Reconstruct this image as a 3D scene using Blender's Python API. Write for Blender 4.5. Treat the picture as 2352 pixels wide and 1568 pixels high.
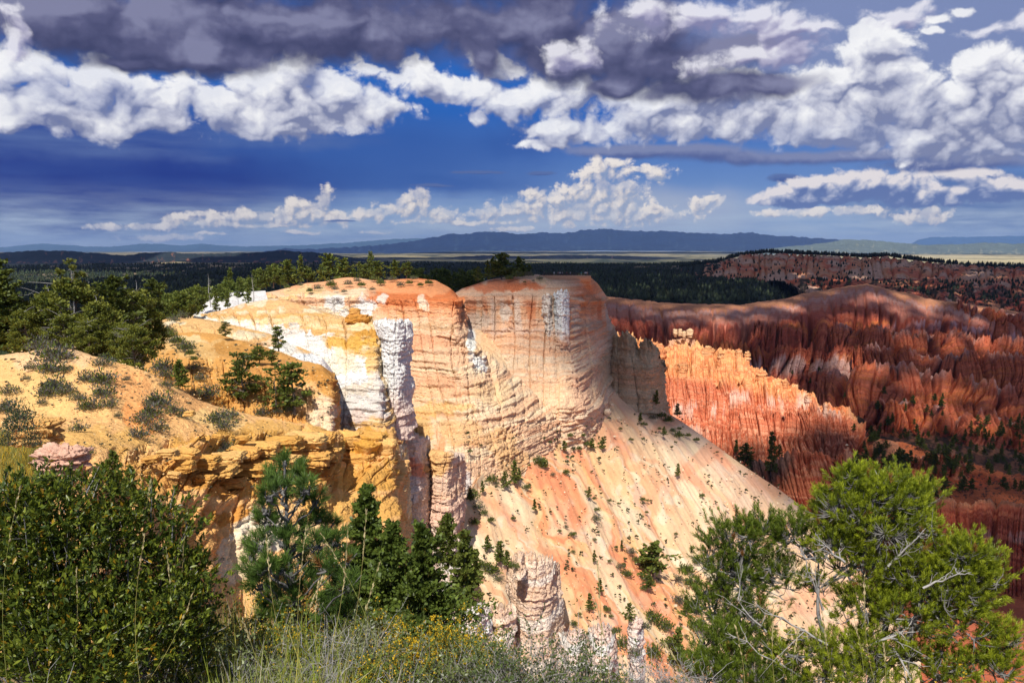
import bpy, math, random
import numpy as np
from mathutils import Vector, Matrix
for _o in list(bpy.data.objects): bpy.data.objects.remove(_o, do_unlink=True)
SC = bpy.context.scene
COL = SC.collection
# ------------------------------------------------------------------ camera
# measurements were taken on a 2352 x 1568 view of the photograph: P(X, Y, d) is the world
# point seen there at forward distance d (metres)
FPX = 1829.0
HOR = 566.0
PITCH = math.atan((784.0 - HOR) / FPX)
EYE = 0.0
CP, SP = math.cos(PITCH), math.sin(PITCH)
cam_data = bpy.data.cameras.new("camera"); cam = bpy.data.objects.new("camera", cam_data); COL.objects.link(cam)
cam_data.sensor_width = 36.0; cam_data.lens = 36.0 * FPX / 2352.0
cam_data.clip_start = 0.1; cam_data.clip_end = 200000.0
cam.location = (0, 0, EYE); cam.rotation_euler = (math.pi / 2 - PITCH, 0, 0)
SC.camera = cam

def P(X, Y, d):
    X = np.asarray(X, float); Y = np.asarray(Y, float); d = np.asarray(d, float)
    a = (X - 1176.0) / FPX; b = (784.0 - Y) / FPX
    y = CP + b * SP; z = -SP + b * CP
    return np.stack(np.broadcast_arrays(a / y * d, d, z / y * d), -1)

# ------------------------------------------------------------------ sun and sky
TO_SUN = Vector((-0.13, -0.60, 0.79)).normalized()
SUN_EL = math.asin(TO_SUN.z); SUN_AZ = math.atan2(TO_SUN.x, TO_SUN.y)
sd = bpy.data.lights.new("sun", 'SUN'); sd.energy = 4.95; sd.angle = math.radians(0.5); sd.color = (1.0, 0.95, 0.87)
so = bpy.data.objects.new("sun", sd); COL.objects.link(so)
so.rotation_euler = TO_SUN.to_track_quat('Z', 'Y').to_euler()
vs = SC.view_settings
SC.display_settings.display_device = 'sRGB'
vs.view_transform = 'Standard'; vs.look = 'None'; vs.exposure = 0.0; vs.gamma = 1.0; vs.use_curve_mapping = False
SC.cycles.use_denoising = True
SC.cycles.max_bounces = 5; SC.cycles.diffuse_bounces = 2; SC.cycles.glossy_bounces = 1
SC.cycles.transmission_bounces = 2; SC.cycles.transparent_max_bounces = 4; SC.cycles.volume_bounces = 0
SC.cycles.caustics_reflective = False; SC.cycles.caustics_refractive = False

def srgb(r, g, b):
    f = lambda c: (c / 255.0) / 12.92 if c / 255.0 <= 0.04045 else ((c / 255.0 + 0.055) / 1.055) ** 2.4
    return (f(r), f(g), f(b))

class NT:
    """small helper to write node trees as code"""
    def __init__(s, tree): s.t = tree; s.n = tree.nodes; s.l = tree.links
    def put(s, sock, v):
        if isinstance(v, bpy.types.NodeSocket): s.l.new(v, sock)
        elif v is not None:
            if sock.type == 'RGBA' and len(v) == 3: v = (*v, 1)
            sock.default_value = v
    def m(s, op, a, b=None, c=None, clamp=False):
        n = s.n.new('ShaderNodeMath'); n.operation = op; n.use_clamp = clamp
        s.put(n.inputs[0], a); s.put(n.inputs[1], b); s.put(n.inputs[2], c); return n.outputs[0]
    def v(s, op, a, b=None, c=None):
        n = s.n.new('ShaderNodeVectorMath'); n.operation = op
        s.put(n.inputs[0], a); s.put(n.inputs[1], b)
        if c is not None: s.put(n.inputs[2], c)
        return n.outputs[1] if op in ('LENGTH', 'DOT_PRODUCT', 'DISTANCE') else n.outputs[0]
    def noise(s, vec, scale, detail=4, rough=0.5, lac=2.0, dist=0.0, dim='3D', color=False):
        n = s.n.new('ShaderNodeTexNoise'); n.noise_dimensions = dim
        s.put(n.inputs['Vector'], vec); n.inputs['Scale'].default_value = scale
        n.inputs['Detail'].default_value = detail; n.inputs['Roughness'].default_value = rough
        n.inputs['Lacunarity'].default_value = lac; n.inputs['Distortion'].default_value = dist
        return n.outputs['Color'] if color else n.outputs[0]
    def voro(s, vec, scale, detail=0, rough=0.5, feature='F1', rand=1.0, dim='3D'):
        n = s.n.new('ShaderNodeTexVoronoi'); n.feature = feature; n.voronoi_dimensions = dim
        s.put(n.inputs['Vector'], vec); n.inputs['Scale'].default_value = scale
        if 'Detail' in n.inputs: n.inputs['Detail'].default_value = detail; n.inputs['Roughness'].default_value = rough
        n.inputs['Randomness'].default_value = rand
        return n.outputs['Distance']
    def rng(s, x, a, b, c=0.0, d=1.0, kind='LINEAR'):
        n = s.n.new('ShaderNodeMapRange'); n.interpolation_type = kind
        s.put(n.inputs[0], x)
        for i, q in enumerate((a, b, c, d)): s.put(n.inputs[i + 1], q)
        return n.outputs[0]
    def mix(s, f, a, b, mode='MIX'):
        n = s.n.new('ShaderNodeMix'); n.data_type = 'RGBA'; n.blend_type = mode; n.clamp_factor = True
        s.put(n.inputs[0], f); s.put(n.inputs[6], a); s.put(n.inputs[7], b); return n.outputs[2]
    def xyz(s, x, y, z):
        n = s.n.new('ShaderNodeCombineXYZ'); s.put(n.inputs[0], x); s.put(n.inputs[1], y); s.put(n.inputs[2], z); return n.outputs[0]
    def sep(s, v):
        n = s.n.new('ShaderNodeSeparateXYZ'); s.put(n.inputs[0], v); return n.outputs
    def group(s, g, *ins):
        n = s.n.new('ShaderNodeGroup'); n.node_tree = g
        for i, q in enumerate(ins): s.put(n.inputs[i], q)
        return n.outputs

# ------------------------------------------------------------------ numpy noise
_rs = np.random.RandomState(7)
_PERM = np.concatenate([_rs.permutation(256)] * 3).astype(np.int32)
_G3 = _rs.normal(size=(256, 3)).astype(np.float32); _G3 /= np.linalg.norm(_G3, axis=1)[:, None]
_A2 = _rs.rand(256) * 2 * np.pi
_G2 = np.stack([np.cos(_A2), np.sin(_A2)], 1).astype(np.float32)
_R1 = _rs.rand(256, 3).astype(np.float32)

def pn2(x, y, seed=0):
    x = np.asarray(x, np.float32) + np.float32(seed * 17.31); y = np.asarray(y, np.float32) + np.float32(seed * 9.77)
    x, y = np.broadcast_arrays(x, y)
    xi = np.floor(x); yi = np.floor(y); xf = x - xi; yf = y - yi
    xi = xi.astype(np.int32) & 255; yi = yi.astype(np.int32) & 255
    u = xf * xf * xf * (xf * (xf * 6 - 15) + 10); v = yf * yf * yf * (yf * (yf * 6 - 15) + 10)
    pa = _PERM[xi]; pb = _PERM[xi + 1]
    def g(p, dy, fx, fy):
        k = _PERM[p + yi + dy]; return _G2[k, 0] * fx + _G2[k, 1] * fy
    n00 = g(pa, 0, xf, yf); n10 = g(pb, 0, xf - 1, yf); n01 = g(pa, 1, xf, yf - 1); n11 = g(pb, 1, xf - 1, yf - 1)
    a = n00 + u * (n10 - n00); b = n01 + u * (n11 - n01)
    return (a + v * (b - a)) * 1.5

def pn3(x, y, z, seed=0):
    x = np.asarray(x, np.float32) + np.float32(seed * 17.31); y = np.asarray(y, np.float32) + np.float32(seed * 9.77); z = np.asarray(z, np.float32)
    x, y, z = np.broadcast_arrays(x, y, z)
    xi = np.floor(x); yi = np.floor(y); zi = np.floor(z); xf = x - xi; yf = y - yi; zf = z - zi
    xi = xi.astype(np.int32) & 255; yi = yi.astype(np.int32) & 255; zi = zi.astype(np.int32) & 255
    u = xf * xf * (3 - 2 * xf); v = yf * yf * (3 - 2 * yf); w = zf * zf * (3 - 2 * zf)
    out = 0
    for dx in (0, 1):
        px = _PERM[xi + dx]; wx = u if dx else 1 - u
        for dy in (0, 1):
            py = _PERM[px + yi + dy]; wy = v if dy else 1 - v
            for dz in (0, 1):
                k = _PERM[py + zi + dz]; wz = w if dz else 1 - w
                out = out + wx * wy * wz * (_G3[k, 0] * (xf - dx) + _G3[k, 1] * (yf - dy) + _G3[k, 2] * (zf - dz))
    return out * 1.5

def fbm2(x, y, o=4, r=0.5, seed=0, kind=0):
    s = 0.0; a = 1.0; t = 0.0
    for i in range(o):
        n = pn2(x * 2.03 ** i, y * 2.03 ** i, seed + i * 3.1)
        if kind == 1: n = np.abs(n) * 2 - 0.45      # billow: round lumps, sharp creases
        if kind == 2: n = 0.55 - np.abs(n) * 2      # ridged
        s = s + a * n; t += a; a *= r
    return s / t
def fbm3(x, y, z, o=4, r=0.5, seed=0, kind=0):
    s = 0.0; a = 1.0; t = 0.0
    for i in range(o):
        f = 2.03 ** i
        n = pn3(x * f, y * f, z * f, seed + i * 3.1)
        if kind == 1: n = np.abs(n) * 2 - 0.45
        if kind == 2: n = 0.55 - np.abs(n) * 2
        s = s + a * n; t += a; a *= r
    return s / t
def cell2(x, y, seed=0, jit=0.9):
    """Worley noise: nearest distance, second distance, random value of the cell"""
    x = np.asarray(x, np.float32) + seed * 7.7; y = np.asarray(y, np.float32) + seed * 3.3
    x, y = np.broadcast_arrays(x, y)
    xi = np.floor(x).astype(np.int32); yi = np.floor(y).astype(np.int32)
    f1 = np.full(x.shape, 9., np.float32); f2 = f1.copy(); idv = np.zeros(x.shape, np.float32)
    for dx in (-1, 0, 1):
        for dy in (-1, 0, 1):
            k = _PERM[_PERM[(xi + dx) & 255] + ((yi + dy) & 255)]
            cx = xi + dx + 0.5 + (_R1[k, 0] - .5) * jit; cy = yi + dy + 0.5 + (_R1[k, 1] - .5) * jit
            d = np.hypot(x - cx, y - cy)
            nb = d < f1
            f2 = np.where(nb, f1, np.minimum(f2, d)); idv = np.where(nb, _R1[k, 2], idv); f1 = np.where(nb, d, f1)
    return f1, f2, idv
def sstep(a, b, x):
    t = np.clip((x - a) / (b - a), 0, 1); return t * t * (3 - 2 * t)
def srgbv(r, g, b): return np.array(srgb(r, g, b), np.float32)
# ------------------------------------------------------------------ sky field (clouds over the Nishita sky)
def sky_uv(X, Y):
    p = P(X, Y, 1.0)
    return (math.atan2(p[0], p[1]) * FPX, p[2] / math.hypot(p[0], p[1]) * FPX)
SKY_A, SKY_B0, SKY_B1, SKY_STEP = 1140.0, -12.0, 640.0, 1.3

def sky_field():
    na = int(2 * SKY_A / SKY_STEP); nb = int((SKY_B1 - SKY_B0) / SKY_STEP)
    A, B = np.meshgrid(np.linspace(-SKY_A, SKY_A, na, dtype=np.float32), np.linspace(SKY_B0, SKY_B1, nb, dtype=np.float32))
    C = srgbv
    up = int(1)
    W1 = fbm2(A / 150, B / 110, 4, .55, 11); W2 = fbm2(A / 150, B / 110, 4, .55, 23)
    def blobs(bl, wx, wy, sm=6.0):
        s = np.zeros_like(A)
        Aw = A + W1 * wx; Bw = B + W2 * wy
        acc = None
        for b in bl:
            X, Y, rx, ry = b[:4]
            a, bb = sky_uv(X, Y)
            e = 1 - np.sqrt(((Aw - a) / rx) ** 2 + ((Bw - bb) / ry) ** 2)
            np.maximum(e, -1.5, out=e)
            ex = np.exp(e * sm); acc = ex if acc is None else acc + ex
        return np.minimum(np.log(acc + 1e-9) / sm, 0.75)
    T = np.clip((B + 5) / 300, 0, 1)[..., None]
    col = C(166, 192, 216) * (1 - T ** .55) + C(44, 104, 190) * T ** .55
    def lay(col, m, c):
        m = np.clip(m, 0, 1)[..., None]; return col * (1 - m) + np.asarray(c, np.float32) * m
    def veil(col, bl, c, op, wx=60, wy=30, s0=-.0, s1=.7):
        return lay(col, sstep(s0, s1, blobs(bl, wx, wy)) * op, c)
    streak = fbm2(A / 260, B / 26, 5, .55, 41)
    col = veil(col, [(300, 555, 1500, 50)], C(108, 140, 186), .6)
    col = veil(col, [(640, 350, 900, 140), (900, 420, 420, 36), (1200, 330, 160, 60)], C(52, 92, 168), .85)
    col = lay(col, sstep(-.1, .6, blobs([(20, 400, 700, 150), (200, 470, 420, 90)], 60, 40)) * (0.92 + .2 * streak), C(36, 58, 140))
    col = lay(col, sstep(0, .8, blobs([(200, 330, 420, 50), (640, 315, 260, 30)], 80, 30)) * (.55 + .9 * streak), C(92, 116, 172))
    col = veil(col, [(2320, 480, 330, 90), (2200, 460, 300, 60)], C(66, 98, 162), .85)
    col = veil(col, [(1500, 490, 330, 80), (1350, 520, 500, 40)], C(176, 184, 206), .75, 40, 20)
    col = veil(col, [(2200, 90, 640, 240), (1900, 60, 500, 160)], C(136, 148, 186), .85)
    def shift(a, dy, dx):
        """a sampled dy rows up and dx columns along, edges held"""
        h, w = a.shape
        iy = np.clip(np.arange(h) + int(round(dy)), 0, h - 1); ix = np.clip(np.arange(w) + int(round(dx)), 0, w - 1)
        return a[iy][:, ix]
    def layer(col, bl, sc, amps, wx, wy, lit, mid, dark, edge, occ_len, occ_k, rel, seed, fade=0.0, opac=1.0, tops=0.0, sq=1.15, rough=.56):
        """one deck: union of lumps, cauliflower displacement, light from the upper left"""
        x, y = A / sc, B / sc * sq
        n1 = fbm2(x + W1 * .35, y + W2 * .35, 7, rough, seed, 1)
        n1s = fbm2(x + W1 * .35, y + W2 * .35, 3, .42, seed, 1)
        n2 = fbm2(x * .6, y * .6, 8, .62, seed + 2)
        Bl = blobs(bl, wx, wy)
        D = Bl + amps[0] * n1 + amps[1] * n2
        S = Bl * .8 + amps[0] * n1s + amps[1] * .8 * fbm2(x * .6, y * .6, 3, .5, seed + 2)
        fine = fbm2(x * 3.1, y * 3.1, 5, .66, seed + 8, 1)
        cov = sstep(0, edge, D) * sstep(-6, 14, B)
        if fade: cov = cov * np.clip(1 - fade * sstep(.2, -.2, n2), 0, 1)
        # self shadow: how much cloud lies between this point and the light
        occ = np.zeros_like(D); steps = 7
        Dp = np.clip(D, 0, .6)
        for k in range(1, steps + 1):
            L = occ_len * k / steps / SKY_STEP
            dy = int(round(L)); dx = int(round(-L * .45))
            occ += shift(Dp, dy, dx)
        occ /= steps
        e = max(1, int(round(sc * .05 / SKY_STEP)))
        rl = S - shift(S, e, -e * .6)
        e2 = max(2, int(round(sc * .2 / SKY_STEP)))
        rl2 = S - shift(S, e2, -e2 * .6)
        sh = .98 - occ_k * occ + rel * .8 * rl + rel * .75 * rl2 + tops * n1s + .24 * fine
        sh = np.clip(sh, 0, 1)[..., None]
        c = np.where(sh < .5, dark + (mid - dark) * (sh / .5), mid + (lit - mid) * ((sh - .5) / .5))
        m = (cov * opac)[..., None]
        return col * (1 - m) + c * m
    hz = fbm2(A / 120, B / 14, 5, .55, 61)
    col = lay(col, (sstep(140, 10, B) * (.6 + .9 * hz)), C(186, 202, 220))
    # far row, creamy
    low = [(330, 520, 44, 10), (395, 508, 32, 18), (240, 522, 44, 8), (370, 548, 80, 9), (480, 492, 30, 12), (500, 512, 70, 14), (560, 500, 70, 20), (640, 503, 80, 18), (730, 500, 90, 20), (745, 460, 26, 26), (712, 478, 40, 24), (690, 488, 60, 20),
           (862, 490, 40, 18), (935, 470, 40, 28), (965, 450, 34, 22), (1010, 492, 60, 18), (898, 480, 40, 16), (1120, 490, 60, 18), (1190, 480, 60, 28), (1225, 450, 44, 24), (1290, 460, 56, 36), (1385, 405, 52, 46), (1420, 440, 70, 50), (1340, 450, 60, 36), (1350, 480, 120, 36), (1515, 398, 44, 26), (1480, 385, 60, 12),
           (1440, 500, 130, 22), (1605, 470, 26, 24), (1640, 460, 22, 20), (1500, 484, 70, 14), (1060, 510, 170, 6), (700, 534, 50, 5), (860, 534, 40, 5), (590, 518, 120, 6), (1180, 524, 60, 7), (470, 540, 40, 4),
           (1780, 492, 60, 9), (1850, 486, 70, 10), (1960, 486, 70, 12), (2110, 500, 60, 16), (2130, 488, 40, 12)]
    col = layer(col, low, 36.0, (.75, .85), 14, 10, C(252, 242, 232), C(222, 214, 212), C(160, 172, 198), .5, 30, 1.1, 1.2, 3, fade=.5, tops=.35, opac=.95)
    scud = [(1240, 398, 40, 6), (1100, 396, 70, 5), (990, 427, 60, 5), (1800, 410, 40, 12), (780, 508, 40, 3)]
    col = layer(col, scud, 30.0, (.2, .4), 6, 4, C(90, 112, 168), C(70, 94, 156), C(56, 80, 146), .5, 10, .8, .6, 13)
    row2 = [(1790, 452, 60, 20), (1880, 425, 70, 28), (1970, 410, 90, 22), (2030, 430, 120, 26), (2130, 450, 100, 22), (2200, 400, 70, 20), (2250, 440, 90, 20), (2330, 440, 90, 20), (1900, 455, 160, 16)]
    col = layer(col, row2, 60.0, (.6, .8), 20, 14, C(240, 232, 232), C(164, 172, 202), C(96, 116, 170), .4, 42, 1.9, 1.3, 9, tops=.3)
    # dark flat bases
    bases = [(1480, 345, 200, 16), (1620, 350, 120, 22), (1950, 360, 280, 18), (2200, 376, 220, 20), (1700, 360, 80, 20)]
    col = layer(col, bases, 120.0, (.25, .35), 30, 8, C(128, 138, 178), C(92, 106, 158), C(64, 84, 146), .6, 20, .9, .5, 1)
    band = [(90, 180, 110, 50), (50, 235, 60, 50), (40, 285, 100, 18), (170, 200, 120, 56), (250, 215, 120, 56), (170, 258, 150, 42), (340, 275, 76, 34), (340, 240, 90, 40), (480, 240, 120, 56), (600, 200, 110, 60), (700, 160, 70, 46), (760, 190, 100, 46), (780, 230, 150, 56), (880, 235, 66, 42), (560, 150, 40, 20), (660, 300, 36, 18), (530, 285, 110, 28), (620, 265, 220, 40),
            (900, 175, 70, 22), (990, 190, 60, 30), (1040, 205, 50, 26), (1120, 200, 40, 34), (1170, 240, 90, 40), (1100, 265, 44, 18), (850, 160, 40, 14),
            (1250, 220, 60, 50), (1290, 180, 40, 40), (1270, 300, 110, 30), (1250, 335, 70, 14), (1400, 290, 130, 40), (1500, 250, 110, 56), (1600, 200, 60, 56), (1560, 290, 180, 44), (1720, 270, 160, 44), (1850, 260, 150, 60), (1960, 310, 190, 54), (2060, 240, 190, 50), (2200, 290, 190, 80), (2330, 250, 90, 90), (2300, 350, 110, 26),
            (1940, 180, 90, 44), (2000, 120, 80, 46), (2060, 170, 50, 44), (1990, 75, 40, 26), (2250, 140, 66, 36), (2175, 40, 34, 14), (2150, 70, 26, 12), (2220, 15, 34, 12)]
    band += [(1130, 150, 60, 40), (1330, 200, 70, 60), (1420, 230, 90, 50), (1680, 210, 90, 40), (1780, 220, 80, 40), (950, 160, 50, 30)]
    col = layer(col, band, 105.0, (.72, .85), 44, 34, C(252, 252, 254), C(206, 208, 224), C(128, 136, 172), .42, 74, 1.25, .75, 5, fade=.15, tops=.50)
    deck = [(200, 50, 300, 90), (420, 120, 240, 60), (600, 60, 320, 90), (860, 70, 320, 80), (1100, 60, 330, 110), (1300, 120, 200, 90), (1440, 80, 200, 100), (310, 150, 110, 24), (1120, 140, 60, 46), (1550, 150, 160, 56), (1720, 200, 200, 30), (1620, 200, 160, 46), (900, -90, 1500, 130), (1420, 200, 90, 30), (1300, 150, 120, 50), (1700, 110, 120, 50)]
    col = layer(col, deck, 240.0, (.34, .40), 60, 30, C(132, 134, 166), C(92, 94, 130), C(66, 70, 106), .55, 60, .95, 1.3, 7, tops=.45, rough=.5)
    hi = [(1640, 20, 190, 36), (1560, 60, 130, 30), (1500, 25, 90, 30), (1760, 130, 110, 30), (1840, 70, 90, 20), (1300, 130, 50, 40), (1620, 150, 60, 24), (2100, 30, 80, 16), (2330, 60, 60, 20), (10, 100, 50, 50), (30, 50, 40, 40),  (1760, 50, 120, 26)]
    col = layer(col, hi, 120.0, (.9, 1.5), 90, 50, C(244, 242, 250), C(196, 192, 216), C(140, 138, 176), .8, 40, 1.1, .9, 2, opac=.85)
    return col.astype(np.float32)
# ------------------------------------------------------------------ world (uses the sky field)
def build_world():
    w = bpy.data.worlds.new("World"); SC.world = w; w.use_nodes = True
    t = NT(w.node_tree); t.n.clear()
    out = t.n.new('ShaderNodeOutputWorld'); bg = t.n.new('ShaderNodeBackground')
    t.l.new(bg.outputs[0], out.inputs[0])
    sky = t.n.new('ShaderNodeTexSky'); sky.sky_type = 'NISHITA'; sky.sun_disc = False
    sky.sun_elevation = SUN_EL; sky.sun_rotation = SUN_AZ % (2 * math.pi); sky.altitude = 2500; sky.dust_density = 0.3; sky.ozone_density = 3.0
    STR = 0.12
    f = sky_field()
    h, wd = f.shape[:2]
    im = bpy.data.images.new('sky_clouds', wd, h, float_buffer=True, is_data=True)
    im.pixels.foreach_set(np.concatenate([f, np.ones((h, wd, 1), np.float32)], -1).ravel()); im.update()
    tc = t.n.new('ShaderNodeTexCoord'); d = t.v('NORMALIZE', tc.outputs['Generated'])
    x, y, z = t.sep(d)[:3]
    az = t.m('MULTIPLY', t.m('ARCTAN2', x, y), FPX)
    hy = t.m('SQRT', t.m('ADD', t.m('MULTIPLY', x, x), t.m('MULTIPLY', y, y)))
    el = t.m('MULTIPLY', t.m('DIVIDE', z, t.m('MAXIMUM', hy, 0.05)), FPX)
    u = t.m('MULTIPLY_ADD', az, 1 / (2 * SKY_A), .5); v = t.m('MULTIPLY_ADD', el, 1 / (SKY_B1 - SKY_B0), -SKY_B0 / (SKY_B1 - SKY_B0))
    ti = t.n.new('ShaderNodeTexImage'); ti.image = im; ti.extension = 'EXTEND'; ti.interpolation = 'Linear'
    t.put(ti.inputs[0], t.xyz(u, v, 0.0))
    # all round and overhead: the same Nishita sky with broken cloud
    base = t.mix(1.0, sky.outputs[0], (0.42, 0.58, 0.95), 'MULTIPLY')
    n = t.noise(d, 2.2, 3, .55)
    rest = t.mix(t.rng(n, .42, .62), base, tuple(c / STR for c in srgb(160, 164, 182)))
    ins = t.m('MULTIPLY', t.rng(t.m('ABSOLUTE', az), SKY_A * .93, SKY_A * 1.0, 1, 0), t.rng(el, SKY_B1 * .9, SKY_B1 * .99, 1, 0))
    clouds = t.v('SCALE', ti.outputs[0]); clouds.node.inputs[3].default_value = 1.0 / STR
    col = t.mix(ins, rest, clouds)
    col = t.mix(t.rng(z, -0.01, -0.004), tuple(c / STR for c in srgb(120, 112, 110)), col)
    t.l.new(col, bg.inputs[0]); bg.inputs[1].default_value = STR
    w.cycles.sampling_method = 'MANUAL'; w.cycles.sample_map_resolution = 512
build_world()

# ------------------------------------------------------------------ object helpers
def tag(o, label=None, cat=None, group=None, kind=None):
    if label: o['label'] = label
    if cat: o['category'] = cat
    if group: o['group'] = group
    if kind: o['kind'] = kind
    return o
def new_obj(name, me, parent=None, loc=None):
    o = bpy.data.objects.new(name, me); COL.objects.link(o)
    if parent is not None: o.parent = parent
    if loc is not None: o.location = loc
    return o
def mesh_np(name, V, F, mat=None, col=None, smooth=True, cols_per_face=None):
    """mesh from numpy arrays; F is (n,3) or (n,4)"""
    me = bpy.data.meshes.new(name)
    V = np.ascontiguousarray(V, np.float32); F = np.ascontiguousarray(F, np.int32)
    n, k = F.shape
    me.vertices.add(len(V)); me.vertices.foreach_set('co', V.ravel())
    me.loops.add(n * k); me.loops.foreach_set('vertex_index', F.ravel())
    me.polygons.add(n); me.polygons.foreach_set('loop_start', np.arange(0, n * k, k, dtype=np.int32))
    me.polygons.foreach_set('loop_total', np.full(n, k, np.int32))
    if smooth: me.polygons.foreach_set('use_smooth', np.ones(n, bool))
    if col is not None:
        a = me.color_attributes.new('Col', 'FLOAT_COLOR', 'POINT')
        c = np.ones((len(V), 4), np.float32); c[:, :3] = col; a.data.foreach_set('color', c.ravel())
    me.update(calc_edges=True)
    if mat: me.materials.append(mat)
    return me

MATS = {}
def principled(name):
    m = bpy.data.materials.new(name); m.use_nodes = True
    t = NT(m.node_tree); b = [n for n in t.n if n.type == 'BSDF_PRINCIPLED'][0]
    return m, t, b
def rock_mat(name, sc, bump, var=.28, fine=1.0, rough=.95):
    """weathered rock or earth: the mesh carries the mineral colour, nodes add grain and relief. sc = size of the grain in metres"""
    if name in MATS: return MATS[name]
    m, t, b = principled(name)
    pos = t.n.new('ShaderNodeNewGeometry').outputs['Position']
    at = t.n.new('ShaderNodeAttribute'); at.attribute_name = 'Col'
    n1 = t.noise(pos, 1.0 / sc, 6, .62)
    n2 = t.noise(t.v('MULTIPLY', pos, (1, 1, 3.2)), .22 / sc, 4, .55)
    k = t.m('ADD', t.rng(n1, .25, .75, 1 - var, 1 + var), t.rng(n2, .3, .7, -var * .5, var * .5))
    col = t.mix(1.0, at.outputs['Color'], t.xyz(k, k, t.m('MULTIPLY_ADD', k, .9, .08)), 'MULTIPLY')
    t.l.new(col, b.inputs['Base Color']); b.inputs['Roughness'].default_value = rough
    b.inputs['Specular IOR Level'].default_value = 0.12
    v1 = t.voro(t.v('MULTIPLY', pos, (1, 1, 1.5)), .55 / sc, 2, .6, 'F1')
    hgt = t.m('ADD', t.m('MULTIPLY', n1, 1.0), t.m('MULTIPLY', v1, .55 * fine))
    bp = t.n.new('ShaderNodeBump'); bp.inputs['Strength'].default_value = 1.0; bp.inputs['Distance'].default_value = bump
    t.l.new(hgt, bp.inputs['Height']); t.l.new(bp.outputs[0], b.inputs['Normal'])
    MATS[name] = m; return m
def plain_mat(name, col, rough=.8, var=.2, sc=.2, trans=0.0, spec=.2, attr=False, tcol=None):
    if name in MATS: return MATS[name]
    m, t, b = principled(name)
    if attr:
        at = t.n.new('ShaderNodeAttribute'); at.attribute_name = 'Col'; base = at.outputs['Color']
    else: base = col
    if var:
        pos = t.n.new('ShaderNodeNewGeometry').outputs['Position']
        k = t.rng(t.noise(pos, 1.0 / sc, 3, .6), .25, .75, 1 - var, 1 + var)
        base = t.mix(1.0, base, t.xyz(k, k, k), 'MULTIPLY')
    t.put(b.inputs['Base Color'], base); b.inputs['Roughness'].default_value = rough; b.inputs['Specular IOR Level'].default_value = spec
    if trans:
        tr = t.n.new('ShaderNodeBsdfTranslucent'); mx = t.n.new('ShaderNodeMixShader'); mx.inputs[0].default_value = trans
        if tcol is not None: t.put(tr.inputs[0], t.mix(1.0, base, tcol, 'MULTIPLY'))
        else: t.put(tr.inputs[0], base)
        o = [n for n in t.n if n.type == 'OUTPUT_MATERIAL'][0]
        t.l.new(b.outputs[0], mx.inputs[1]); t.l.new(tr.outputs[0], mx.inputs[2]); t.l.new(mx.outputs[0], o.inputs[0])
    MATS[name] = m; return m

def L(r, g, b, k=.95):
    """albedo of a surface that reads (r, g, b) in full sun"""
    return np.minimum(srgbv(r, g, b) * k, .86)

# ------------------------------------------------------------------ land forms
LAND = []      # (verts, faces) of everything solid, for standing plants on it
def curve(row, n, ends=None):
    r = np.array([[q[0], q[1], q[2]] for q in row], float)
    X = np.linspace(r[0, 0], r[-1, 0], n)
    if np.all(np.diff(r[:, 0]) > 0):
        Y = np.interp(X, r[:, 0], r[:, 1]); D = np.interp(X, r[:, 0], r[:, 2])
    else:
        s = np.concatenate([[0], np.cumsum(np.hypot(np.diff(r[:, 0]), np.diff(r[:, 1])) + 1e-6)]); s /= s[-1]
        q = np.linspace(0, 1, n); X = np.interp(q, s, r[:, 0]); Y = np.interp(q, s, r[:, 1]); D = np.interp(q, s, r[:, 2])
    k = max(1, n // 60)
    if k > 1:
        ker = np.ones(k) / k
        pad = lambda a: np.convolve(np.concatenate([np.full(k, a[0]), a, np.full(k, a[-1])]), ker, 'same')[k:-k]
        e0, e1 = (Y[0], D[0]), (Y[-1], D[-1])
        Y = pad(Y); D = pad(D)
    return X, Y, D

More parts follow.
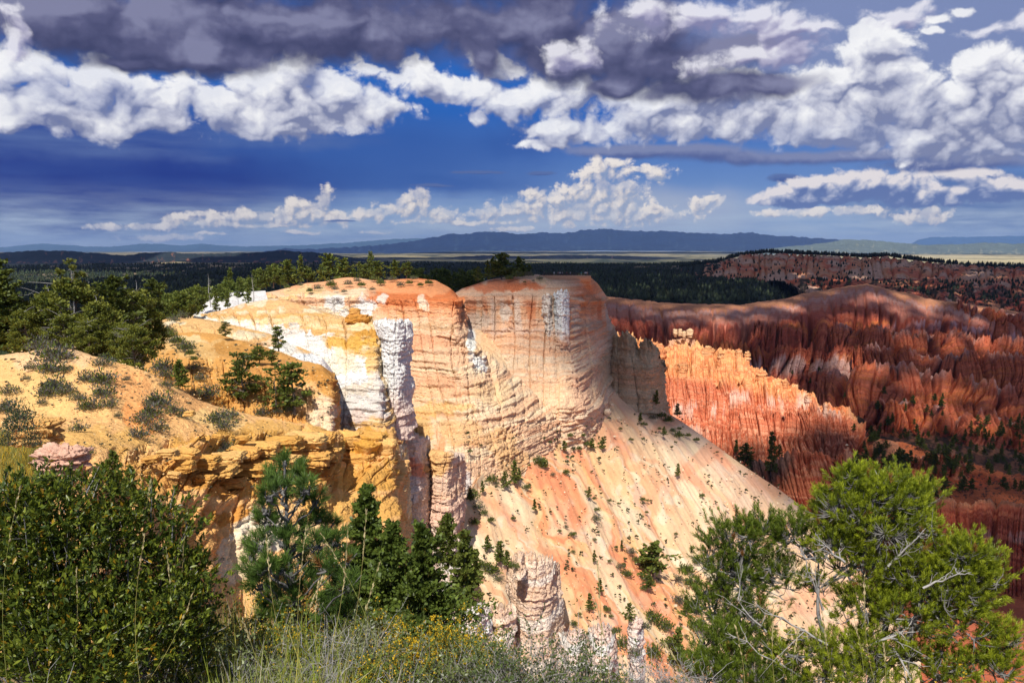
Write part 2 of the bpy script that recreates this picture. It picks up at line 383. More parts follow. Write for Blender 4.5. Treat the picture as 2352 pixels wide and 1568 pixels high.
def patch(name, rows, nu, nv, disp, colf, mat, smooth_v=2, label=None, kind='structure', cat=None, land=True, jag=None, parent=None, group=None, vw=None, plumb=False):
    """a land form lofted through control rows (top to bottom), displaced into rock"""
    nr = len(rows)
    cur = [curve(r, nu) for r in rows]
    W = np.stack([P(*c) for c in cur])                                 # nr, nu, 3
    XY = np.stack([np.stack([c[0], c[1]], -1) for c in cur])
    # spread the nv lines over the gaps by their size in the picture
    h = np.array([np.hypot(*(XY[i + 1] - XY[i]).mean(0)) + np.linalg.norm((W[i + 1] - W[i]).mean(0)) / (cur[i][2].mean()) * 600 for i in range(nr - 1)])
    if vw is not None: h = h * np.array(vw)
    pos = np.concatenate([[0], np.cumsum(h)]); pos /= pos[-1]
    q = np.linspace(0, 1, nv); idx = np.clip(np.searchsorted(pos, q, side='right') - 1, 0, nr - 2)
    f = ((q - pos[idx]) / (pos[idx + 1] - pos[idx]))[:, None, None]
    G = W[idx] * (1 - f) + W[idx + 1] * f; C2 = XY[idx] * (1 - f) + XY[idx + 1] * f
    for _ in range(smooth_v * max(1, nv // 60)):
        G[1:-1] = (G[:-2] + 2 * G[1:-1] + G[2:]) / 4
    du = np.gradient(G, axis=1); dv = np.gradient(G, axis=0)
    N = np.cross(du, dv); N /= np.linalg.norm(N, axis=-1, keepdims=True) + 1e-9
    if (N * G).sum(-1).mean() > 0: N = -N
    mid = G[nv // 2]; s = np.concatenate([[0], np.cumsum(np.linalg.norm(np.diff(mid, axis=0), axis=1))])
    S = np.broadcast_to(s[None], G.shape[:2])
    if plumb:                                                          # columns run true down the face
        dm = mid[:, 1].mean(); S = C2[..., 0] * dm / FPX + (G[..., 1] - dm) * .12 + 500
    T = np.broadcast_to(q[:, None], G.shape[:2])
    ctx = dict(S=S.astype(np.float32), T=T.astype(np.float32), W=G.astype(np.float32), X=C2[..., 0].astype(np.float32), Y=C2[..., 1].astype(np.float32), N=N)
    D = disp(ctx) if disp else 0.0
    if isinstance(D, tuple): off = D[0][..., None] * N; off[..., 2] += D[1]
    else: off = np.asarray(D)[..., None] * N
    V = G + off
    if jag is not None: V[..., 2] += jag(ctx)
    ctx['V'] = V; ctx['D'] = D[0] if isinstance(D, tuple) else D
    col = colf(ctx)
    i = np.arange(nv * nu).reshape(nv, nu)
    F = np.stack([i[:-1, :-1], i[1:, :-1], i[1:, 1:], i[:-1, 1:]], -1).reshape(-1, 4)
    V = V.reshape(-1, 3)
    if (N.reshape(-1, 3) * np.cross(V[F[:, 1]] - V[F[:, 0]], V[F[:, 3]] - V[F[:, 0]]).mean(0)).sum(-1).mean() < 0: F = F[:, ::-1]
    me = mesh_np(name, V, F, mat, np.clip(np.asarray(col).reshape(-1, 3), 0, .9))
    o = new_obj(name, me, parent)
    tag(o, label, cat, group, kind)
    if land: LAND.append((V, F))
    return o

def overhang(zz, S, th, seed, gate=.25):
    """beds that stand out furthest at their lower edge, so that each shades the foot below it (0..1)"""
    u = zz / th + pn2(zz / th * .37, S / (th * 30), seed) * 1.1
    k = np.floor(u); fr = u - k
    st = (_R1[(k.astype(np.int32) * 7 + int(seed)) & 255, 0])
    st = st * sstep(-gate, .15, pn2(S / (th * 4), k * 1.7, seed + 3) + .12)
    return (1 - fr) ** 1.6 * sstep(0, .10, fr) * st, k
def bricks(u, v, seed, shift=.5):
    """columns u wide 1, cut into blocks v high 1: distance to the vertical joint, to the bed joint, value of the block"""
    k = np.floor(u).astype(np.int32); fr = u - np.floor(u)
    vv = v + _R1[(k + int(seed) * 3) & 255, 0] * shift * 2
    kv = np.floor(vv).astype(np.int32); fv = vv - np.floor(vv)
    h = _PERM[_PERM[k & 255] + ((kv + int(seed)) & 255)]
    return np.minimum(fr, 1 - fr), np.minimum(fv, 1 - fv), _R1[h, 0], _R1[h, 1], fr
def cliff(pw=7., pa=1.4, st=3.5, sa=.7, fa=.5, fs=2.5, ca=.9, tall=4., big=30., ba=2.5, seed=0, env=None, blk=1.0):
    """rock wall: columns pw wide standing out pa, beds st thick standing out sa, joints, blocks and rubble"""
    def f(c):
        W, S = c['W'], c['S']; z = W[..., 2]
        sw = S + pn2(S / (pw * 2.5), z / (pw * 9), seed + 1) * pw * .9 + pn2(S / pw * 1.3, z / (pw * 2.0), seed + 9) * pw * .10 + pn2(S / pw * 5, z / pw * 3, seed + 10) * pw * .03
        zz = z + pn2(S / 90, z / 90, seed + 2) * st * .35 + pn2(S / 3.0, z / 6, seed + 12) * st * .09 + pn2(S / .9, z / 1.5, seed + 13) * st * .03
        ej, eb, id1, id2, fr = bricks(sw / pw, zz / (pw * tall), seed)
        pil = (id1 - .5) * 1.1 + .35 * (1 - np.abs(fr * 2 - 1) ** 3)
        joint = -ca * sstep(.05, .0, ej) * (id2 > .35)
        o1, k1 = overhang(zz, S, st, seed + 30); o2, k2 = overhang(zz, S, st * .33, seed + 31, .1)
        e2j, e2b, idg, idg2, _ = bricks(sw / pw * 2.3 + pn2(S / 2, z / 2, seed + 41) * .1, zz / st * 1.15, seed + 4)
        e3j, e3b, idh, idh2, _ = bricks(sw / pw * 5.7 + pn2(S / .9, z / .9, seed + 42) * .2, zz / st * 3.1, seed + 24)
        m1 = sstep(-.3, .05, pn2(S / 13, z / 9, seed + 21)); m2 = sstep(-.25, .1, pn2(S / 9, z / 6, seed + 22))
        blocks = ((idg - .5) * 1.1 - .55 * sstep(.07, 0, e2j) * (idg2 > .4) - .7 * sstep(.10, 0, e2b) * (idg2 > .3)) * (.3 + .7 * m1)
        small = ((idh - .5) * .8 - .4 * sstep(.12, 0, e3j) - .5 * sstep(.14, 0, e3b)) * m2
        g1, g2, _ = cell2(sw / pw * 3.1, z / pw * 3.4, seed + 50)
        lump = np.clip(.45 - g1 * g1 * 1.8, -.4, .45) * sstep(0., .3, pn2(S / 11, z / 11, seed + 51))
        rough = fbm3(W[..., 0] / fs, W[..., 1] / fs, z / fs * 1.3, 6, .7, seed + 7, 1)
        bigd = fbm2(S / big, z / big, 2, .5, seed + 8) * ba
        e = 1.0 if env is None else env(c)
        e = e * np.minimum(1, (c['T']) * 30 + .15)
        joint = joint * sstep(.25, .8, e)
        return (pil * pa * .8 + joint * pa * 1.2 + blocks * pa * .42 * blk + small * pa * .24 * blk + lump * pa * .8 + (o1 * 1.7 + o2 * .8) * sa + rough * fa) * e + bigd
    return f
def fins(w=16., amp=9., st=4., sa=.9, fa=.7, fs=4., seed=0, top=.35, sub=1.0, tb=1.0, drop=.5):
    """Bryce walls: rounded buttresses that swell towards the foot, parted by deep narrow slots, cut across by beds"""
    def f(c):
        W, S, T = c['W'], c['S'], c['T']; z = W[..., 2]
        sw = S + pn2(S / (w * 2.3), T * 1.6, seed + 3) * w * .5
        n1 = pn2(sw / w * .75, T * .35, seed); n2 = pn2(sw / w * 2.1, T * .9, seed + 1); n3 = pn2(sw / w * 5.3, T * 1.6, seed + 11)
        r = np.minimum(1, (np.abs(n1) * 3.6) ** .7); r2 = np.minimum(1, (np.abs(n2) * 3.4) ** .6); r3 = np.minimum(1, (np.abs(n3) * 3.4) ** .6)
        f1, f2, idv = cell2(sw / w * 3.6, T * 2.2, seed + 4)
        e = (top + (1 - top) * sstep(0, .55, T))
        zz = z + pn2(S / 90, z / 90, seed + 2) * st * .5 + (idv - .5) * st * .15
        o1, k1 = overhang(zz, S, st, seed + 30); o2, k2 = overhang(zz, S, st * .35, seed + 31)
        # necks and knobs: pillars pinch in and swell out with the beds
        knob = (sstep(-.1, .1, pn2(zz / st * .8, k1 * 0 + np.floor(sw / w * 2.1) * .3, seed + 5)) - .5) * (1 - r2) * 1.2
        rough = fbm3(W[..., 0] / fs, W[..., 1] / fs, z / fs, 5, .64, seed + 7, 1)
        gate = sstep(-.3, .15, pn2(S / (w * 1.7), T * 1.5, seed + 40))
        slot = (sstep(.11, 0, np.abs(n1)) * 1.1 + sstep(.07, 0, np.abs(n2)) * .75 * sub + sstep(.06, 0, np.abs(n3)) * .3 * sub) * amp * sstep(.04, .2, T)
        out = -slot + ((r - 1) * amp + (r2 - 1) * amp * .42 * sub * (.4 + .6 * gate) + (r3 - 1) * amp * .16 * sub) * e + (idv - .5) * amp * .14 - sstep(.12, 0, f2 - f1) * amp * .10 + (o1 * 1.5 + o2 * .6 + knob * .5) * sa * tb + rough * fa
        dz = -((1 - r) * 1.0 + (1 - r2) * .7 + (1 - r3) * .35) * amp * drop * sstep(.02, .06, T) * sstep(.45, .08, T)
        return out, dz
    return f
def slope(a=1.0, sc=12., fine=.15, fs=1.2, seed=0, gul=0.0, gdir=(1, 0), gw=10.):
    def f(c):
        W = c['W']
        d = fbm3(W[..., 0] / sc, W[..., 1] / sc, W[..., 2] / sc, 4, .5, seed) * a + fbm3(W[..., 0] / fs, W[..., 1] / fs, W[..., 2] / fs, 4, .6, seed + 5) * fine
        if gul:
            q = W[..., 0] * gdir[0] + W[..., 1] * gdir[1]; p = -W[..., 0] * gdir[1] + W[..., 1] * gdir[0]
            d = d - gul * np.abs(pn2(q / gw, p / (gw * 9), seed + 8)) - gul * .4 * np.abs(pn2(q / gw * 2.7, p / (gw * 12), seed + 9))
        return d
    return f

def paint(c, base, blobs=(), wx=14., ws=40., seed=0, strata=None, soft=.35):
    """mineral colour: base, beds by height, patches (X, Y, rx, ry, colour[, opacity]) with torn edges"""
    X, Y, W = c['X'], c['Y'], c['W']
    col = np.ones(X.shape + (3,), np.float32) * np.asarray(base, np.float32)
    if strata is not None: col = strata(c, col)
    n = fbm2(c['S'] / ws * 12 + 0, W[..., 2] / ws * 9, 5, .6, seed + 31)
    Xw = X + fbm2(X / ws, Y / ws, 4, .55, seed + 21) * wx * 2; Yw = Y + fbm2(X / ws, Y / ws, 4, .55, seed + 27) * wx * 2
    for b in blobs:
        d = 1 - np.hypot((Xw - b[0]) / b[2], (Yw - b[1]) / b[3]) + n * .22
        m = (sstep(0, soft, d) * (b[5] if len(b) > 5 else 1))[..., None]
        col = col * (1 - m) + np.asarray(b[4], np.float32) * m
    return col
def beds(cols, th, seed=0, dip=(0., 0.), op=1.0, wav=.25, zs=None):
    """colour beds: list of colours, each about th metres thick, from the top down"""
    cols = np.array(cols, np.float32)
    def f(c, col):
        W = c['W']; z = W[..., 2] + W[..., 0] * dip[0] + W[..., 1] * dip[1] + pn2(c['S'] / 50, W[..., 2] / 50, seed + 3) * th * wav
        k = pn2(z / th, c['S'] / 150, seed) * 1.3 + .5 + pn2(z / th * 3.3, c['S'] / 40, seed + 1) * .3 + fbm2(c['S'] / 6, z / 3, 3, .6, seed + 2) * .15
        k = np.clip(k, 0, .999) * (len(cols) - 1); i = k.astype(int); fr = (k - i)[..., None]
        fr = fr * fr * (3 - 2 * fr)
        v = cols[i] * (1 - fr) + cols[np.minimum(i + 1, len(cols) - 1)] * fr
        ln = pn2(z / th * 9., c['S'] / 60, seed + 5) * .5 + pn2(z / th * 23., c['S'] / 30, seed + 6) * .4
        v = v * (1 + .22 * np.clip(ln, -1, 1))[..., None]
        return col * (1 - op) + v * op
    return f
def flat(col):
    return lambda c: np.ones(c['X'].shape + (3,), np.float32) * np.asarray(col, np.float32)
# ------------------------------------------------------------------ colours (as read in full sun)
TAN = L(238, 190, 120); ORG = L(240, 172, 108); SAND = L(248, 204, 148); OCH = L(214, 158, 78); OCHD = L(186, 128, 60)
CREAM = L(252, 216, 174); WHITE = L(236, 229, 222); PINK = L(240, 192, 164); SALM = L(236, 164, 122); RUST = L(222, 128, 78)
RED = L(216, 120, 86); DRED = L(190, 94, 70); PALE = L(238, 214, 196); GREY = L(206, 190, 176); LIL = L(222, 206, 204)
YEL = L(242, 196, 104); BROWN = L(160, 110, 66)
M_NEAR = rock_mat('near_rock', .22, .10, .2)
M_MID = rock_mat('mid_rock', .7, .5, .24)
M_FAR = rock_mat('far_rock', 2.0, .9, .22)
M_VFAR = rock_mat('distant_rock', 6.0, 2.2, .25)
M_NEARS = rock_mat('near_earth', .16, .035, .13, .6)
M_MIDS = rock_mat('scree', .6, .09, .10, .6)

# ---- the ground: one sheet from under everything to the horizon
def build_ground():
    na, nr = 420, 330
    az = np.linspace(-1.35, 1.35, na); r = 20 * (90000 / 20.) ** np.linspace(0, 1, nr)
    A, R = np.meshgrid(az, r); x = np.sin(A) * R; y = np.cos(A) * R
    n = fbm2(x / 900, y / 900, 5, .5, 3)
    lg = np.log(np.maximum(R, 1))
    z = np.interp(R, [20, 120, 400, 900, 1300, 1560, 1640, 2600, 4200, 5200, 9000, 20000, 40000, 90000],
                  [-70, -110, -215, -262, -262, -262, -112, -112, -104, -118, -190, -235, -250, -600])
    # west of the amphitheatre the plateau comes close
    xd = x / np.maximum(y, 1) * FPX + 1176
    redm = sstep(1250, 1340, xd)[..., None]
    near = np.interp(R, [80, 130, 230, 330, 420, 520, 900, 1600, 5200], [-18, -24, -36, -46, -62, -80, -105, -112, -118])
    wgt = np.maximum(sstep(1290, 1180, xd) * sstep(330, 345, R), np.maximum(sstep(760, 700, xd) * sstep(232, 240, R), sstep(345, 325, xd) * sstep(86, 92, R))) * (R < 5200)
    z = z * (1 - wgt) + near * wgt
    z = z + n * np.interp(R, [20, 1000, 2500, 9000, 90000], [2, 5, 14, 30, 50])
    z -= 95 * sstep(1720, 1900, xd) * sstep(1560, 1650, R) * sstep(3300, 2600, R)
    # dark mesa country
    r1 = sstep(.05, .35, pn2(x / 1500, y / 900, 8)) * np.interp(R, [1700, 2500, 5000, 6500], [0, 12, 16, 0])
    z += r1
    B = srgbv
    forest = np.array([.020, .030, .022]); dry = B(196, 178, 130) * .62; pale = B(225, 208, 160) * .72; sage = B(120, 122, 96) * .55; pinkc = B(214, 150, 120) * .7
    m1 = fbm2(x / 1800, y / 3800, 5, .6, 14); m2 = fbm2(x / 260, y / 420, 5, .65, 15); m3 = fbm2(x / 5200, y / 2600, 4, .6, 16); m4 = fbm2(x / 90, y / 110, 4, .7, 18)
    c = np.ones(x.shape + (3,)) * forest
    k = sstep(5600, 6800, R + m1 * 2400)[..., None]
    plain = sage * .75 + (dry - sage * .75) * sstep(-.12, .22, m3 + m2 * .35)[..., None]
    right = sstep(1500, 2000, xd + m1 * 400)
    c = c * (1 - k) + plain * k
    k = (sstep(9000, 12500, R) * sstep(30000, 20000, R) * (.25 + .75 * right) * sstep(-.35, .0, m3 * .6 + m2 * .3 + .15))[..., None]
    c = c * (1 - k) + pale * k
    k = (sstep(-.05, .16, m2 * .6 + m1 * .8) * sstep(40000, 20000, R) * sstep(5000, 6000, R) * (1 - .55 * right))[..., None] * .9
    c = c * (1 - k) + forest * 1.4 * k
    k = (sstep(.12, .3, m4 + .25 * m2) * sstep(2500, 5200, R) * sstep(9500, 6500, R) * sstep(.0, .18, m1 + .3 * m3 + .12))[..., None]
    c = c * (1 - k) + (B(235, 205, 160) * .8) * k
    k = (sstep(.20, .4, m4) * sstep(1700, 2200, R) * sstep(4200, 3000, R) * sstep(.1, .3, m2 + .2))[..., None] * .5
    c = c * (1 - k) + (B(150, 120, 100) * .6) * k
    k = sstep(1600, 1500, R)[..., None] * redm
    c = c * (1 - k) + RED * .8 * k
    i = np.arange(na * nr).reshape(nr, na)
    F = np.stack([i[:-1, :-1], i[:-1, 1:], i[1:, 1:], i[1:, :-1]], -1).reshape(-1, 4)
    V = np.stack([x, y, z], -1).reshape(-1, 3)
    o = new_obj('ground', mesh_np('ground', V, F, rock_mat('plateau_earth', 25., 2.0, .25), c.reshape(-1, 3)))
    tag(o, kind='structure'); LAND.append((V, F))
build_ground()

# ---- mountains and mesas along the skyline
def range_(name, crest, base, d, col1, col2, seed, rough=1.0, nu=700, nv=40, depth=.25, label=None):
    """crest and foot given as (X, Y); the slope leans back over real distance"""
    cr = [(x, y, d * (1 + depth)) for x, y in crest]; ba = [(x, y, d) for x, y in base]
    sh = [(x * .45 + .55 * np.interp(x, [q[0] for q in base], [q[0] for q in base]), 0, 0) for x, y in crest]
    xs = [q[0] for q in crest]
    mid = [(x, y * .42 + .58 * np.interp(x, [q[0] for q in base], [q[1] for q in base]), d * (1 + depth * .7)) for x, y in crest]
    back = [(x, y + 14, d * (1 + depth * 1.7)) for x, y in crest]
    h = d / FPX
    def disp(c):
        S, T = c['S'], c['T']
        e = np.sin(np.clip(T * 1.35 - .12, 0, 1) * np.pi) ** .6
        g = -np.abs(pn2(S / (h * 16), T * 1.2, seed)) * h * 9 - np.abs(pn2(S / (h * 6), T * 2, seed + 1)) * h * 4
        c['N'][..., 2] = 0; return g * e * rough * .55
    def jag(c):
        S = c['S']; t = np.clip(1 - np.abs(c['T'] - .25) * 3, 0, 1)
        return (fbm2(S / (h * 30), S * 0, 5, .6, seed + 2) * h * 5.5 - np.abs(pn2(S / (h * 22), 0, seed + 4)) * h * 5) * t * rough
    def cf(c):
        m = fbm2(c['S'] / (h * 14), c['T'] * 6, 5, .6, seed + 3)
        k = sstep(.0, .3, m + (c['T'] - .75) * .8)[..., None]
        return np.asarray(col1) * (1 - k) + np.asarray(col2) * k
    return patch(name, [back, cr, mid, ba], nu, nv, disp, cf, M_MTN, 1, label, 'structure', jag=jag, land=False)
M_MTN = rock_mat('mountain', 160., 30., .3)
blue = np.array([.010, .028, .085]); bl2 = np.array([.03, .06, .12]); dryc = srgbv(190, 175, 130) * .5  # dark forest tone, with haze blue and cloud shade put into the albedo
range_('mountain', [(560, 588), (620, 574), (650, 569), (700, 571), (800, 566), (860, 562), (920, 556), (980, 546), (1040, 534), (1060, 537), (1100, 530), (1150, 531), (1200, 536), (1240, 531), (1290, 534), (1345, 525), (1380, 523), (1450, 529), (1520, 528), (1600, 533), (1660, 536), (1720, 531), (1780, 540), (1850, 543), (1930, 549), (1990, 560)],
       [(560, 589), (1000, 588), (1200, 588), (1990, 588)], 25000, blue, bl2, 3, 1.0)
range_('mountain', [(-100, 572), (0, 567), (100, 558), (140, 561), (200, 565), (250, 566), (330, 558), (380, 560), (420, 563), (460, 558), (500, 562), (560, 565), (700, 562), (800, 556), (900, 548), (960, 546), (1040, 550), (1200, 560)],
       [(-100, 582), (1200, 582)], 42000, np.array([.04, .09, .15]), np.array([.04, .09, .15]), 13, .5)  # farther range: the blue of the haze is in its colour
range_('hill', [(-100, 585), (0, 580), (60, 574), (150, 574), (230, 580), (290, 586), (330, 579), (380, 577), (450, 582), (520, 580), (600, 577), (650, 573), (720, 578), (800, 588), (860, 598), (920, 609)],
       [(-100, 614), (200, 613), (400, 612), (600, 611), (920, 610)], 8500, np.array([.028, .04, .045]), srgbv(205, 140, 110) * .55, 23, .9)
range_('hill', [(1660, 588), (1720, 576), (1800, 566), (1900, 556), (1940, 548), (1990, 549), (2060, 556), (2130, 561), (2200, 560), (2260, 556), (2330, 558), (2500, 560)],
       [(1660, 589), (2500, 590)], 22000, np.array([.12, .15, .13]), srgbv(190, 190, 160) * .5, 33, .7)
range_('mountain', [(2060, 580), (2085, 562), (2110, 549), (2140, 543), (2200, 543), (2260, 542), (2350, 540), (2500, 540)], [(2060, 582), (2500, 582)], 45000, np.array([.03, .09, .2]), np.array([.03, .09, .2]), 43, .4)  # haze blue painted into this range as well
range_('hill', [(960, 601), (1010, 592), (1060, 588), (1120, 585), (1200, 588), (1300, 584), (1420, 586), (1560, 592), (1640, 600)], [(960, 602), (1640, 602)], 12000, np.array([.04, .05, .06]), srgbv(205, 150, 140) * .5, 53, .6)

# ---- tree-topped mesa in the middle distance
MESA = [(1560, 612, 3300), (1650, 600, 3200), (1700, 586, 3150), (1760, 579, 3100), (1830, 582, 3100), (1900, 585, 3100), (1990, 590, 3050), (2040, 587, 3000), (2100, 596, 3000), (2200, 606, 2950), (2500, 622, 2900)]
RC = [PALE * .8, SALM * .9, PINK * .85, RED, SALM * .8]
mesa_b = beds([PINK * .8, SALM * .85, RED * .95, PINK * .8], 30, 5)
def mesa_col(c):
    col = mesa_b(c, np.ones(c['X'].shape + (3,)) * PINK)
    g = sstep(.10, .22, fbm2(c['X'] / 14, c['Y'] / 5, 4, .6, 77) + (1 - c['T'] * 3) * .25 + sstep(1680, 1600, c['X']) * .6 + sstep(600, 620, c['Y']) * sstep(1900, 2300, c['X']) * .1)[..., None]
    return col * (1 - g) + np.array([.02, .03, .02]) * g
patch('mesa', [[(x, y + 6, d + 500) for x, y, d in MESA], MESA, [(1560, 640, 2700), (1700, 612, 2850), (1780, 604, 2850), (1900, 610, 2800), (1990, 616, 2750), (2100, 632, 2650), (2500, 650, 2500)],
               [(1560, 660, 2500), (1700, 640, 2600), (1900, 650, 2500), (2100, 672, 2300), (2500, 700, 2100)]], 420, 60, fins(34, 7, 9, 2.4, 3, 14, 61, sub=.6), mesa_col, M_VFAR)
# benches east of the mesa: wooded red badlands
def bench_col(c):
    col = beds([RED, SALM * .9, DRED, PINK * .8], 20, 15)(c, np.ones(c['X'].shape + (3,)) * RED)
    g = (sstep(.0, .16, fbm2(c['X'] / 20, c['Y'] / 8, 5, .65, 78) + .06))[..., None] * .92
    return col * (1 - g) + np.array([.02, .03, .02]) * g
patch('badlands', [[(1800, 640, 2500), (1950, 640, 2500), (2100, 638, 2550), (2250, 642, 2600), (2500, 650, 2700)], [(1850, 670, 2100), (2000, 664, 2100), (2150, 672, 2050), (2500, 690, 2050)],
                   [(1900, 700, 1750), (2100, 700, 1700), (2250, 712, 1650), (2500, 730, 1600)], [(1900, 760, 1600), (2500, 790, 1500)]], 360, 90, fins(40, 13, 9, 2, 3, 14, 64, sub=.8), bench_col, M_VFAR)

# ---- the shaded amphitheatre wall
def amph_col(c):
    X, Y = c['X'], c['Y']; W = c['W']
    col = beds([DRED, RED, L(208, 114, 82), DRED, RUST * .95], 7, 25)(c, np.ones(X.shape + (3,)) * RED)
    Yw = Y + fbm2(X / 60, Y / 60, 4, .5, 33) * 16 + fbm2(X / 8, Y / 90, 3, .5, 34) * 14
    rim = np.interp(X, [1370, 1450, 1560, 1700, 1800, 1850, 1990, 2050, 2150, 2250, 2352], [680, 688, 700, 700, 690, 672, 650, 668, 690, 700, 718])
    dy = Yw - rim
    def band(a, b, cc, op, s=5):
        nonlocal col
        m = (sstep(a - s, a + s, dy) * sstep(b + s, b - s, dy) * op)[..., None]; col = col * (1 - m) + cc * m
    band(-40, 13, L(214, 150, 112), .95); band(14, 28, L(206, 160, 146), .85); band(28, 46, L(200, 136, 118), .8); band(46, 68, L(186, 98, 78), .7)
    wl = np.interp(X, [1370, 1500, 1650, 1800, 1900, 2000, 2100, 2200, 2352], [850, 860, 838, 838, 836, 842, 856, 846, 800])
    dd = Yw - wl
    m = (sstep(-26, -8, dd) * sstep(22, 2, dd) * sstep(-.35, .1, pn2(c['S'] / 22, 0, 35) + .25) * sstep(1560, 1640, X))[..., None] * .85
    col = col * (1 - m) + L(214, 176, 164) * m
    wl2 = np.interp(X, [1850, 2100, 2200, 2352], [760, 745, 752, 770]); dd = Yw - wl2
    m = (sstep(-12, -2, dd) * sstep(16, 2, dd) * sstep(2020, 2080, X) * sstep(-.3, .15, pn2(c['S'] / 20, 0, 36) + .1))[..., None] * .7
    col = col * (1 - m) + L(226, 180, 180) * m
    return col
rim = [(1340, 690, 1500), (1370, 680, 1500), (1450, 688, 1470), (1560, 699, 1420), (1700, 700, 1400), (1800, 688, 1420), (1850, 674, 1480), (1920, 663, 1500), (1990, 652, 1500), (2050, 668, 1470), (2150, 690, 1480), (2250, 703, 1520), (2352, 720, 1560), (2480, 735, 1600)]
AMPH = patch('amphitheatre_cliff', [[(x, y - 2, d + 160) for x, y, d in rim], rim,
       [(1340, 720, 1420), (1560, 735, 1330), (1700, 735, 1310), (1850, 725, 1360), (1990, 700, 1400), (2100, 715, 1400), (2250, 735, 1440), (2480, 760, 1500)],
       [(1340, 760, 1360), (1560, 765, 1270), (1700, 762, 1250), (1850, 770, 1260), (2000, 770, 1270), (2100, 780, 1290), (2250, 790, 1330), (2480, 800, 1400)],
       [(1340, 840, 1290), (1560, 850, 1190), (1700, 885, 1170), (1850, 905, 1150), (2000, 880, 1170), (2150, 860, 1200), (2250, 850, 1230), (2480, 860, 1300)],
       [(1340, 960, 1200), (1560, 960, 1120), (1700, 960, 1090), (1850, 970, 1080), (2000, 960, 1090), (2150, 950, 1100), (2480, 950, 1150)]],
      760, 250, lambda c: (lambda r: (r[0] * (.12 + .88 * sstep(.22, .40, c['T'] + pn2(c['S'] / 60, 0, 72) * .06)), r[1]))(fins(34, 44, 6, 3.0, 2.6, 7, 71, top=.35, sub=.8, drop=.0)(c)), amph_col, M_FAR, vw=[.4, 1, 1, 1, 1],
      jag=lambda c: (1 - np.abs(pn2(c['S'] / 14, 0, 88)) * 2) * 5 * sstep(.22, .3, c['T']) * sstep(.5, .35, c['T']))
# second tier of fins in front of it
def tier_col(c):
    X, Y = c['X'], c['Y']
    col = beds([RED, RUST, L(196, 104, 74), RED], 8, 45)(c, np.ones(X.shape + (3,)) * RED)
    top = sstep(.30, .05, c['T'] + fbm2(c['S'] / 6, c['T'] * 4, 3, .5, 46) * .12)[..., None] * .75 * sstep(-.2, .2, pn2(c['S'] / 30, 0, 47) + .12)[..., None]
    return col * (1 - top) + L(224, 186, 172) * top
def tier(name, top, mid, bot, nu, nv, w, amp, seed, jag=10, colf=tier_col, m=None, st=5, sa=1.2):
    back = [(x, y + 8, d + w * 1.6) for x, y, d in top]
    e = lambda c: sstep(.02, .12, c['T']) * sstep(.42, .16, c['T'])
    return patch(name, [back, top, mid, bot], nu, nv, fins(w, amp * 1.35, st, sa * 1.2, amp * .13, w * .3, seed, top=.5), colf, m or M_FAR, 1,
                 jag=lambda c: ((1 - np.abs(pn2(c['S'] / (w * .55), 0, seed + 40)) * 2.6) * jag * .8 * (.25 + .9 * np.clip(pn2(c['S'] / (w * 2.2), 0, seed + 42) + .3, 0, 1)) + (1 - np.abs(pn2(c['S'] / (w * .22), 0, seed + 41)) * 2.4) * jag * .18) * e(c))
for (t_, m_, b_, w_, a_, sd_, jg_) in [
   ([(1400, 770, 1240), (1480, 776, 1235), (1560, 782, 1228), (1650, 780, 1220), (1740, 786, 1210), (1820, 792, 1200), (1900, 796, 1200), (1960, 800, 1210)], [(1400, 830, 1215), (1650, 850, 1180), (1960, 860, 1180)], [(1400, 930, 1170), (1650, 935, 1130), (1960, 930, 1140)], 26, 17, 601, 8),
   ([(1900, 742, 1290), (1960, 745, 1285), (2040, 752, 1280), (2100, 760, 1275), (2180, 758, 1280), (2260, 770, 1290), (2400, 776, 1300)], [(1900, 790, 1265), (2100, 800, 1250), (2400, 815, 1270)], [(1900, 860, 1230), (2100, 860, 1210), (2400, 870, 1240)], 22, 13, 611, 7),
   ([(1960, 790, 1190), (2020, 786, 1180), (2080, 800, 1170), (2160, 815, 1160), (2230, 800, 1165), (2300, 812, 1165), (2400, 820, 1170)], [(1960, 840, 1160), (2160, 855, 1130), (2400, 860, 1140)], [(1960, 910, 1120), (2160, 920, 1090), (2400, 930, 1100)], 20, 12, 621, 7),
   ([(2200, 690, 1480), (2260, 700, 1470), (2330, 712, 1460), (2440, 722, 1460)], [(2200, 725, 1450), (2440, 752, 1440)], [(2200, 780, 1400), (2440, 800, 1390)], 22, 10, 631, 5)]:
    tier('cliff', t_, m_, b_, 520, 110, w_, a_, sd_, jg_, amph_col if sd_ == 601 else tier_col, M_FAR)
tier('cliff', [(1870, 870, 1090), (1940, 835, 1080), (2040, 830, 1070), (2120, 838, 1060), (2200, 862, 1050), (2300, 880, 1040), (2480, 900, 1040)],
     [(1870, 905, 1050), (2000, 890, 1030), (2120, 895, 1010), (2300, 930, 1000), (2480, 950, 1000)],
     [(1860, 990, 1010), (2000, 985, 980), (2120, 985, 960), (2300, 1010, 950), (2480, 1030, 950)], 420, 110, 26, 12, 81)
tier('cliff', [(1990, 925, 960), (2060, 905, 955), (2120, 915, 950), (2180, 935, 940), (2240, 950, 930), (2320, 945, 930), (2400, 960, 930), (2480, 960, 940)],
     [(1990, 960, 945), (2120, 955, 930), (2260, 985, 905), (2480, 1010, 900)],
     [(1980, 1010, 930), (2120, 1010, 905), (2260, 1050, 880), (2480, 1080, 870)], 300, 90, 30, 13, 91, 8)
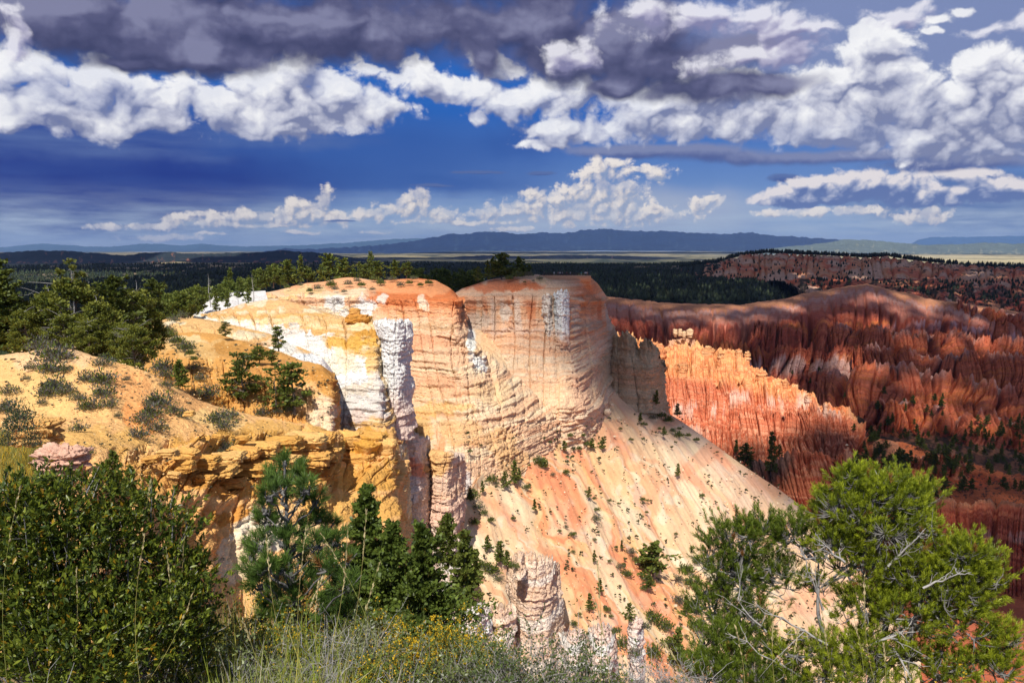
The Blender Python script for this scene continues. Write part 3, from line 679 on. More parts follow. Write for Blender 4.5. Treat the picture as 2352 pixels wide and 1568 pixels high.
# brushy canyon floor
def floor_col(c):
    n = fbm2(c['X'] / 26, c['Y'] / 13, 5, .62, 55)
    col = np.ones(c['X'].shape + (3,)) * (L(190, 128, 96) * .8)
    g = sstep(-.12, .12, n + .04)[..., None] * .85
    return col * (1 - g) + np.array([.045, .047, .035]) * g
patch('canyon_floor', [[(1500, 935, 1100), (1700, 925, 1090), (1850, 915, 1080), (2000, 960, 1010), (2150, 975, 960), (2300, 1010, 930), (2500, 1040, 920)],
      [(1500, 1000, 900), (1800, 985, 900), (2000, 1020, 880), (2150, 1040, 860), (2300, 1065, 840), (2500, 1090, 820)],
      [(1500, 1100, 700), (1800, 1100, 720), (2000, 1110, 740), (2150, 1110, 750), (2300, 1120, 740), (2500, 1140, 730)]], 300, 90, slope(9, 60, 1.2, 8, 5, 5, (1, .3), 26), floor_col, M_FAR)

# ---- sunlit hoodoo ridge
def hood_col(c):
    X, Y = c['X'], c['Y']
    col = beds([L(250, 182, 124), L(236, 150, 98), L(252, 194, 140), L(224, 132, 86), L(244, 170, 114)], 4.0, 65, dip=(.10, 0))(c, np.ones(X.shape + (3,)) * RUST)
    low = sstep(0, 30, Y - np.interp(X, [1400, 1500, 1640, 1800, 1900, 2000], [830, 850, 860, 900, 925, 960]))[..., None]
    b2 = beds([L(230, 140, 102), L(210, 116, 82), L(244, 168, 130), L(218, 130, 94)], 5, 66)(c, col)
    col = col * (1 - low) + b2 * low
    Yw = Y + fbm2(X / 40, Y / 40, 4, .5, 67) * 12 + fbm2(X / 5, Y / 60, 3, .5, 68) * 14
    wl = np.interp(X, [1500, 1560, 1640, 1700, 1800, 1860, 1950], [948, 938, 940, 905, 925, 930, 960])
    dd = Yw - wl
    m = (sstep(-24, -2, dd) * sstep(26, 2, dd) * sstep(-.1, .2, pn2(c['S'] / 16, 0, 69) + .06))[..., None] * .6
    col = col * (1 - m) + L(250, 220, 202) * m
    m = (sstep(976, 990, Yw) * sstep(1120, 1000, Yw) * sstep(1640, 1600, X))[..., None] * .7
    return col * (1 - m) + L(226, 190, 170) * m
HOOD = patch('hoodoo_ridge', [[(1380, 770, 840), (1560, 800, 830), (1700, 830, 800), (1850, 915, 740), (1990, 985, 700)],
      [(1380, 758, 820), (1440, 772, 815), (1490, 786, 810), (1540, 792, 805), (1600, 790, 800), (1650, 800, 790), (1700, 812, 780), (1720, 838, 770), (1770, 858, 755), (1800, 880, 740), (1850, 905, 720), (1910, 928, 700), (1945, 940, 690), (1990, 972, 685)],
      [(1380, 850, 795), (1500, 868, 780), (1600, 868, 765), (1700, 885, 745), (1800, 920, 715), (1900, 960, 680), (1990, 1000, 665)],
      [(1380, 940, 760), (1500, 950, 745), (1600, 950, 725), (1700, 975, 700), (1800, 1000, 680), (1900, 1020, 655), (1990, 1035, 645)],
      [(1380, 1080, 720), (1500, 1080, 700), (1600, 1080, 680), (1700, 1100, 655), (1800, 1110, 640), (1990, 1110, 620)]],
      560, 300, fins(13, 9.5, 4.4, 2.6, 1.3, 3.0, 101, top=.5, drop=.35), hood_col, rock_mat('hoodoo_rock', 1.3, .6, .18),
      jag=lambda c: ((1 - np.abs(pn2(c['S'] / 9, 0, 111)) * 2.4) * 3.6 + (1 - np.abs(pn2(c['S'] / 3.3, 0, 112)) * 2.4) * 1.3) * sstep(.0, .03, c['T']) * sstep(.28, .08, c['T']), vw=[.25, 1, 1, 1])
lit_c = lambda c: hood_col(c)
for (t_, m_, b_, w_, a_, sd_, jg_) in [
   ([(1395, 800, 800), (1440, 806, 795), (1490, 822, 788), (1540, 832, 780), (1600, 838, 772), (1660, 846, 764), (1720, 862, 752)], [(1395, 850, 785), (1600, 880, 756), (1730, 905, 738)], [(1395, 930, 760), (1600, 950, 735), (1740, 960, 715)], 7, 4.5, 501, 4.5),
   ([(1500, 878, 765), (1560, 872, 756), (1620, 868, 748), (1690, 860, 745), (1740, 872, 738), (1800, 896, 722), (1840, 915, 712)], [(1500, 930, 745), (1690, 930, 722), (1850, 960, 695)], [(1500, 1000, 720), (1690, 1010, 700), (1860, 1020, 675)], 8, 5.5, 511, 5),
   ([(1690, 935, 715), (1740, 930, 710), (1800, 940, 700), (1850, 930, 692), (1900, 945, 684), (1940, 952, 680)], [(1690, 975, 700), (1800, 985, 685), (1950, 985, 665)], [(1690, 1060, 670), (1960, 1050, 645)], 7, 4.5, 521, 5),
   ([(1560, 985, 710), (1620, 975, 702), (1680, 985, 695), (1760, 1000, 680), (1820, 995, 672), (1880, 990, 664), (1960, 1000, 655)], [(1560, 1020, 695), (1760, 1040, 662), (1970, 1030, 642)], [(1560, 1100, 665), (1970, 1100, 620)], 6, 4, 531, 5)]:
    tier('hoodoo_wall', t_, m_, b_, 420, 130, w_, a_, sd_, jg_, lit_c, MATS['hoodoo_rock'], 3.2, 1.0)
# shaded red wall below it
def low_col(c):
    col = beds([L(206, 120, 84), L(190, 98, 68), L(214, 140, 104), L(180, 88, 60)], 9, 75)(c, np.ones(c['X'].shape + (3,)) * RED)
    m = sstep(.30, .12, c['T'] + fbm2(c['S'] / 4, c['T'] * 5, 3, .5, 76) * .12)[..., None] * .75 * sstep(-.1, .25, pn2(c['S'] / 20, 0, 79) + .1)[..., None]
    return col * (1 - m) + L(220, 176, 146) * m
tier('cliff', [(1560, 1060, 640), (1620, 1055, 630), (1700, 1062, 615), (1780, 1050, 600), (1830, 1030, 590), (1890, 1038, 585), (1950, 1026, 580), (1985, 1045, 585), (2005, 1075, 600)],
     [(1560, 1100, 620), (1700, 1110, 598), (1830, 1110, 572), (1950, 1100, 566), (2010, 1120, 590)],
     [(1560, 1300, 560), (1700, 1330, 540), (1830, 1340, 520), (1950, 1330, 520), (2030, 1320, 560)], 420, 260, 17, 7, 121, 5, low_col, M_FAR, 7, .9)
# orange ridge slopes right of it
def orange_col(c):
    col = paint(c, L(214, 118, 74) , [(2120, 1060, 60, 22, L(226, 150, 108)), (2040, 1030, 40, 26, L(232, 160, 116), .8), (2240, 1100, 100, 16, L(196, 96, 60))], seed=5)
    g = sstep(.14, .22, fbm2(c['X'] / 11, c['Y'] / 6, 4, .65, 83))[..., None] * .8
    return col * (1 - g) + np.array([.04, .045, .035]) * g
patch('slope', [[(1940, 1010, 760), (1990, 1000, 750), (2060, 1012, 740), (2150, 1040, 720), (2230, 1055, 710), (2300, 1078, 700), (2500, 1110, 700)],
      [(1940, 1060, 680), (2060, 1075, 670), (2150, 1090, 660), (2300, 1115, 650), (2500, 1145, 650)],
      [(1940, 1150, 610), (2060, 1160, 600), (2150, 1160, 600), (2300, 1170, 590), (2500, 1190, 590)]], 340, 110, slope(4, 30, .8, 4, 9, 2.5, (.8, .6), 14), orange_col, M_FAR)
tier('cliff', [(2080, 1052, 690), (2110, 1040, 685), (2150, 1042, 680), (2190, 1040, 675), (2215, 1052, 672), (2230, 1070, 670)],
     [(2080, 1070, 680), (2150, 1068, 668), (2230, 1085, 664)], [(2080, 1092, 670), (2150, 1098, 655), (2230, 1105, 655)], 160, 50, 8, 4, 131, 3, low_col)
# big red cliffs, lower right
def rc_col(c):
    X, Y = c['X'], c['Y']
    col = beds([L(190, 98, 70), L(216, 132, 96), L(176, 84, 62), L(206, 118, 84), L(196, 104, 74)], 9, 85)(c, np.ones(X.shape + (3,)) * RED)
    m = (sstep(1175, 1140, Y + fbm2(X / 30, Y / 30, 3, .5, 86) * 14) * .8)[..., None]
    col = col * (1 - m) + L(214, 150, 110) * m
    dd = Y - np.interp(X, [2100, 2200, 2352], [1215, 1225, 1225]) + fbm2(X / 20, Y / 20, 3, .5, 87) * 20
    m = (sstep(-16, 0, dd) * sstep(22, 6, dd) * sstep(2150, 2200, X) * sstep(-.1, .2, pn2(c['S'] / 9, 0, 89)))[..., None] * .6
    return col * (1 - m) + L(214, 176, 158) * m
patch('cliff', [[(1990, 1175, 640), (2130, 1140, 630), (2352, 1150, 610), (2520, 1160, 600)],
      [(1990, 1190, 600), (2060, 1150, 585), (2110, 1132, 575), (2200, 1142, 570), (2280, 1150, 565), (2352, 1150, 560), (2520, 1160, 550)],
      [(1990, 1240, 585), (2110, 1215, 555), (2230, 1222, 548), (2352, 1230, 540), (2520, 1240, 530)],
      [(1990, 1320, 560), (2110, 1330, 535), (2230, 1330, 525), (2352, 1340, 515), (2520, 1350, 510)],
      [(1990, 1500, 520), (2110, 1500, 495), (2230, 1510, 485), (2352, 1520, 475), (2520, 1540, 470)],
      [(1990, 1750, 470), (2230, 1750, 440), (2520, 1750, 430)]], 420, 330, fins(11, 8, 6, 1.8, 1.1, 3.4, 141, top=.75, drop=.3), rc_col, M_FAR, vw=[.3, 1, 1, 1, 1])
def spur_col(c):
    col = low_col(c); m = sstep(.22, .12, c['T'] + fbm2(c['S'] / 3, c['T'] * 4, 3, .5, 96) * .12)[..., None] * .8
    return col * (1 - m) + L(232, 186, 150) * m
tier('cliff', [(1862, 1150, 500), (1880, 1122, 495), (1920, 1122, 490), (1950, 1135, 490), (1980, 1150, 500)], [(1862, 1180, 485), (1920, 1180, 475), (1985, 1200, 490)],
     [(1850, 1300, 460), (1920, 1310, 450), (1990, 1320, 470)], 130, 110, 6, 3, 151, 3, spur_col)
# ---- the great talus slope: a real inclined plane z = a + bx + cy, gullied down the fall line
TA, TB, TC = -151.59, -.67425, .30423
def tal(X, Y, lift=0.):
    r = P(X, Y, 1.0); return (X, Y, float((TA + lift) / (r[2] - TB * r[0] - TC)))
def talus_col(c):
    X, Y = c['X'], c['Y']
    q = (X * .74 - Y * .67); p = (X * .67 + Y * .74)
    qw = q + fbm2(q / 120, p / 200, 4, .6, 201) * 90
    n = fbm2(qw / 46, p / 620, 4, .55, 202); n2 = fbm2(qw / 16, p / 130, 5, .65, 203)
    col = np.ones(X.shape + (3,)) * L(248, 204, 160)
    def st(col, m, cc): m = np.clip(m, 0, 1)[..., None]; return col * (1 - m) + cc * m
    d = q - np.interp(p, [1400, 1700, 2100, 2500], [250, 170, 90, 60])           # distance right of the orange zone's centre
    orange = sstep(240, 40, np.abs(d - 40)) 
    col = st(col, orange * sstep(-.22, .22, n + .08) * .9, L(248, 186, 122))
    col = st(col, orange * sstep(.04, .26, n + n2 * .3 + .02), L(240, 160, 116))
    col = st(col, sstep(.12, .3, pn2(qw / 30, p / 260, 207) + n2 * .3) * sstep(380, 120, np.abs(d)) * .5, L(236, 142, 100))
    col = st(col, sstep(.05, .4, pn2(qw / 40, p / 300, 208)) * .5, L(254, 226, 192))
    col = st(col, sstep(.25, .5, pn2(qw / 12, p / 160, 209)) * .3, L(255, 240, 222))
    right = sstep(250, 420, q - (p - 1700) * .08)
    col = st(col, right * sstep(-.1, .2, n) * .6, L(238, 196, 168))
    col = st(col, sstep(0, 1, right) * sstep(.1, .3, pn2(p / 60, q / 200, 211)) * .6, L(240, 170, 130))
    def blob(col, X0, Y0, rx, ry, cc, op=.6, ang=-.84):
        ca, sa_ = math.cos(ang), math.sin(ang); dx, dy = X - X0, Y - Y0
        u = dx * ca - dy * sa_; v = dx * sa_ + dy * ca
        m = sstep(-.1, .8, 1 - np.hypot(u / rx, v / ry) + n * .5 + n2 * .2) * op
        return st(col, m, cc)
    RD = L(240, 150, 108)
    for b in [(1270, 1140, 90, 26), (1180, 1200, 60, 22), (1370, 1110, 60, 16), (1130, 1160, 50, 16), (1330, 1350, 130, 34), (1180, 1330, 60, 20), (1500, 1400, 150, 30), (1590, 1000 + 120, 70, 18), (1100, 1210, 60, 18), (1420, 1040 + 10, 50, 14), (1660, 1060, 46, 16), (1270, 1430, 70, 20), (1700, 1210, 90, 16), (1560, 1480, 90, 24)]:
        col = blob(col, *b, RD)
    for b in [(1210, 1040, 60, 22), (1080, 1250, 50, 16), (1500, 1230, 200, 12), (1640, 1330, 120, 20), (1480, 1440, 60, 10), (1370, 1170, 60, 14), (1240, 1290, 60, 14)]:
        col = blob(col, *b, L(255, 226, 190))
    return col
top = [(940, 1210), (1000, 1180), (1060, 1150), (1110, 1080), (1180, 1030), (1230, 1000), (1300, 985), (1350, 930), (1390, 868), (1440, 892), (1515, 935), (1560, 962), (1600, 990), (1640, 1018), (1700, 1062), (1790, 1122), (1860, 1176), (1885, 1218), (1930, 1260), (2020, 1360), (2120, 1500)]
TOP = [tal(*q) for q in top]
bot = [(700, 1700), (1000, 1720), (1300, 1740), (1700, 1760), (2100, 1790)]
BOT = [tal(*q) for q in bot]
back = [(x + 25, y + 34, d + 45) for x, y, d in TOP]
mids = []
for f in (.33, .66):
    mids.append([tal(x0 * (1 - f) + xb * f, y0 * (1 - f) + yb * f) for (x0, y0), (xb, yb) in zip(top, [(700 + 1400 * k / (len(top) - 1), 1700 + 90 * k / (len(top) - 1)) for k in range(len(top))])])
BOT = [tal(700 + 1400 * k / (len(top) - 1), 1700 + 90 * k / (len(top) - 1)) for k in range(len(top))]
def talus_disp(c):
    W = c['W']; e = sstep(0.02, .12, c['T'])
    d = slope(5.0, 55, .35, 3.0, 31, 1.2, (.97, .24), 9.)(c) * e
    return d
TALUS = patch('talus_slope', [back, TOP] + mids + [BOT], 620, 460, talus_disp, talus_col, M_MIDS, 1, vw=[.25, 1, 1, 1])

# ---- the promontory with the overlook
def butte_col(c):
    X, Y = c['X'], c['Y']
    up = beds([L(228, 176, 136), L(220, 156, 116), L(226, 190, 160), L(234, 184, 148)], 5, 165)(c, np.ones(X.shape + (3,)) * SALM)
    lo = beds([L(246, 206, 170), L(238, 188, 150), L(250, 216, 184), L(242, 196, 158)], 5, 166)(c, up)
    k = sstep(690, 860, Y)[..., None]
    col = up * (1 - k) + lo * k
    v = pn2(c['S'] / 5, c['W'][..., 2] / 60, 167)
    m = (sstep(.1, .35, v + .06) * sstep(675, 700, Y) * sstep(800, 740, Y))[..., None] * .6
    col = col * (1 - m) + L(222, 206, 190) * m
    m = (sstep(.12, .35, -v + .02) * sstep(675, 700, Y) * sstep(760, 720, Y))[..., None] * .6
    col = col * (1 - m) + L(206, 112, 62) * m
    c2 = dict(c); 
    b = [(1150, 655, 110, 16, L(216, 130, 90)), (1250, 640, 30, 9, L(226, 190, 150)), (1200, 660, 60, 10, L(220, 128, 84)), 
         (1180, 762, 130, 8, L(232, 196, 172), .7), (1090, 735, 40, 30, L(214, 196, 178), .7), (1160, 720, 20, 22, L(222, 204, 186), .8), (1350, 690, 24, 40, L(214, 150, 108), .7),
         (1345, 745, 40, 14, L(206, 184, 160), .8), (1250, 920, 120, 40, L(246, 204, 164), .6), (1220, 980, 60, 30, L(226, 182, 136), .8), (1330, 900, 30, 60, L(240, 190, 156), .6), (1060, 960, 60, 40, L(236, 186, 110), .6), (1240, 840, 90, 14, L(250, 206, 170), .5), (1100, 860, 40, 20, L(250, 226, 200), .7),
         (1420, 850, 60, 60, L(214, 186, 150), .7)]
    Z = paint(c2, (0, 0, 0), [], seed=7)
    Xw = X + fbm2(X / 30, Y / 30, 4, .55, 171) * 18; Yw = Y + fbm2(X / 30, Y / 30, 4, .55, 172) * 18
    for q in b:
        d = 1 - np.hypot((Xw - q[0]) / q[2], (Yw - q[1]) / q[3]); mm = (sstep(0, .4, d) * (q[5] if len(q) > 5 else .9))[..., None]
        col = col * (1 - mm) + q[4] * mm
    return col
def lip(Y0, a, f):
    """the hard cap of a cliff stands out over the face beneath it"""
    return lambda c: f(c) + a * np.exp(-((c['Y'] + pn2(c['S'] / 12, 0, 555) * 6 - Y0) / 4.5) ** 2) * (.4 + .6 * sstep(-.2, .2, pn2(c['S'] / 7, 0, 556)))
def edge_env(a, b):
    return lambda c: sstep(a, b, c['T']) * .85 + .15
BUTTE = patch('promontory', [
  [(1010, 690, 386), (1060, 660, 379), (1120, 642, 379), (1180, 636, 381), (1235, 629, 381), (1262, 637, 381), (1300, 637, 382), (1352, 634, 383), (1372, 650, 398), (1400, 690, 423)],
  [(1022, 700, 355), (1045, 668, 351), (1110, 652, 348), (1180, 643, 346), (1240, 632, 348), (1262, 640, 348), (1310, 641, 352), (1352, 640, 358), (1370, 655, 379), (1385, 690, 410)],
  [(1030, 712, 346), (1050, 692, 342), (1110, 676, 340), (1180, 672, 338), (1240, 680, 338), (1262, 676, 338), (1305, 672, 342), (1335, 662, 353), (1372, 690, 386), (1400, 740, 417)],
  [(1045, 780, 336), (1080, 772, 332), (1150, 768, 330), (1240, 764, 329), (1300, 768, 330), (1318, 772, 338), (1350, 775, 361), (1392, 785, 398), (1430, 800, 423)],
  [(1060, 860, 322), (1110, 855, 319), (1180, 850, 316), (1270, 850, 315), (1318, 855, 319), (1340, 855, 333), (1372, 860, 355), (1400, 870, 386), (1450, 880, 423)],
  [(1050, 940, 320), (1120, 935, 304), (1200, 930, 300), (1290, 930, 300), (1340, 935, 306), (1372, 930, 324), (1400, 930, 355), (1450, 930, 410)],
  [(1040, 1040, 303), (1120, 1040, 299), (1200, 1030, 294), (1290, 1020, 297), (1340, 1010, 307), (1400, 990, 338), (1450, 960, 387)],
  [(1040, 1160, 288), (1120, 1150, 282), (1200, 1140, 276), (1290, 1120, 279), (1400, 1080, 313), (1450, 1060, 362)]],
  560, 420, lip(690, 1.5, cliff(6.8, 1.5, 4.0, 1.0, .55, 2.6, .8, 5., 30, 2.2, 161, env=lambda c: .12 + .88 * sstep(674, 684, c['Y']))), butte_col, M_MID, vw=[.4, 1, 1.2, 1, 1, 1, .6], plumb=True)
GSPUR = patch('rock_spur', [[(1365, 800, 456), (1430, 790, 456), (1500, 812, 456), (1530, 850, 470)],
  [(1360, 780, 414), (1385, 776, 411), (1400, 786, 408), (1430, 776, 404), (1442, 770, 401), (1456, 792, 400), (1470, 802, 399), (1482, 792, 397), (1500, 798, 397), (1508, 812, 404), (1518, 850, 428)],
  [(1360, 850, 400), (1400, 850, 393), (1440, 850, 386), (1490, 850, 383), (1512, 860, 393), (1524, 890, 424)],
  [(1360, 950, 372), (1400, 950, 372), (1440, 950, 372), (1490, 950, 376), (1514, 950, 390), (1535, 960, 421)]], 200, 170,
  cliff(6, 1.6, 3.5, 1.0, .5, 2.2, .9, 4, 20, 1.5, 181), lambda c: paint(c, L(214, 186, 148), [(1450, 800, 70, 20, L(206, 176, 138))], strata=beds([L(216, 190, 152), L(200, 170, 132), L(222, 180, 140)], 5, 182), seed=8), M_MID,
  jag=lambda c: (1 - np.abs(pn2(c['S'] / 4.5, 0, 183)) * 2.4) * 3.0 * sstep(.0, .05, c['T']) * sstep(.4, .1, c['T']), vw=[.3, 1, 1])

# ---- the red-topped main wall
def wall_col(c):
    X, Y = c['X'], c['Y']
    col = beds([L(240, 196, 158), L(250, 216, 180), L(234, 180, 140), L(248, 208, 170)], 6, 265)(c, np.ones(X.shape + (3,)) * SALM)
    k = (sstep(760, 700, Y + fbm2(X / 30, Y / 30, 4, .5, 266) * 22) * sstep(820, 880, X + fbm2(X / 20, Y / 20, 3, .5, 267) * 30))[..., None]
    col = col * (1 - k) + beds([L(228, 142, 88), L(216, 124, 74), L(238, 162, 112)], 5, 268)(c, col) * k
    Yw = Y + fbm2(X / 36, Y / 36, 5, .6, 271) * 26; Xw = X + fbm2(X / 36, Y / 36, 5, .6, 272) * 26
    b = [(800, 655, 190, 17, L(244, 178, 130)), (960, 655, 100, 20, L(240, 160, 108)), (700, 668, 60, 10, SAND), (640, 690, 50, 12, SAND),
         (770, 698, 30, 22, WHITE), (840, 712, 30, 26, L(244, 236, 228)), (880, 690, 16, 14, L(240, 222, 206)), (972, 700, 10, 24, L(246, 214, 186)), (800, 730, 30, 20, L(240, 232, 224), .8),
         (930, 720, 12, 16, L(232, 170, 120)), (1000, 745, 60, 10, L(214, 170, 128), .8), (900, 800, 50, 40, L(232, 160, 116), .5), (960, 790, 90, 26, L(234, 164, 122), .6),
         (1080, 790, 14, 46, L(255, 244, 234)), (1098, 835, 18, 24, L(255, 246, 238)), (1110, 800, 30, 40, L(250, 206, 160), .8),
         (980, 905, 60, 14, L(248, 200, 156), .8), (1010, 940, 90, 20, L(240, 192, 120), .7), (950, 985, 50, 40, L(232, 184, 116), .8), (1130, 900, 50, 30, L(248, 206, 158), .7), (1060, 1000, 60, 40, L(238, 188, 130), .7),
         (926, 1040, 26, 24, L(226, 132, 90)), (925, 1010, 20, 14, L(232, 150, 110)), (940, 1090, 30, 50, L(246, 214, 196)), (935, 1065, 30, 12, L(236, 160, 126)), (925, 1130, 14, 40, L(250, 232, 224)),
         (1070, 1130, 30, 50, L(240, 228, 220), .9), (1000, 1130, 20, 60, L(246, 212, 184), .8), (1010, 1060, 20, 60, L(232, 166, 116), .8), (960, 1170, 40, 50, L(240, 206, 186), .9), (1030, 1200, 30, 40, L(246, 196, 166), .9), (1150, 1020, 50, 50, L(232, 186, 132), .8), (1180, 1060, 50, 40, L(226, 180, 128), .8),
         (880, 900, 40, 50, L(240, 222, 210), .9), (870, 850, 26, 40, L(238, 214, 200), .8)]
    for q in b:
        d = 1 - np.hypot((Xw - q[0]) / q[2], (Yw - q[1]) / q[3]); mm = (sstep(0, .35, d) * (q[5] if len(q) > 5 else .95))[..., None]
        col = col * (1 - mm) + q[4] * mm
    return col
WALL = patch('main_cliff', [
  [(560, 690, 400), (700, 662, 395), (850, 648, 392), (960, 643, 390), (1030, 668, 385), (1075, 700, 385)],
  [(560, 682, 330), (640, 660, 335), (700, 650, 338), (800, 642, 340), (900, 640, 340), (960, 634, 342), (1000, 640, 338), (1036, 662, 330), (1062, 690, 330)],
  [(560, 690, 306), (640, 676, 305), (700, 672, 303), (760, 675, 301), (850, 688, 298), (950, 688, 294), (1010, 684, 292), (1048, 688, 290), (1064, 705, 300)],
  [(560, 780, 298), (700, 775, 295), (850, 772, 290), (950, 770, 286), (1050, 770, 282), (1062, 776, 286), (1085, 790, 310)],
  [(560, 860, 290), (700, 860, 287), (850, 860, 280), (950, 858, 276), (1050, 855, 270), (1080, 858, 273), (1120, 866, 282), (1200, 880, 305)],
  [(600, 950, 276), (800, 950, 270), (950, 948, 264), (1060, 945, 258), (1130, 950, 265), (1200, 955, 275), (1290, 960, 300)],
  [(640, 1080, 254), (800, 1080, 248), (950, 1080, 240), (1040, 1080, 238), (1100, 1075, 245), (1170, 1062, 259), (1270, 1040, 290)],
  [(680, 1230, 236), (800, 1230, 228), (950, 1230, 218), (1040, 1230, 218), (1100, 1205, 232), (1220, 1150, 256)],
  [(680, 1400, 220), (950, 1400, 205), (1060, 1400, 205), (1200, 1350, 232)]],
  640, 680, lip(692, 1.3, cliff(5.2, 1.3, 3.0, .8, .5, 2.0, .9, 4.5, 26, 2.2, 261, env=lambda c: .10 + .90 * sstep(680, 688, c['Y'] + (c['X'] < 700) * 10))), wall_col, M_MID, vw=[.3, 1, 1, 1, 1, 1, 1, .5], plumb=True)
# lower buttresses standing forward of the wall foot
def butt(name, X0, X1, Yt, Yb, d, seed, colf, pw=4., nu=150, nv=240, depth=14, roundk=1.0, cl=None, name2=None, **kw):
    """a free-standing rib: wraps round at both sides"""
    n = 9; rows = []
    ys = [Yt + 6, Yt, Yt + (Yb - Yt) * .35, Yt + (Yb - Yt) * .7, Yb]
    for j, Y in enumerate(ys):
        r = []
        for k in range(n):
            a = -1 + 2 * k / (n - 1); w = (1 + .06 * j)
            X = (X0 + X1) / 2 + (X1 - X0) / 2 * a * w
            dd = d + depth * (abs(a) ** 2.4) * roundk + (depth * 1.2 if j == 0 else 0) - (j * 2.2)
            r.append((X, Y + (abs(a) ** 2) * (10 if j < 2 else 0), dd))
        rows.append(r)
    return patch(name, rows, nu, nv, cl or cliff(pw, pw * .26, 2.6, .5, .3, 1.2, 1.0, 4, 14, 1.2, seed), colf, M_MID, 1, **kw)
pinkb = lambda c: paint(c, L(244, 202, 172), [(940, 1080, 40, 30, L(238, 160, 124)), (930, 1120, 40, 40, L(242, 222, 212)), (1020, 1180, 60, 40, L(246, 202, 176)), (1000, 1060, 40, 40, L(240, 190, 130))], strata=beds([L(246, 206, 178), L(238, 186, 146), L(244, 218, 198)], 6, 281), seed=9)
butt('rock_buttress', 900, 985, 1000, 1330, 194, 282, pinkb)
butt('rock_buttress', 978, 1058, 1040, 1330, 199, 283, pinkb)

# ---- tan spur with the white walls, nearer on the left
def spur_c(c):
    X, Y = c['X'], c['Y']
    col = beds([L(240, 196, 136), L(246, 214, 168), L(226, 178, 112), L(248, 222, 186)], 4.5, 305)(c, np.ones(X.shape + (3,)) * TAN)
    Yw = Y + fbm2(X / 26, Y / 26, 5, .6, 306) * 22; Xw = X + fbm2(X / 26, Y / 26, 5, .6, 307) * 22
    v = pn2(c['S'] / 2.4, c['W'][..., 2] / 30, 308)
    b = [(560, 712, 90, 12, L(242, 190, 130)), (660, 705, 80, 16, L(240, 186, 128)), (780, 745, 90, 14, L(236, 190, 130)),
         (540, 750, 70, 12, L(248, 230, 212)), (470, 738, 40, 8, L(250, 240, 226)), (640, 768, 70, 16, WHITE), (700, 792, 110, 22, L(250, 246, 242)), (560, 752, 60, 10, WHITE, .7), (740, 800, 40, 26, WHITE), (600, 765, 40, 12, L(250, 236, 222)),
         (810, 790, 70, 16, L(228, 176, 84)), (850, 770, 40, 12, L(214, 156, 70)), (790, 830, 26, 40, L(244, 226, 196)), (850, 840, 18, 50, L(232, 182, 98), .6), (830, 850, 16, 40, L(246, 240, 232)),
         (790, 880, 90, 44, L(242, 238, 236)), (830, 930, 80, 50, L(230, 222, 216)), (740, 860, 40, 60, L(246, 242, 238)), (780, 840, 60, 20, L(238, 226, 200), .7), (820, 900, 50, 16, L(232, 214, 190), .7), (810, 965, 70, 18, L(222, 198, 186), .8), (750, 900, 16, 70, L(246, 240, 236)), (730, 960, 20, 60, L(236, 206, 176)), (820, 1010, 90, 24, L(234, 202, 190)), (700, 830, 30, 30, WHITE)]
    for q in b:
        d = 1 - np.hypot((Xw - q[0]) / q[2], (Yw - q[1]) / q[3]) + v * .25; mm = (sstep(0, .35, d) * (q[5] if len(q) > 5 else .95))[..., None]
        col = col * (1 - mm) + q[4] * mm
    return col
patch('white_slope', [[(420, 720, 300), (460, 690, 300), (530, 668, 300), (610, 668, 300)], [(425, 730, 262), (450, 706, 262), (480, 684, 264), (530, 672, 268), (610, 672, 270)],
      [(425, 745, 225), (500, 720, 226), (560, 706, 230), (620, 700, 232)]], 120, 60, slope(1.2, 10, .2, 2, 15, .3), flat(L(236, 232, 230)), M_MID)
SPUR = patch('tan_spur', [
  [(400, 730, 240), (500, 712, 242), (560, 698, 244), (640, 690, 246), (740, 716, 240), (810, 735, 236), (870, 742, 232), (905, 770, 232)],
  [(405, 738, 206), (470, 722, 208), (520, 710, 210), (570, 698, 212), (620, 688, 214), (660, 694, 212), (700, 704, 208), (740, 718, 204), (800, 735, 200), (850, 738, 197), (872, 746, 197), (888, 775, 206)],
  [(405, 752, 196), (520, 740, 197), (620, 732, 198), (700, 750, 194), (760, 765, 190), (800, 768, 188), (862, 768, 186), (874, 775, 187), (892, 800, 200)],
  [(400, 800, 190), (520, 800, 190), (620, 805, 189), (700, 830, 186), (760, 850, 182), (860, 850, 180), (880, 860, 182), (900, 880, 196)],
  [(400, 900, 186), (620, 900, 184), (700, 900, 180), (760, 910, 176), (870, 910, 174), (892, 920, 178), (912, 940, 194)],
  [(400, 1040, 180), (620, 1040, 178), (760, 1030, 168), (880, 1030, 166), (905, 1030, 172), (925, 1030, 188)],
  [(400, 1250, 175), (620, 1250, 172), (760, 1250, 158), (900, 1250, 156), (940, 1250, 176)]],
  520, 460, cliff(4.6, 1.1, 2.4, .6, .40, 1.4, .9, 4.5, 18, 1.4, 301, env=lambda c: .2 + .8 * sstep(718, 745, c['Y'] + (c['X'] < 640) * 12)), spur_c, M_MID, vw=[.25, .8, 1, 1, 1, .5], plumb=True)
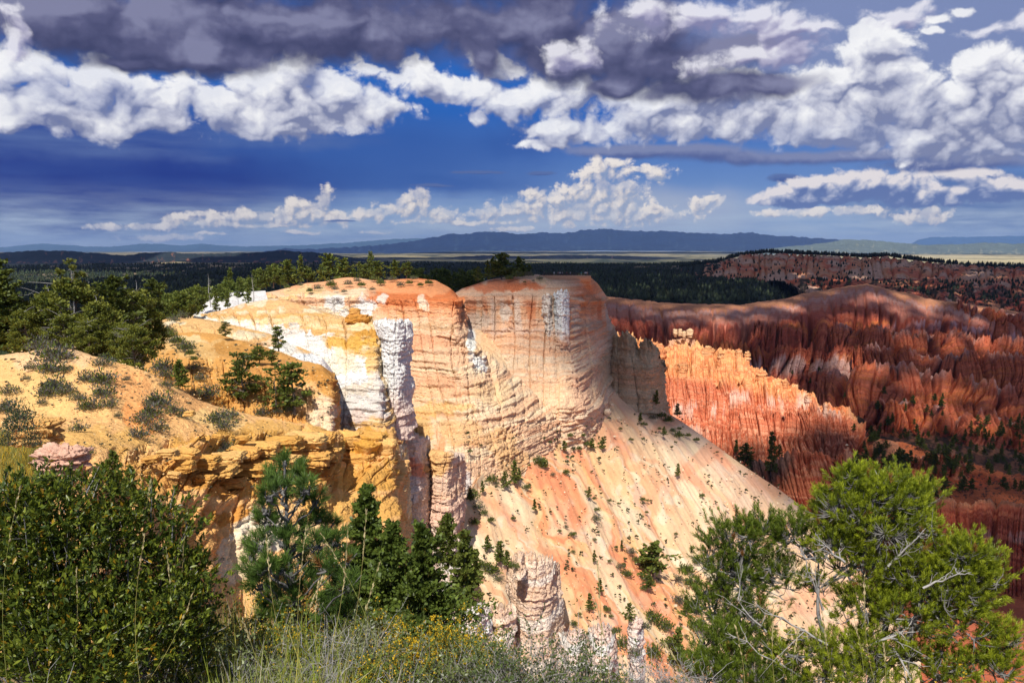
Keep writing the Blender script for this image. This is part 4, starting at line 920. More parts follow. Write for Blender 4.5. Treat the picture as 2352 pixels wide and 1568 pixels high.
# ---- pale spur and ochre mound
def psp(c):
    v = pn2(c['S'] / 2.0, c['W'][..., 2] / 20, 318)
    return paint(c, L(238, 190, 128), [(560, 775, 60, 14, L(248, 222, 184)), (640, 800, 60, 20, L(250, 238, 226)), (700, 830, 60, 26, L(252, 246, 242)), (450, 750, 60, 8, L(236, 190, 130)), (400, 738, 30, 8, L(250, 226, 190)), (740, 860, 30, 40, L(244, 236, 230)), (600, 790, 40, 12, L(232, 182, 120), .7)], wx=8, seed=11)
patch('pale_spur', [[(340, 760, 200), (400, 735, 205), (480, 735, 205), (600, 765, 200), (770, 860, 195)],
  [(335, 755, 176), (370, 732, 178), (400, 724, 180), (440, 728, 178), (480, 738, 175), (560, 752, 172), (620, 768, 170), (690, 792, 166), (740, 822, 162), (765, 858, 164)],
  [(335, 780, 165), (400, 750, 166), (480, 756, 164), (560, 774, 162), (620, 790, 160), (700, 825, 156), (750, 860, 154), (772, 890, 160)],
  [(335, 880, 155), (480, 870, 155), (620, 880, 152), (700, 900, 150), (758, 920, 147), (778, 930, 156)],
  [(335, 1050, 145), (620, 1050, 142), (758, 1050, 138), (780, 1050, 150)]], 340, 220, cliff(3.2, .7, 2.2, .4, .3, 1.0, .9, 4, 12, 1.0, 311, env=lambda c: .15 + .85 * sstep(.12, .3, c['T'])), psp, M_MID, vw=[.3, 1, 1, .5], plumb=True)
def mound_c(c):
    col = paint(c, L(222, 164, 92), [(450, 800, 90, 30, L(232, 186, 120)), (420, 780, 60, 16, L(240, 204, 150)), (560, 800, 90, 16, L(206, 150, 80)), (620, 850, 90, 40, L(208, 150, 84)), (740, 870, 40, 40, L(204, 146, 76)), (700, 920, 60, 40, L(236, 188, 130)), (740, 960, 40, 60, L(244, 214, 178)), (500, 900, 60, 30, L(216, 156, 80))], seed=13)
    return col
def mound_d(c):
    a = slope(1.2, 14, .12, 1.4, 17, .25, (1, -.2), 3)(c)
    b = cliff(2.6, .75, 1.6, .4, .28, .8, 1.0, 4, 9, .8, 321)(c)
    k = sstep(.30, .42, c['T'] + pn2(c['S'] / 6, 0, 19) * .05)
    return a * (1 - k) + b * k
MOUND = patch('ochre_mound', [[(330, 800, 135), (440, 765, 142), (600, 800, 138), (770, 860, 130)],
  [(335, 790, 118), (365, 772, 121), (400, 761, 124), (440, 757, 126), (480, 760, 126), (520, 769, 125), (570, 784, 122), (620, 800, 119), (690, 820, 115), (735, 830, 112), (758, 848, 112), (768, 880, 116)],
  [(330, 850, 96), (380, 835, 99), (440, 825, 103), (520, 830, 105), (600, 842, 105), (700, 852, 104), (745, 858, 104), (768, 880, 106), (776, 920, 112)],
  [(330, 900, 88), (380, 895, 90), (440, 885, 93), (520, 880, 97), (600, 890, 99), (700, 900, 100), (755, 905, 100), (772, 920, 103), (780, 950, 110)],
  [(330, 1000, 82), (440, 980, 86), (520, 980, 91), (600, 990, 94), (700, 1000, 95), (760, 1000, 96), (780, 1000, 106)],
  [(330, 1150, 76), (520, 1150, 82), (700, 1150, 88), (770, 1150, 90), (790, 1150, 102)]], 420, 300, mound_d, mound_c, M_NEAR, vw=[.25, 1, 1, 1, .6], plumb=True)

# ---- near hillside with its ledges
def hill_c(c):
    X, Y = c['X'], c['Y']
    col = paint(c, L(246, 190, 126), [(120, 810, 160, 40, L(250, 200, 150)), (300, 890, 60, 50, L(248, 178, 114)), (400, 930, 90, 40, L(248, 184, 120)), (330, 960, 50, 40, L(242, 166, 100)), (80, 900, 100, 50, L(248, 196, 128)), (500, 960, 90, 24, L(248, 200, 134)), (640, 990, 160, 30, L(232, 180, 104)), (240, 1010, 130, 40, L(240, 188, 112)),
         (560, 1010, 200, 26, L(222, 168, 88)), (420, 1080, 200, 50, L(230, 172, 96)), (700, 1080, 120, 50, L(226, 166, 86)), (540, 1110, 120, 40, L(226, 164, 84)), (600, 1220, 60, 60, L(250, 228, 200)), (560, 1280, 60, 60, L(246, 216, 176)), (480, 1230, 60, 70, L(238, 180, 110)), (520, 1180, 90, 14, L(214, 150, 76)), (640, 1160, 60, 30, L(244, 196, 130)), (740, 1160, 80, 60, L(236, 182, 104)), (840, 1020, 80, 40, L(218, 162, 76)), (840, 1100, 90, 50, L(222, 166, 86)), (700, 1250, 60, 60, L(244, 204, 150)), (850, 1180, 90, 40, L(226, 172, 96))], seed=15, wx=20)
    return col
def hill_d(c):
    Y, X, S, W = c['Y'], c['X'], c['S'], c['W']; z = W[..., 2]
    a = slope(.9, 9, .09, .8, 27, .12, (.8, .6), 2.)(c)
    k = sstep(0, 26, Y - np.interp(X, [-100, 100, 250, 400, 520, 700, 780, 900], [1065, 1040, 1030, 1010, 985, 972, 980, 975]) + pn2(X / 40, 0, 29) * 22)
    # bedded ledges: broken slabs with undercuts
    zz = z + pn2(S / 9, z / 12, 33) * 1.1 + S * .02
    blk1, blk2, idb = cell2(S / 2.6 + pn2(S / 4, z / 2, 34), zz / .8, 35)
    slab = (sstep(-.15, .15, pn2(zz / 1.25, S / 14, 36)) - .5) * 1.25 + (idb - .5) * .5 - .55 * sstep(.12, 0, blk2 - blk1)
    rough = fbm3(W[..., 0] / .8, W[..., 1] / .8, z / .6, 5, .6, 37, 1) * .32
    kl = k * sstep(1190, 1080, Y - (X > 760) * 0)
    wallz = cliff(3.2, .55, 2.2, .32, .28, .7, 1.0, 3.5, 8, .9, 331)(c) * (1 - kl) * k
    ov = sstep(1140, 1166, Y + pn2(X / 30, 0, 39) * 10) * sstep(380, 430, X) * sstep(600, 540, X)
    return a * (1 - k * .6) + kl * (slab * .8 + rough) + wallz - ov * .5
HILL = patch('hillside', [
  [(-120, 830, 84), (60, 815, 84), (240, 840, 82), (400, 900, 78), (560, 962, 78), (700, 985, 78), (790, 1010, 78), (930, 1000, 90)],
  [(-120, 815, 66), (0, 810, 66), (60, 800, 65), (120, 787, 64), (180, 796, 63), (240, 814, 62), (330, 850, 61), (400, 888, 61), (450, 920, 62), (520, 944, 63), (600, 955, 65), (700, 965, 67), (745, 975, 69), (765, 992, 72), (780, 990, 78), (830, 982, 79), (885, 985, 80), (915, 1010, 88)],
  [(-120, 930, 52), (0, 930, 52), (120, 945, 51), (250, 955, 50), (400, 965, 54), (520, 975, 58), (640, 985, 62), (740, 995, 65), (765, 1005, 68), (785, 1010, 75), (840, 1005, 74), (895, 1010, 76), (925, 1040, 86)],
  [(-120, 1010, 42), (0, 1000, 42), (100, 1005, 42), (200, 1020, 42), (300, 1040, 44), (400, 1035, 49), (520, 1030, 55), (640, 1030, 60), (740, 1035, 63), (768, 1045, 66), (785, 1050, 72), (840, 1050, 72), (898, 1055, 74), (928, 1080, 84)],
  [(-120, 1120, 34), (60, 1100, 35), (200, 1100, 36), (300, 1115, 39), (400, 1125, 44), (520, 1125, 50), (640, 1120, 56), (740, 1120, 60), (840, 1120, 68), (900, 1125, 71), (934, 1150, 82)],
  [(-120, 1230, 29), (200, 1220, 32), (400, 1200, 41), (520, 1190, 48), (640, 1190, 54), (740, 1200, 57), (840, 1200, 64), (905, 1210, 68), (940, 1240, 80)],
  [(-120, 1480, 24), (200, 1450, 28), (400, 1420, 37), (520, 1400, 44), (640, 1400, 50), (740, 1400, 53), (840, 1400, 58), (910, 1420, 63), (950, 1440, 76)],
  [(-120, 1750, 20), (400, 1700, 30), (640, 1680, 42), (910, 1680, 54), (960, 1680, 70)]],
  760, 620, hill_d, hill_c, M_NEAR, vw=[.2, 1, 1, 1, 1, 1, .5])

# scree chute between the wall and the promontory
patch('scree', [[(1030, 690, 362), (1120, 700, 358)], [(1048, 770, 322), (1140, 780, 330)], [(1068, 850, 288), (1170, 850, 312)], [(1080, 950, 268), (1210, 950, 296)]], 60, 90, slope(1.2, 14, .3, 2, 51, .4, (.6, .8), 3),
      lambda c: paint(c, L(250, 208, 166), [(1078, 780, 14, 44, L(255, 246, 238)), (1095, 830, 16, 30, L(255, 246, 238)), (1120, 790, 20, 40, L(246, 200, 154))], wx=6, seed=3), M_MID)
# ---- free-standing rocks: each a thing of its own
PIN = lambda amp, f: (lambda c: ((np.minimum(1, (np.abs(pn2(c['S'] / f, c['T'] * 0 + f, 501)) * 3.2) ** .5) - .6) * amp * .75 + (np.minimum(1, (np.abs(pn2(c['S'] / f * 2.2, c['T'] * 0 + f, 502)) * 3.2) ** .5) - .6) * amp * .45) * sstep(0, .04, c['T']) * sstep(.34, .06, c['T']))
def whitec(a, b, y0, y1):
    def f(c):
        k = sstep(y0, y1, c['Y'] + fbm2(c['X'] / 12, c['Y'] / 12, 3, .5, 9) * 22)[..., None]
        return (a * (1 - k) + b * k) * (1 + .08 * fbm2(c['S'] / 1.5, c['W'][..., 2] / 1.0, 3, .6, 10)[..., None])
    return f
butt('white_hoodoo', 862, 942, 738, 1010, 186, 401, whitec(L(238, 234, 230), L(236, 208, 192), 870, 960), 2.4, 150, 260, 12, cl=cliff(3.2, .55, 3.4, .45, .28, 2.0, 1.0, 1.6, 8, 1.8, 401), jag=PIN(1.3, 2.6), kind=None, label='chalk-white lumpy rock pillar standing before the red-topped cliff', cat='rock formation')
butt('rock_buttress', 868, 952, 990, 1180, 192, 402, whitec(L(236, 222, 216), L(236, 196, 170), 960, 1000), 3.4, 150, 220, 12)
butt('white_hoodoo', 1275, 1304, 668, 800, 333, 403, whitec(L(252, 244, 240), L(240, 196, 164), 752, 790), 4.5, 70, 150, 9, jag=PIN(2.0, 4), kind=None, label='brighter and taller of two white rock pillars on the corner of the promontory', cat='rock formation')
butt('white_hoodoo', 1248, 1270, 676, 800, 334, 404, whitec(L(236, 222, 206), L(236, 190, 156), 762, 790), 4.5, 60, 140, 8, jag=PIN(1.6, 4), kind=None, label='duller left one of two white rock pillars on the corner of the promontory', cat='rock formation')
PF = lambda c: paint(c, L(240, 208, 184), [], strata=beds([L(244, 216, 192), L(232, 196, 166), L(248, 226, 208)], 3, 411), seed=12)
PW = lambda c: paint(c, L(248, 226, 212), [], strata=beds([L(250, 232, 220), L(244, 210, 190), L(250, 238, 230)], 3, 412), seed=12)
CF = lambda seed: cliff(3.0, .55, 2.2, .45, .5, 1.6, .7, 3, 10, 1.6, seed)
butt('rock_fin', 1172, 1282, 1290, 1560, 176, 421, PF, 3, 190, 260, 12, cl=CF(421), jag=PIN(4.2, 2.6), kind=None, label='tall craggy cream rock fin rising before the lower talus', cat='rock formation')
butt('rock_fin', 1180, 1206, 1268, 1330, 175, 422, PF, 1.6, 60, 80, 4, cl=CF(422), jag=PIN(1.5, 1.5), kind=None, label='narrow pointed spike at the left end of the tall craggy fin', cat='rock formation')
butt('rock_fin', 1120, 1180, 1400, 1600, 168, 423, PF, 2.5, 110, 160, 9, cl=CF(423), jag=PIN(2.6, 2.2), kind=None, label='lower shoulder of rock left of the tall craggy fin', cat='rock formation')
butt('rock_fin', 1030, 1125, 1392, 1600, 160, 424, PW, 3, 150, 170, 12, cl=CF(424), jag=PIN(2.6, 3), kind=None, label='pale pink rock shoulder beside the dark pines', cat='rock formation')
butt('rock_fin', 1000, 1062, 1240, 1500, 172, 425, PW, 3, 110, 200, 12, cl=CF(425), jag=PIN(3, 3), kind=None, label='pink rock point emerging above the dark pines', cat='rock formation')
butt('rock_fin', 1285, 1350, 1448, 1620, 172, 426, PW, 2.4, 110, 140, 8, cl=CF(426), jag=PIN(1.6, 2), kind=None, label='row of white knobs right of the tall craggy fin', cat='rock formation')
butt('rock_fin', 1352, 1412, 1440, 1620, 172, 427, PW, 2.4, 110, 140, 8, cl=CF(427), jag=PIN(2.2, 2), kind=None, label='squat white rock with a nipple top near the foot of the talus', cat='rock formation')
butt('rock_fin', 1448, 1474, 1424, 1560, 176, 428, PW, 1.6, 60, 130, 4, cl=CF(428), jag=PIN(2.2, 1.6), kind=None, label='lone slim white pinnacle near the foot of the talus', cat='rock formation')
def boulder(name, X, Y, rx, ry, d, col, seed, label, cat='rock', group=None, sq=.55, rough=.16, dz=1.0, cell=2.2, mat=None, parent=None, n=54, tilt=None):
    """a blocky weathered rock, rx by ry picture units across, centre seen at (X, Y)"""
    rs = np.random.RandomState(seed); p = P(X, Y, d); s = d / FPX
    u, v = np.meshgrid(np.linspace(0, 2 * np.pi, n, endpoint=True), np.linspace(-np.pi / 2, np.pi / 2, n // 2 + 6))
    e = lambda w, k: np.sign(w) * np.abs(w) ** k
    x = e(np.cos(v), sq) * e(np.cos(u), sq); y = e(np.cos(v), sq) * e(np.sin(u), sq); z = e(np.sin(v), sq)
    V = np.stack([x, y, z], -1); V[:, -1] = V[:, 0]
    q = V * cell
    f = fbm3(q[..., 0] + seed, q[..., 1], q[..., 2], 5, .62, seed % 50, 1); k1, k2, idv = cell2(q[..., 0] * .8 + q[..., 1] * .6 + seed, q[..., 2] * 1.3, seed % 40)
    lay = sstep(-.1, .1, pn2(q[..., 2] * 1.6 + pn2(q[..., 0], q[..., 1], 3) * .3, 0 * x, seed % 60)) - .5
    R = 1 + rough * (f * 1.5 + (idv - .5) * .8 + lay * .7 - .5 * sstep(.12, 0, k2 - k1)); R[:, -1] = R[:, 0]; R[0] = R[0].mean(); R[-1] = R[-1].mean()
    V = V * R[..., None] * np.array([rx * s, max(rx, ry) * s * .8 * dz, ry * s])
    if tilt: ca, sa = math.cos(tilt), math.sin(tilt); V = np.stack([V[..., 0] * ca - V[..., 2] * sa, V[..., 1], V[..., 0] * sa + V[..., 2] * ca], -1)
    h, w = u.shape; i = np.arange(h * w).reshape(h, w); F = np.stack([i[:-1, :-1], i[:-1, 1:], i[1:, 1:], i[1:, :-1]], -1).reshape(-1, 4)
    c = np.asarray(col) * (1 + .16 * f[..., None] + .10 * lay[..., None]) * np.ones(3)
    o = new_obj(name, mesh_np(name, V.reshape(-1, 3), F, mat or M_NEAR, np.clip(c.reshape(-1, 3), 0, .9)), parent, tuple(p))
    if parent is None: tag(o, label, cat, group)
    return o
boulder('balanced_rock', 815, 717, 13, 9, 196, L(222, 166, 92), 31, 'rounded cap stone topmost on the ochre crag before the red cliff', mat=M_MID)
boulder('crag_rock', 824, 735, 28, 12, 195, L(212, 150, 72), 32, 'broad ochre crag block under the rounded cap stone', mat=M_MID, rough=.22)
boulder('crag_rock', 661, 735, 17, 22, 207, L(220, 160, 84), 33, 'round ochre knob of rock standing out of the tan spur', mat=M_MID, rough=.2)
boulder('pink_boulder', 140, 1056, 58, 30, 30, L(224, 178, 154), 34, 'big pale pink boulder beside the yellow grass', rough=.30, sq=.85, n=120, cell=2.2)
boulder('ledge_rock', 88, 990, 46, 30, 36, L(226, 176, 108), 35, 'cracked tan outcrop above the pink boulder', rough=.24, sq=.5, n=100, cell=2.6)
HZ = M_MID
kb = L(244, 204, 160)
for k, (X, Y, rx, ry) in enumerate([(1551, 764, 5.2, 9), (1562, 764, 5.2, 9), (1571, 768, 4.6, 8), (1584, 765, 8, 11)]):
    boulder('hoodoo_cap', X, Y, rx, ry, 808, kb, 41 + k, ('leftmost', 'second', 'third and smallest', 'rightmost and largest')[k] + ' of the four pale knobs crowning the sunlit hoodoos', 'rock', 'pale knobs crowning the sunlit hoodoos', sq=.8, mat=M_FAR, n=36)
for (x0, x1, yt, yb, dd_, sd_) in [(1470, 1492, 792, 880, 800, 441), (1500, 1530, 798, 900, 796, 442), (1610, 1640, 796, 880, 788, 443), (1648, 1668, 806, 880, 782, 444), (1688, 1706, 802, 870, 776, 445), (1712, 1722, 806, 860, 776, 446), (1558, 1580, 830, 930, 770, 447), (1740, 1762, 852, 940, 752, 448), (1795, 1812, 872, 960, 734, 449), (1850, 1868, 905, 980, 708, 450), (1620, 1650, 880, 960, 748, 451), (1890, 1905, 925, 985, 692, 452)]:
    butt('hoodoo', x0, x1, yt, yb, dd_, sd_, lambda c: hood_col(c), 3, 60, 90, 7, cl=cliff(3.5, .9, 3.0, .9, .6, 2.0, 1.0, 3, 10, 1.4, sd_), jag=PIN(2.2, 3.0), kind='structure')
butt('hoodoo_pedestal', 1538, 1600, 772, 840, 806, 431, flat(L(250, 190, 150)), 5, 90, 90, 14, cl=fins(7, 3, 3, .8, .5, 2, 431), kind='structure')

def ledge_rocks():
    R_ = [(430, 1045, 26, 14), (470, 1060, 34, 12), (520, 1052, 40, 10), (560, 1040, 34, 12), (600, 1030, 40, 12), (650, 1020, 46, 14), (700, 1012, 50, 14), (742, 1010, 30, 16), (500, 1085, 44, 10), (570, 1075, 50, 12), (640, 1062, 44, 12), (700, 1048, 56, 14), (750, 1042, 30, 14), (425, 1072, 22, 12), (650, 1092, 20, 12), (600, 1100, 22, 8), (540, 1110, 26, 8), (470, 1100, 22, 8),
          (385, 1040, 22, 8), (350, 1055, 20, 8), (300, 1075, 22, 8), (260, 1040, 26, 9), (400, 1090, 14, 6), (240, 1085, 22, 10), (435, 950, 12, 5), (500, 1002, 12, 5), (680, 1085, 14, 10), (330, 1085, 16, 6), (220, 1060, 14, 8), (560, 1005, 16, 5), (700, 1120, 26, 12), (760, 1090, 20, 10), (800, 1010, 34, 16), (850, 1012, 34, 18), (885, 1030, 24, 22), (820, 1060, 40, 22), (870, 1080, 34, 22), (800, 1110, 30, 20)]
    c_ = [L(232, 180, 104), L(222, 168, 90), L(238, 190, 120), L(228, 172, 96)]
    for k, (X, Y, rx, ry) in enumerate(R_):
        d = float(np.interp(X, [200, 400, 560, 700, 760, 800, 900], [43, 47, 55, 61, 65, 74, 75])) - (Y - 1030) * .03
        boulder('ledge_rock', X, Y, rx, ry, d, c_[k % 4], 900 + k, 'ochre sandstone block of the broken ledges', 'rock', 'ochre blocks of the broken ledges', sq=.42, rough=.20, cell=2.4, n=64, tilt=((k * 37) % 11 - 5) * .025)
ledge_rocks()
# ------------------------------------------------------------------ broken cloud overhead (out of view): it shades the canyon
M_CLOUD = plain_mat('cloud_white', (.82, .83, .86), 1.0, 0, trans=.5)
def shade_mask(x, y):
    """how much of the sun is hidden over the ground point (x, y)"""
    X = x / np.maximum(y, 1) * FPX + 1176; d = y
    w = pn2(x / 120, y / 120, 301) * 34 + pn2(x / 40, y / 40, 302) * 12
    thr = np.interp(X, [-3000, 0, 600, 1000, 1080, 1180, 1300, 1380, 1450, 1520, 1700, 1900, 2100, 2600, 4000], [900, 900, 700, 520, 430, 384, 376, 366, 366, 388, 400, 400, 390, 360, 360])
    m = sstep(-30, 40, d - thr + w)
    # the lit gap over the hoodoo ridge
    gx = np.interp(d, [600, 640, 700, 760, 840, 900], [1700, 1560, 1490, 1400, 1300, 1300]); g2 = np.interp(d, [600, 640, 700, 760, 840, 900], [1850, 1960, 2010, 1960, 1860, 1750])
    gap = sstep(625, 655, d + w * .5) * sstep(880, 835, d + w * .3) * sstep(gx - 30, gx + 20, X + w) * sstep(g2 + 40, g2 - 20, X + w)
    m = m * (1 - gap)
    far = sstep(5200, 5900, d + pn2(x / 700, y / 700, 303) * 900)
    far = far * (1 - .0)
    m = m * (1 - far)
    thin = sstep(-.35, .35, pn2(x / 260, y / 200, 311) + .5 * pn2(x / 90, y / 80, 312))
    m = m * (1 - (.09 + .17 * thin) * sstep(430, 560, d) * sstep(3200, 1800, d))
    # streaks of shade over the plain
    s = sstep(-.15, .1, fbm2(x / 4200, y / 2600, 3, .5, 304) + sstep(1750, 1500, X) * .14) * sstep(5200, 6000, d)
    s = s * (1 - sstep(1450, 1700, X) * sstep(7000, 9000, d))
    m = np.maximum(m, s * sstep(16000, 15000, d))
    return m
def build_cloud():
    V = []; F = []
    rs = np.random.RandomState(5); nb = 0
    def cells(x0, x1, y0, y1, cs, th, inner=None, H=2800.0):
        nonlocal nb
        off = np.array([TO_SUN.x, TO_SUN.y]) / TO_SUN.z * (H + 120)
        gx, gy = np.meshgrid(np.arange(x0, x1, cs), np.arange(y0, y1, cs)); gx = gx.ravel() + cs / 2; gy = gy.ravel() + cs / 2
        if inner is not None:
            k = (gx > inner[0]) & (gx < inner[1]) & (gy > inner[2]) & (gy < inner[3]); gx, gy = gx[~k], gy[~k]
        m = shade_mask(gx, gy); keep = rs.rand(len(gx)) < m * 1.02
        gx, gy, m = gx[keep], gy[keep], m[keep]
        n = len(gx); h = cs * .5 * 1.02
        zt = H + (20 + 140 * fbm2(gx / 300, gy / 300, 3, .5, 306)) * 0 + th * (.6 + .4 * rs.rand(n)); zb = H - th * .2 * rs.rand(n)
        cx, cy = gx + off[0], gy + off[1]
        s = np.array([[-1, -1], [1, -1], [1, 1], [-1, 1]])
        v = np.concatenate([np.stack([cx[:, None] + s[:, 0] * h, cy[:, None] + s[:, 1] * h, np.broadcast_to(zb[:, None], (n, 4))], -1),
                            np.stack([cx[:, None] + s[:, 0] * h * .8, cy[:, None] + s[:, 1] * h * .8, np.broadcast_to(zt[:, None], (n, 4))], -1)], 1)
        q = np.array([[3, 2, 1, 0], [4, 5, 6, 7], [0, 1, 5, 4], [1, 2, 6, 5], [2, 3, 7, 6], [3, 0, 4, 7]])
        V.append(v.reshape(-1, 3)); F.append((q[None] + (np.arange(n) * 8)[:, None, None] + nb).reshape(-1, 4)); nb += n * 8
    inner = (-250, 954, 300, 1042)
    cells(-250, 954, 300, 1042, 14, 10)
    cells(-450, 1650, 300, 2000, 20, 16, inner)
    cells(-1450, 2910, 300, 3540, 40, 30, (-450, 1650, 300, 2000))
    cells(-3000, 6000, 3540, 5600, 100, 60)
    cells(-9000, 12000, 5600, 15600, 260, 120, None, 11000.0)
    o = new_obj('cloud', mesh_np('cloud', np.concatenate(V), np.concatenate(F), M_CLOUD, smooth=False))
    tag(o, kind='structure')
build_cloud()
# ------------------------------------------------------------------ where plants stand: nearest land seen at (X, Y)
ZC = 4.0
def build_zbuf():
    nx, ny = int(2600 / ZC), int(1800 / ZC)
    buf = np.full((ny, nx), 1e9, np.float32)
    for V, F in LAND:
        v = np.concatenate([V, V[F].mean(1)]) if len(V) < 500000 else V
        v = v[v[:, 1] > 3]
        u = v[:, 0]; w = v[:, 1] * SP * -1 * -1
        fx = v[:, 0]; fwd = v[:, 1] * CP - v[:, 2] * SP; up = v[:, 1] * SP + v[:, 2] * CP
        X = 1176 + FPX * fx / fwd; Y = 784 - FPX * up / fwd
        i = ((X + 120) / ZC).astype(int); j = ((Y + 100) / ZC).astype(int)
        k = (i >= 0) & (i < nx) & (j >= 0) & (j < ny) & (fwd > 1)
        np.minimum.at(buf, (j[k], i[k]), v[k, 1].astype(np.float32))
    return buf
ZBUF = build_zbuf()
def dep(X, Y):
    i = int((X + 120) / ZC); j = int((Y + 100) / ZC)
    return float(ZBUF[max(0, j - 1):j + 2, max(0, i - 1):i + 2].min())
def stand(X, Y):
    d = dep(X, Y)
    return (P(X, Y, d) if d < 1e8 else None), d

# ------------------------------------------------------------------ plant geometry
class Bag:
    """collects triangles with a colour each vertex; becomes one mesh object"""
    def __init__(s): s.V = []; s.F = []; s.C = []; s.n = 0
    def add(s, V, F, C):
        V = np.asarray(V, np.float32).reshape(-1, 3); F = np.asarray(F, np.int64)
        if F.shape[-1] == 4: F = F.reshape(-1, 4); F = np.concatenate([F[:, [0, 1, 2]], F[:, [0, 2, 3]]])
        s.V.append(V); s.F.append(F.reshape(-1, 3) + s.n)
        C = np.asarray(C, np.float32); s.C.append(np.broadcast_to(C, V.shape) if C.ndim == 1 else C.reshape(-1, 3)); s.n += len(V)
    def tube(s, pts, rad, col, k=5):
        pts = np.asarray(pts, float); m = len(pts); rad = np.broadcast_to(np.asarray(rad, float), (m,))
        t = np.gradient(pts, axis=0); t /= np.linalg.norm(t, axis=1, keepdims=True) + 1e-9
        a = np.where(np.abs(t[:, 2:3]) < .9, [[0, 0, 1.]], [[1., 0, 0]]); u = np.cross(t, a); u /= np.linalg.norm(u, axis=1, keepdims=True) + 1e-9; v = np.cross(t, u)
        th = np.linspace(0, 2 * np.pi, k, endpoint=False)
        R = pts[:, None] + (u[:, None] * np.cos(th)[None, :, None] + v[:, None] * np.sin(th)[None, :, None]) * rad[:, None, None]
        i = np.arange(m * k).reshape(m, k); j = np.roll(i, -1, 1)
        F = np.stack([i[:-1], j[:-1], j[1:], i[1:]], -1).reshape(-1, 4)
        s.add(R.reshape(-1, 3), F, col)
    def inst(s, tv, tf, pos, dirs, scale, cols, roll=None, rs=np.random):
        """template (along +Z) placed at pos, pointing along dirs"""
        n = len(pos); tv = np.asarray(tv, float); tf = np.asarray(tf)
        d = dirs / (np.linalg.norm(dirs, axis=1, keepdims=True) + 1e-9)
        a = np.where(np.abs(d[:, 2:3]) < .9, [[0, 0, 1.]], [[1., 0, 0]]); u = np.cross(d, a); u /= np.linalg.norm(u, axis=1, keepdims=True) + 1e-9; v = np.cross(d, u)
        r = rs.rand(n) * 2 * np.pi if roll is None else roll
        u2 = u * np.cos(r)[:, None] + v * np.sin(r)[:, None]; v2 = -u * np.sin(r)[:, None] + v * np.cos(r)[:, None]
        M = np.stack([u2, v2, d], 1)                                   # rows: local axes
        sc = np.broadcast_to(np.asarray(scale, float), (n,))
        V = np.einsum('mk,nkj->nmj', tv, M) * sc[:, None, None] + pos[:, None]
        F = tf[None] + (np.arange(n) * len(tv))[:, None, None]
        C = np.repeat(np.asarray(cols, float)[:, None], len(tv), 1) if np.ndim(cols) == 2 else cols
        s.add(V.reshape(-1, 3), F.reshape(-1, tf.shape[1]), C.reshape(-1, 3) if np.ndim(cols) == 2 else cols)
    def mesh(s, name, mat, smooth=False):
        return mesh_np(name, np.concatenate(s.V), np.concatenate(s.F), mat, np.concatenate(s.C), smooth)
    def build(s, name, mat, parent=None, loc=None, smooth=False):
        return new_obj(name, s.mesh(name, mat, smooth), parent, loc)
def empty(name, loc, rz=0, sc=1.0):
    o = bpy.data.objects.new(name, None); COL.objects.link(o); o.location = loc; o.rotation_euler = (0, 0, rz); o.scale = (sc, sc, sc) if np.isscalar(sc) else sc
    o.empty_display_size = .1
    return o
def dup(root, loc, rz, sc):
    r = root.copy(); COL.objects.link(r); r.location = loc; r.rotation_euler = (0, 0, rz); r.scale = sc if not np.isscalar(sc) else (sc, sc, sc)
    for ch in root.children:
        c = ch.copy(); COL.objects.link(c); c.parent = r
    return r

M_LEAF = plain_mat('needles', None, .55, .25, .5, .22, .25, True)
M_BROAD = plain_mat('glossy_leaf', None, .38, .15, .05, .25, .4, True)
M_BARK = plain_mat('bark', None, .9, .35, .04, 0, .15, True)
M_DRY = plain_mat('dry_stem', None, .7, .2, .02, .2, .2, True)
G1 = np.array([.19, .22, .035]); G2 = np.array([.07, .105, .022]); G3 = np.array([.22, .24, .045]); BK = np.array([.15, .12, .09]); GB = np.array([.46, .44, .42])
QT = np.array([[-.5, 0, 0], [.5, 0, 0], [.35, .12, 1], [-.35, -.12, 1.]]); QF = np.array([[0, 1, 2, 3]])
TT = np.array([[-.5, 0, 0], [.5, 0, 0], [0, .15, 1.]]); TF = np.array([[0, 1, 2]])

